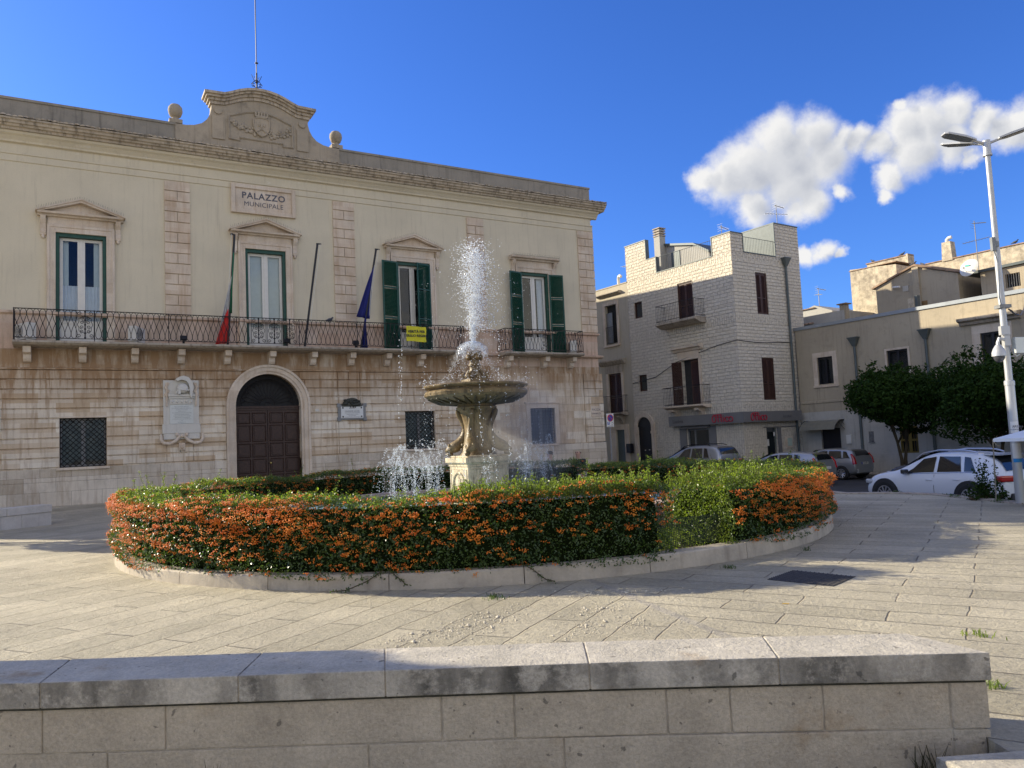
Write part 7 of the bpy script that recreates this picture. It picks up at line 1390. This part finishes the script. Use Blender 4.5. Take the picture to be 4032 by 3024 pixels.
# ------------------------------------------------------------------ white parasol at the right edge
UMB = thing('parasol', 'white cloth parasol, only its corner in view at the right edge', 'parasol', (12.25, 14.3, -0.75)); m = MB(); hs_ = 2.2; zt, ze = 2.85, 2.10
ring = [(-hs_, -hs_), (0, -hs_), (hs_, -hs_), (hs_, 0), (hs_, hs_), (0, hs_), (-hs_, hs_), (-hs_, 0)]; ang = R(38); ring = [(x * math.cos(ang) - y * math.sin(ang), x * math.sin(ang) + y * math.cos(ang)) for x, y in ring]; 
m.add([(0, 0, zt)] + [(x, y, ze) for x, y in ring] + [(x * 1.0, y * 1.0, ze - 0.06) for x, y in ring], [(0, 1 + i, 1 + (i + 1) % 8) for i in range(8)] + [(1 + i, 9 + i, 9 + (i + 1) % 8, 1 + (i + 1) % 8) for i in range(8)]); c_ = m.build('canopy', plain('white_canvas', (0.62, 0.66, 0.72), 0.8, 0.03), UMB); sd_ = c_.modifiers.new('thickness', 'SOLIDIFY'); sd_.thickness = 0.008
m = MB(); m.tube([(0, 0, 0), (0, 0, zt)], 0.035, 8); m.box(-0.35, 0.35, -0.35, 0.35, 0, 0.08); m.build('pole', 'steel', UMB); m = MB()
for x, y in ring: m.tube([(0, 0, zt - 0.05), (x * 0.98, y * 0.98, ze - 0.02)], 0.014, 4)
m.build('ribs', 'steel', UMB)
tip = min(ring, key=lambda p: (p[0] + 12.25) / (p[1] + 14.3)); tp = Vector((12.25 + tip[0], 14.3 + tip[1], ze - 0.78)); m = MB(); m.tube([tp, (tp + Vector((10.0, 16.1, 0.03))) / 2 + Vector((0, 0, -0.02)), Vector((10.0, 16.1, 0.03))], 0.012, 5); m.tube([tp, tp + Vector((0.05, 0, -0.08)), tp + Vector((0.12, 0, -0.12))], 0.008, 4); tag(m.build('guy_rope', plain('pale_rope', (0.42, 0.38, 0.30), 0.9, 0.1)), 'pale rope tying the parasol corner down to the square edge', 'rope')
# ------------------------------------------------------------------ trees and shrubs
def tree(label, x, y, z0, h_tr, blobs, n, leaf, group, stems=2, shoots=70, nm='street_tree', cat='tree'):
    t = thing(nm, label, cat, (x, y, z0), 0, group); m = MB(); rr = random.Random(int(x * 100)); tops = []
    for k in range(stems):
        a = rr.uniform(0, 6.28) if stems > 2 else (PI + 0.2 if k == 0 else 0.3); b0 = (0.08 * math.cos(a), 0.08 * math.sin(a), 0); f1 = (0.22 * math.cos(a), 0.16 * math.sin(a), h_tr * 0.8); f2 = (0.45 * math.cos(a), 0.4 * math.sin(a), h_tr * 1.35); m.tube([b0, (0.1 * math.cos(a), 0.1 * math.sin(a), h_tr * 0.45), f1, f2], [0.10, 0.075, 0.06, 0.035], 8); tops.append(f1)
        for j in range(4): bl = rr.choice(blobs); m.tube([f1, ((f1[0] + bl[0]) / 2, (f1[1] + bl[1]) / 2, (f1[2] + bl[2]) / 2 + 0.1), (bl[0], bl[1], bl[2])], [0.045, 0.03, 0.012], 6)
    m.build('trunk', 'twig', t, True); P = []; N = []; tot = sum(b_[3] ** 2 for b_ in blobs)
    for bx, by, bz, br, sz in blobs:
        k = int(n * br * br / tot); d = RNG.normal(0, 1, (k, 3)); d /= np.linalg.norm(d, axis=1)[:, None]; lump = 1 + 0.10 * np.sin(d[:, 0] * 7 + bx * 5) * np.sin(d[:, 1] * 6 + by) + 0.08 * np.sin(d[:, 2] * 9 + bx); r_ = br * lump * (1 - np.abs(RNG.normal(0, 0.16, k))); P.append(d * r_[:, None] * (1, 1, sz) + (bx, by, bz)); N.append(d)
    for i in range(shoots):
        bl = blobs[rr.randrange(len(blobs))]; a = rr.uniform(0, 6.28); q = rr.uniform(0, 0.8); p0 = np.array([bl[0] + bl[3] * q * math.cos(a), bl[1] + bl[3] * q * math.sin(a), bl[2] + bl[3] * bl[4] * math.sqrt(1 - q * q) * 0.95]); L = rr.uniform(0.12, 0.55); P.append(p0 + np.array((rr.gauss(0, 0.06), rr.gauss(0, 0.06), L)) * RNG.uniform(0, 1, (22, 1)) + RNG.normal(0, leaf * 0.4, (22, 3))); N.append(np.tile((0, 0, 0.5), (22, 1)))
    leaves_mesh('crown', np.concatenate(P), np.concatenate(N), leaf, 'tree_leaf', t, 0.8, 0.5); return t
def blobs(w, h, zc, seed, k=9):
    r_ = random.Random(seed); out = [(0, 0, zc, w * 0.36, h / w * 1.1)]
    for i in range(k): a = 2 * PI * i / k + r_.uniform(-0.2, 0.2); q = w * r_.uniform(0.18, 0.31); out.append((q * math.cos(a), q * math.sin(a), zc + r_.uniform(-0.26, 0.28) * h, w * r_.uniform(0.20, 0.27), 0.85 * min(1.2, h / w * 1.3)))
    return out
tree('clipped dark evergreen tree with two slim stems, leftmost in the street row', 17.0, 33.6, -0.65, 1.9, blobs(4.6, 2.9, 3.42, 3, 13), 22000, 0.15, 'dark street trees'); tree('clipped dark evergreen tree behind the white car, middle of the street row', 19.1, 30.3, -0.65, 1.7, blobs(5.2, 3.2, 3.2, 5, 13), 24000, 0.15, 'dark street trees'); tree('clipped dark evergreen tree behind the lamp post, rightmost of the street row', 20.6, 27.3, -0.65, 1.7, blobs(5.0, 3.6, 3.3, 8, 13), 20000, 0.14, 'dark street trees')
tree('small dark bush at the edge of the square in front of the white car', 10.22, 16.75, -0.35, 0.30, [(-0.22, 0, 0.42, 0.22, 1.6), (0.20, 0.05, 0.40, 0.24, 1.5), (0.0, 0.1, 0.35, 0.25, 1.3), (0.36, 0, 0.25, 0.16, 1.5), (-0.05, 0, 0.62, 0.12, 1.6)], 1700, 0.065, 'none', 5, 14, 'bush', 'bush'); bpy.data.objects['bush']['group'] = 'bushes at the kerb'
P = np.concatenate([np.stack([RNG.uniform(a[0], b_[0], 1) + RNG.normal(0, 0.05, 160), a[1] + (b_[1] - a[1]) * RNG.uniform(0, 1, 160) + RNG.normal(0, 0.04, 160), 0.0 + np.abs(RNG.normal(0, 0.025, 160))], 1) for a, b_ in (((9.3, 19.3), (9.5, 19.2)), ((9.9, 17.9), (10.0, 17.3)), ((10.05, 16.2), (10.1, 15.9)), ((10.12, 15.3), (10.15, 14.9)))]); tag(leaves_mesh('kerb_weeds', P, np.tile((0, 0, 1.), (len(P), 1)), 0.05, 'leaf'), None, None, None, 'stuff')
# trees standing left of the picture, whose shade falls on the square and the seat wall
tree('small leafy tree shading the left side of the square', -16.6, 18.9, 0.1, 2.2, [(0, 0, 3.7, 0.8, 1.0), (0.3, 0.5, 4.2, 0.6, 1.0), (-0.4, -0.2, 4.2, 0.6, 1.0)], 3000, 0.16, 'trees left of the square'); tree('leafy tree whose shade covers the left part of the seat wall', -11.7, 8.4, -0.1, 2.6, [(0, -0.15, 4.85, 0.62, 1.0), (-0.1, 0.2, 5.35, 0.55, 1.0), (0.5, -0.5, 4.3, 0.5, 1.0)], 6500, 0.13, 'trees left of the square')
# ------------------------------------------------------------------ no-parking sign
NP = thing('no_parking_sign', 'small white no-parking sign with a blue parking square on a thin post', 'traffic sign', (0, 0, 0), UA); NPx, NPy = 4.05, 33.0; NP.location = (4.22, 33.4, 0.0)
m = MB(); m.box(-0.19, 0.19, -0.012, 0.012, 2.17, 2.76); m.build('panel', 'white_paint', NP, bevel=0.004); m = MB(); m.tube([(0, 0.03, -0.3), (0, 0.03, 2.7)], 0.03, 8); m.build('post', 'lead', NP); blue = plain('sign_blue', (0.02, 0.07, 0.35), 0.4); red = plain('sign_red', (0.5, 0.02, 0.02), 0.4)
m = MB(); m.lathe([(0.145, -0.015), (0.145, -0.018)], 24, (0, 0, 2.57), 'y'); m.build('blue_disc', blue, NP); m = MB(); m.tube([(a, -0.020, b_) for a, b_ in arc(0, 2.57, 0.14, 0, 2 * PI, 28)[:-1]], 0.018, 6, closed=True); m.tube([(-0.095, -0.022, 2.665), (0.095, -0.022, 2.475)], 0.016, 6); m.build('red_ring_and_bar', red, NP); m = MB(); m.box(-0.165, -0.05, -0.016, -0.011, 2.275, 2.40); m.build('parking_square', blue, NP); text('lettering', 'P', 0.11, 'white_paint', NP, (-0.108, -0.018, 2.338), extrude=0.001, bold=0.004); m = MB(); m.tube([(a, -0.014, b_) for a, b_ in arc(0.1, 2.33, 0.055, -2.6, 0.5, 12)], 0.008, 4); m.box(0.08, 0.12, -0.015, -0.011, 2.34, 2.38); m.box(-0.16, 0.16, -0.015, -0.011, 2.195, 2.225); m.build('tow_away_mark', 'lead', NP)
# ================================================================== cars
def carpaint(name, c, rough=0.25, metal=0.0):
    m, g, b = mat(name); setc(g, b, c, rough, None, 0.5); b.inputs['Metallic'].default_value = metal; b.inputs['Coat Weight'].default_value = 0.7; b.inputs['Coat Roughness'].default_value = 0.06; return m
M['carwhite'] = carpaint('white_car_paint', (0.68, 0.70, 0.72)); M['silver'] = carpaint('silver_car_paint', (0.36, 0.37, 0.38), 0.3, 0.55); M['darkcar'] = carpaint('dark_car_paint', (0.012, 0.013, 0.018)); M['rubber'] = plain('tyre_rubber', (0.018, 0.018, 0.018), 0.85, 0.2); M['cladding'] = plain('black_plastic_cladding', (0.022, 0.022, 0.024), 0.6, 0.1); M['alloy'] = plain('alloy_wheel', (0.50, 0.50, 0.52), 0.3, 0.08, metal=0.7); M['redlight'] = carpaint('red_lamp_lens', (0.38, 0.008, 0.008), 0.15); M['chrome'] = plain('bright_trim', (0.6, 0.6, 0.62), 0.2, 0.05, metal=0.9); M['clearlight'] = carpaint('headlamp_lens', (0.35, 0.37, 0.4), 0.1)
SUV = [(0.0, .34, .50, .60, .58, .50), (.10, .24, .62, .80, .76, .62), (.35, .21, .74, .95, .87, .72), (.90, .20, .86, 1.03, .905, .76), (1.25, .20, .93, 1.08, .915, .73), (1.95, .20, .955, 1.50, .915, .60), (2.45, .20, .97, 1.585, .915, .605), (3.2, .20, 1.0, 1.575, .91, .60), (3.75, .22, 1.02, 1.50, .90, .57), (4.08, .26, 1.02, 1.33, .87, .56), (4.30, .32, .96, 1.04, .82, .68), (4.39, .42, .74, .84, .74, .62)]
HATCH = [(0.0, .32, .48, .58, .60, .50), (.10, .22, .60, .76, .74, .60), (.32, .19, .70, .90, .81, .68), (.80, .18, .82, 1.00, .835, .70), (1.05, .18, .90, 1.07, .84, .69), (1.75, .18, .93, 1.42, .84, .57), (2.2, .18, .95, 1.485, .84, .575), (3.0, .18, .98, 1.475, .835, .57), (3.5, .20, 1.0, 1.42, .82, .56), (3.72, .24, 1.0, 1.32, .81, .56), (3.86, .30, .95, 1.06, .79, .66), (3.92, .38, .72, .84, .74, .64)]
MPV = [(x * 1.09, a, b_ * 1.06, c * 1.13, w * 1.06, t * 1.08) for x, a, b_, c, w, t in HATCH]
WAG = [(x * 1.12 if x < 2.5 else x * 1.12, a, b_, c, w * 1.03, t * 1.03) for x, a, b_, c, w, t in HATCH]
def section(st):
    x, zb, zs, zt, wb, wt = st; zm = zb + (zs - zb) * 0.5; return [(x, 0, zb), (x, wb * 0.80, zb), (x, wb * 0.96, zb + 0.07), (x, wb, zm), (x, wb * 0.985, zb + (zs - zb) * 0.82), (x, wb * 0.93, zs), (x, wt + (wb * 0.93 - wt) * 0.10, zt - 0.10 * min(1, (zt - zs) / 0.3)), (x, wt * 0.88, zt - 0.012), (x, 0, zt)]
def interp(tab, x):
    for a, b_ in zip(tab[:-1], tab[1:]):
        if a[0] <= x <= b_[0]: f = (x - a[0]) / (b_[0] - a[0]); return tuple(p + (q - p) * f for p, q in zip(a, b_))
    return tab[-1]
def car(name, label, tab, paint, center, head, z, wheels=(0.85, 3.45), wr=0.34, clad=False, rails=False, group='parked cars', windows=None, plate=None, rear_lamps='block', wheel_m='alloy', cat='car'):
    L = tab[-1][0]; t = thing(name, label, cat, (center[0], center[1], z), math.atan2(head[1], head[0]) + PI, group)   # local x runs from front (0) to rear, recentred
    off = -L / 2; xs = sorted({*[s[0] for s in tab]}); T = [interp(tab, x) for x in xs]; m = MB(); vs = []; K = 17
    for s in T:
        S = section(s); half_ = S[1:]; full = [S[0]] + S[1:-1] + [S[-1]] + [(x, -y, zz_) for x, y, zz_ in S[1:-1][::-1]]; K = len(full); vs += [(x + off, y, zz_) for x, y, zz_ in full]
    fs = [(i * K + j, i * K + (j + 1) % K, (i + 1) * K + (j + 1) % K, (i + 1) * K + j) for i in range(len(T) - 1) for j in range(K)] + [tuple(range(K - 1, -1, -1)), tuple(range((len(T) - 1) * K, len(T) * K))]; m.add(vs, fs); body = m.build('body', paint, t, True)
    sb = body.modifiers.new('smooth', 'SUBSURF'); sb.levels = 2; sb.render_levels = 2
    body.data.polygons.foreach_set('use_smooth', [True] * len(body.data.polygons))
    def side(x, f, s, o=0.004):     # point on the greenhouse side, f=0 belt .. 1 roof
        st = interp(tab, x); S = section(st); a, b_ = Vector(S[5]), Vector(S[6]); p = a.lerp(b_, f); n_ = Vector((0, (b_ - a).z, -(b_ - a).y)).normalized(); p += n_ * o; return (p.x + off, s * p.y, p.z)
    wins = windows or [(1.50, 2.02, 2.42, 2.42), (2.52, 2.52, 3.22, 3.12), (3.30, 3.24, 3.62, 3.40)]
    for s in (-1, 1):
        for (xa, xat, xb, xbt) in wins:
            q = MB(); n = 6; vs = []
            for i in range(n + 1):
                f = i / n; vs += [side(xa + (xb - xa) * f, 0.10, s), side((xa + xat) / 2 + ((xb + xbt) / 2 - (xa + xat) / 2) * f, 0.5, s, 0.008), side(xat + (xbt - xat) * f, 0.93, s)]
            fs = [(i * 3 + j, i * 3 + 3 + j, i * 3 + 4 + j, i * 3 + 1 + j) for i in range(n) for j in range(2)]; q.add(vs, fs if s > 0 else [f_[::-1] for f_ in fs]); q.build('side_window', 'carglass_dark', t, True)
        x0, x1 = wins[0][0] - 0.05, wins[-1][2] + 0.05; q = MB(); q.tube([side(x0 + (x1 - x0) * i / 12, 0.05, s, 0.006) for i in range(13)], 0.009, 5); q.build('window_trim', 'chrome' if clad else 'cladding', t)
        x0 = wins[0][0] + 0.12; p = side(x0, 0.1, s); q = MB(); q.obox((p[0] - 0.02, s * (abs(p[1]) + 0.12), p[2] + 0.06), (0.12, 0.20, 0.13), 0.2 * s); q.build('mirror', paint if not clad else 'darkcar', t, bevel=0.03)
        for xd in (wins[1][0] - 0.05 - 0.02, ) + ((3.30,) if False else ()):
            st = interp(tab, xd); q = MB(); q.tube([(xd + off, s * (st[4] + 0.0), st[1] + 0.16), (xd + off - 0.01, s * (st[4] * 1.0), (st[1] + st[2]) / 2), (xd + off, s * st[4] * 0.945, st[2] - 0.01)], 0.006, 4); q.build('door_gap', 'cladding', t)
        for xd in (wins[0][2] - 0.12, wins[1][2] - 0.10): st = interp(tab, xd); q = MB(); zc = st[1] + (st[2] - st[1]) * 0.80; q.tube([(xd + off - 0.10, s * (st[4] * 0.985), zc), (xd + off, s * (st[4] + 0.022), zc + 0.005), (xd + off + 0.10, s * (st[4] * 0.985), zc)], 0.014, 6); q.build('door_handle', paint, t, True)
        for xw in wheels:
            st = interp(tab, xw); yy = s * (st[4] - 0.10); q = MB(); R_ = wr + (0.10 if clad else 0.06)
            q.lathe([(R_, yy - s * 0.02), (R_, yy + s * 0.115), (R_ - 0.05, yy + s * 0.125)], 28, (xw + off, 0, wr), 'y'); q.v = [(x, y, max(zz_, st[1] * 0.9)) for x, y, zz_ in q.v]; q.build('wheel_arch', 'cladding', t, True)
            q = MB(); q.lathe([(wr * 0.68, yy - s * 0.10), (wr * 0.97, yy - s * 0.09), (wr, yy - s * 0.03), (wr, yy + s * 0.08), (wr * 0.96, yy + s * 0.125), (wr * 0.72, yy + s * 0.135), (wr * 0.68, yy + s * 0.11)], 28, (xw + off, 0, wr), 'y'); wh = q.build('wheel', 'rubber', t, True)
            q = MB(); 
            for k in range(10): a = 2 * PI * k / 10; ca, sa = math.cos(a), math.sin(a); q.tube([(xw + off + ca * 0.05, yy + s * 0.125, wr + sa * 0.05), (xw + off + ca * wr * 0.66, yy + s * 0.115, wr + sa * wr * 0.66)], [0.022, 0.026], 5)
            q.tube([(xw + off + wr * 0.66 * math.cos(2 * PI * k / 28), yy + s * 0.12, wr + wr * 0.66 * math.sin(2 * PI * k / 28)) for k in range(28)], 0.018, 5, closed=True); q.lathe([(0.07, yy + s * 0.10), (0.06, yy + s * 0.14)], 12, (xw + off, 0, wr), 'y'); q.build('rim', wheel_m, wh, True)
            q = MB(); q.lathe([(wr * 0.68, yy + s * 0.06), (0.02, yy + s * 0.061)], 20, (xw + off, 0, wr), 'y'); q.build('brake_disc', 'cladding', wh)
        if clad:
            q = MB(); q.box(wheels[0] + wr + off, wheels[1] - wr + off, *sorted((s * (tab[5][4] - 0.06), s * (tab[5][4] + 0.008))), 0.19, 0.36); q.build('sill_cladding', 'cladding', t, bevel=0.02)
        if rails: q = MB(); X = [1.75 + i * (3.55 - 1.75) / 10 for i in range(11)]; q.tube([(x + off, s * (interp(tab, x)[5] * 0.93), interp(tab, x)[3] + 0.035 - (0.03 if i in (0, 10) else 0)) for i, x in enumerate(X)], 0.022, 6); q.build('roof_rail', 'alloy' if clad else 'darkcar', t, True)
        # lamps
        xr = tab[-2][0]; st = interp(tab, xr - 0.06)
        if rear_lamps == 'block': q = MB(); q.obox((xr + off - 0.02, s * (st[4] * 0.80), st[2] - 0.10), (0.26, 0.40, 0.16), 0.45 * s); q.build('tail_lamp', 'redlight', t, bevel=0.04)
        else: s2 = interp(tab, xr - 0.22); q = MB(); q.tube([(xr + off - 0.005, s * st[4] * 0.90, st[2] - 0.25), (xr + off - 0.05, s * st[4] * 0.90, st[2] + 0.02), (xr + off - 0.16, s * (s2[4] * 0.86), s2[3] - 0.16)], [0.10, 0.085, 0.05], 8); q.build('tail_lamp', 'redlight', t, True)
        q = MB(); sf = interp(tab, 0.30); q.obox((0.26 + off, s * sf[4] * 0.80, sf[2] - 0.02), (0.36, 0.30, 0.13), -0.55 * s, 0, 0.15); q.build('headlamp', 'clearlight', t, bevel=0.04)
    def cross(xa, xb, fw, o=0.012, y0=0.90):
        q = MB(); n = 5; vs = []
        for i in range(n + 1):
            x = xa + (xb - xa) * i / n; st = interp(tab, x); S = section(st); w = S[7][1] * fw
            for j in (-1, -0.5, 0, 0.5, 1): vs.append((x + off, w * j, st[3] + o - 0.015 * abs(j)))
        q.add(vs, [(i * 5 + j, i * 5 + 5 + j, i * 5 + 6 + j, i * 5 + 1 + j) for i in range(n) for j in range(4)]); return q
    iw = [s for s in tab if s[3] - s[2] < 0.2 and s[0] < L / 2][-1][0]; cross(iw + 0.05, tab[5][0] - 0.04, 1.02, 0.022).build('windscreen', 'carglass_dark', t, True); cross(tab[-4][0] + 0.07, tab[-2][0] - 0.02, 0.98, 0.022).build('rear_window', 'carglass_dark', t, True)
    if clad: q = MB(); q.add([(tab[-4][0] + off - 0.10, y, interp(tab, tab[-4][0])[3] + 0.012) for y in (-0.5, 0.5)] + [(tab[-3][0] + off + 0.08, y, interp(tab, tab[-4][0])[3] - 0.03) for y in (-0.52, 0.52)] + [(tab[-4][0] + off - 0.10, y, interp(tab, tab[-4][0])[3] - 0.03) for y in (-0.5, 0.5)], [(0, 1, 3, 2), (4, 2, 3, 5), (0, 2, 4), (1, 5, 3)]); q.build('spoiler', paint, t)
    xr = L + off; q = MB(); q.box(xr - 0.10, xr + 0.015, -0.62, 0.62, 0.30, 0.50); q.build('rear_bumper', 'cladding' if clad else paint, t, bevel=0.03); q = MB(); q.box(xr - 0.06, xr + 0.012, -0.26, 0.26, 0.70, 0.81); pl = q.build('number_plate', 'white_paint', t)
    if plate: text('lettering', plate, 0.10, 'black', pl, (xr + 0.016, 0, 0.755), rot=(PI / 2, 0, PI / 2), extrude=0.001)
    q = MB(); q.box(xr - 0.06, xr + 0.0135, *((-0.262, -0.215)), 0.70, 0.81); q.build('plate_band', blue, pl)
    return t
M['carglass_dark'] = carpaint('car_window_glass', (0.012, 0.014, 0.016), 0.03)
VD2 = (-0.5563, 0.8310)
sv = car('parked_suv', 'white sport utility car with black wheel arches, nearest of the parked cars', SUV, 'carwhite', (12.62, 22.55), (-0.40, 0.917), -0.75, (0.86, 3.47), 0.36, True, True, plate='FB 965'); sv.scale = (1.05, 1.0, 1.03)
car('parked_hatchback', 'silver hatchback parked with tall red tail lamps toward the square', HATCH, 'silver', (15.15, 37.3), VD2, -0.75, (0.75, 3.22), 0.31, rear_lamps='tall', plate='CL 477'); car('parked_estate', 'silver estate car, only its roof and rear glass showing over the hedge', WAG, 'silver', (12.0, 34.6), (-0.62, 0.785), -0.75, (0.85, 3.62), 0.31, rear_lamps='tall'); car('parked_people_carrier', 'silver people carrier with dark roof rails in front of the optician', MPV, 'silver', (8.75, 37.0), VD2, -0.52, (0.82, 3.52), 0.32, rails=True, rear_lamps='block'); car('parked_dark_car', 'black car with its long bonnet showing behind the white one', HATCH, 'darkcar', (15.5, 27.6), VD2, -0.75, (0.75, 3.22), 0.31)
for o in list(bpy.data.objects):
    if o.get('group') == 'none': del o['group']
# lettering becomes plain mesh
dg = bpy.context.evaluated_depsgraph_get()
for o in [x for x in bpy.data.objects if x.type == 'FONT']:
    me = bpy.data.meshes.new_from_object(o.evaluated_get(dg)); n = bpy.data.objects.new(o.name, me); COL.objects.link(n); n.parent = o.parent; n.location = o.location; n.rotation_euler = o.rotation_euler; n.scale = o.scale
    nm = o.name; bpy.data.objects.remove(o); n.name = nm
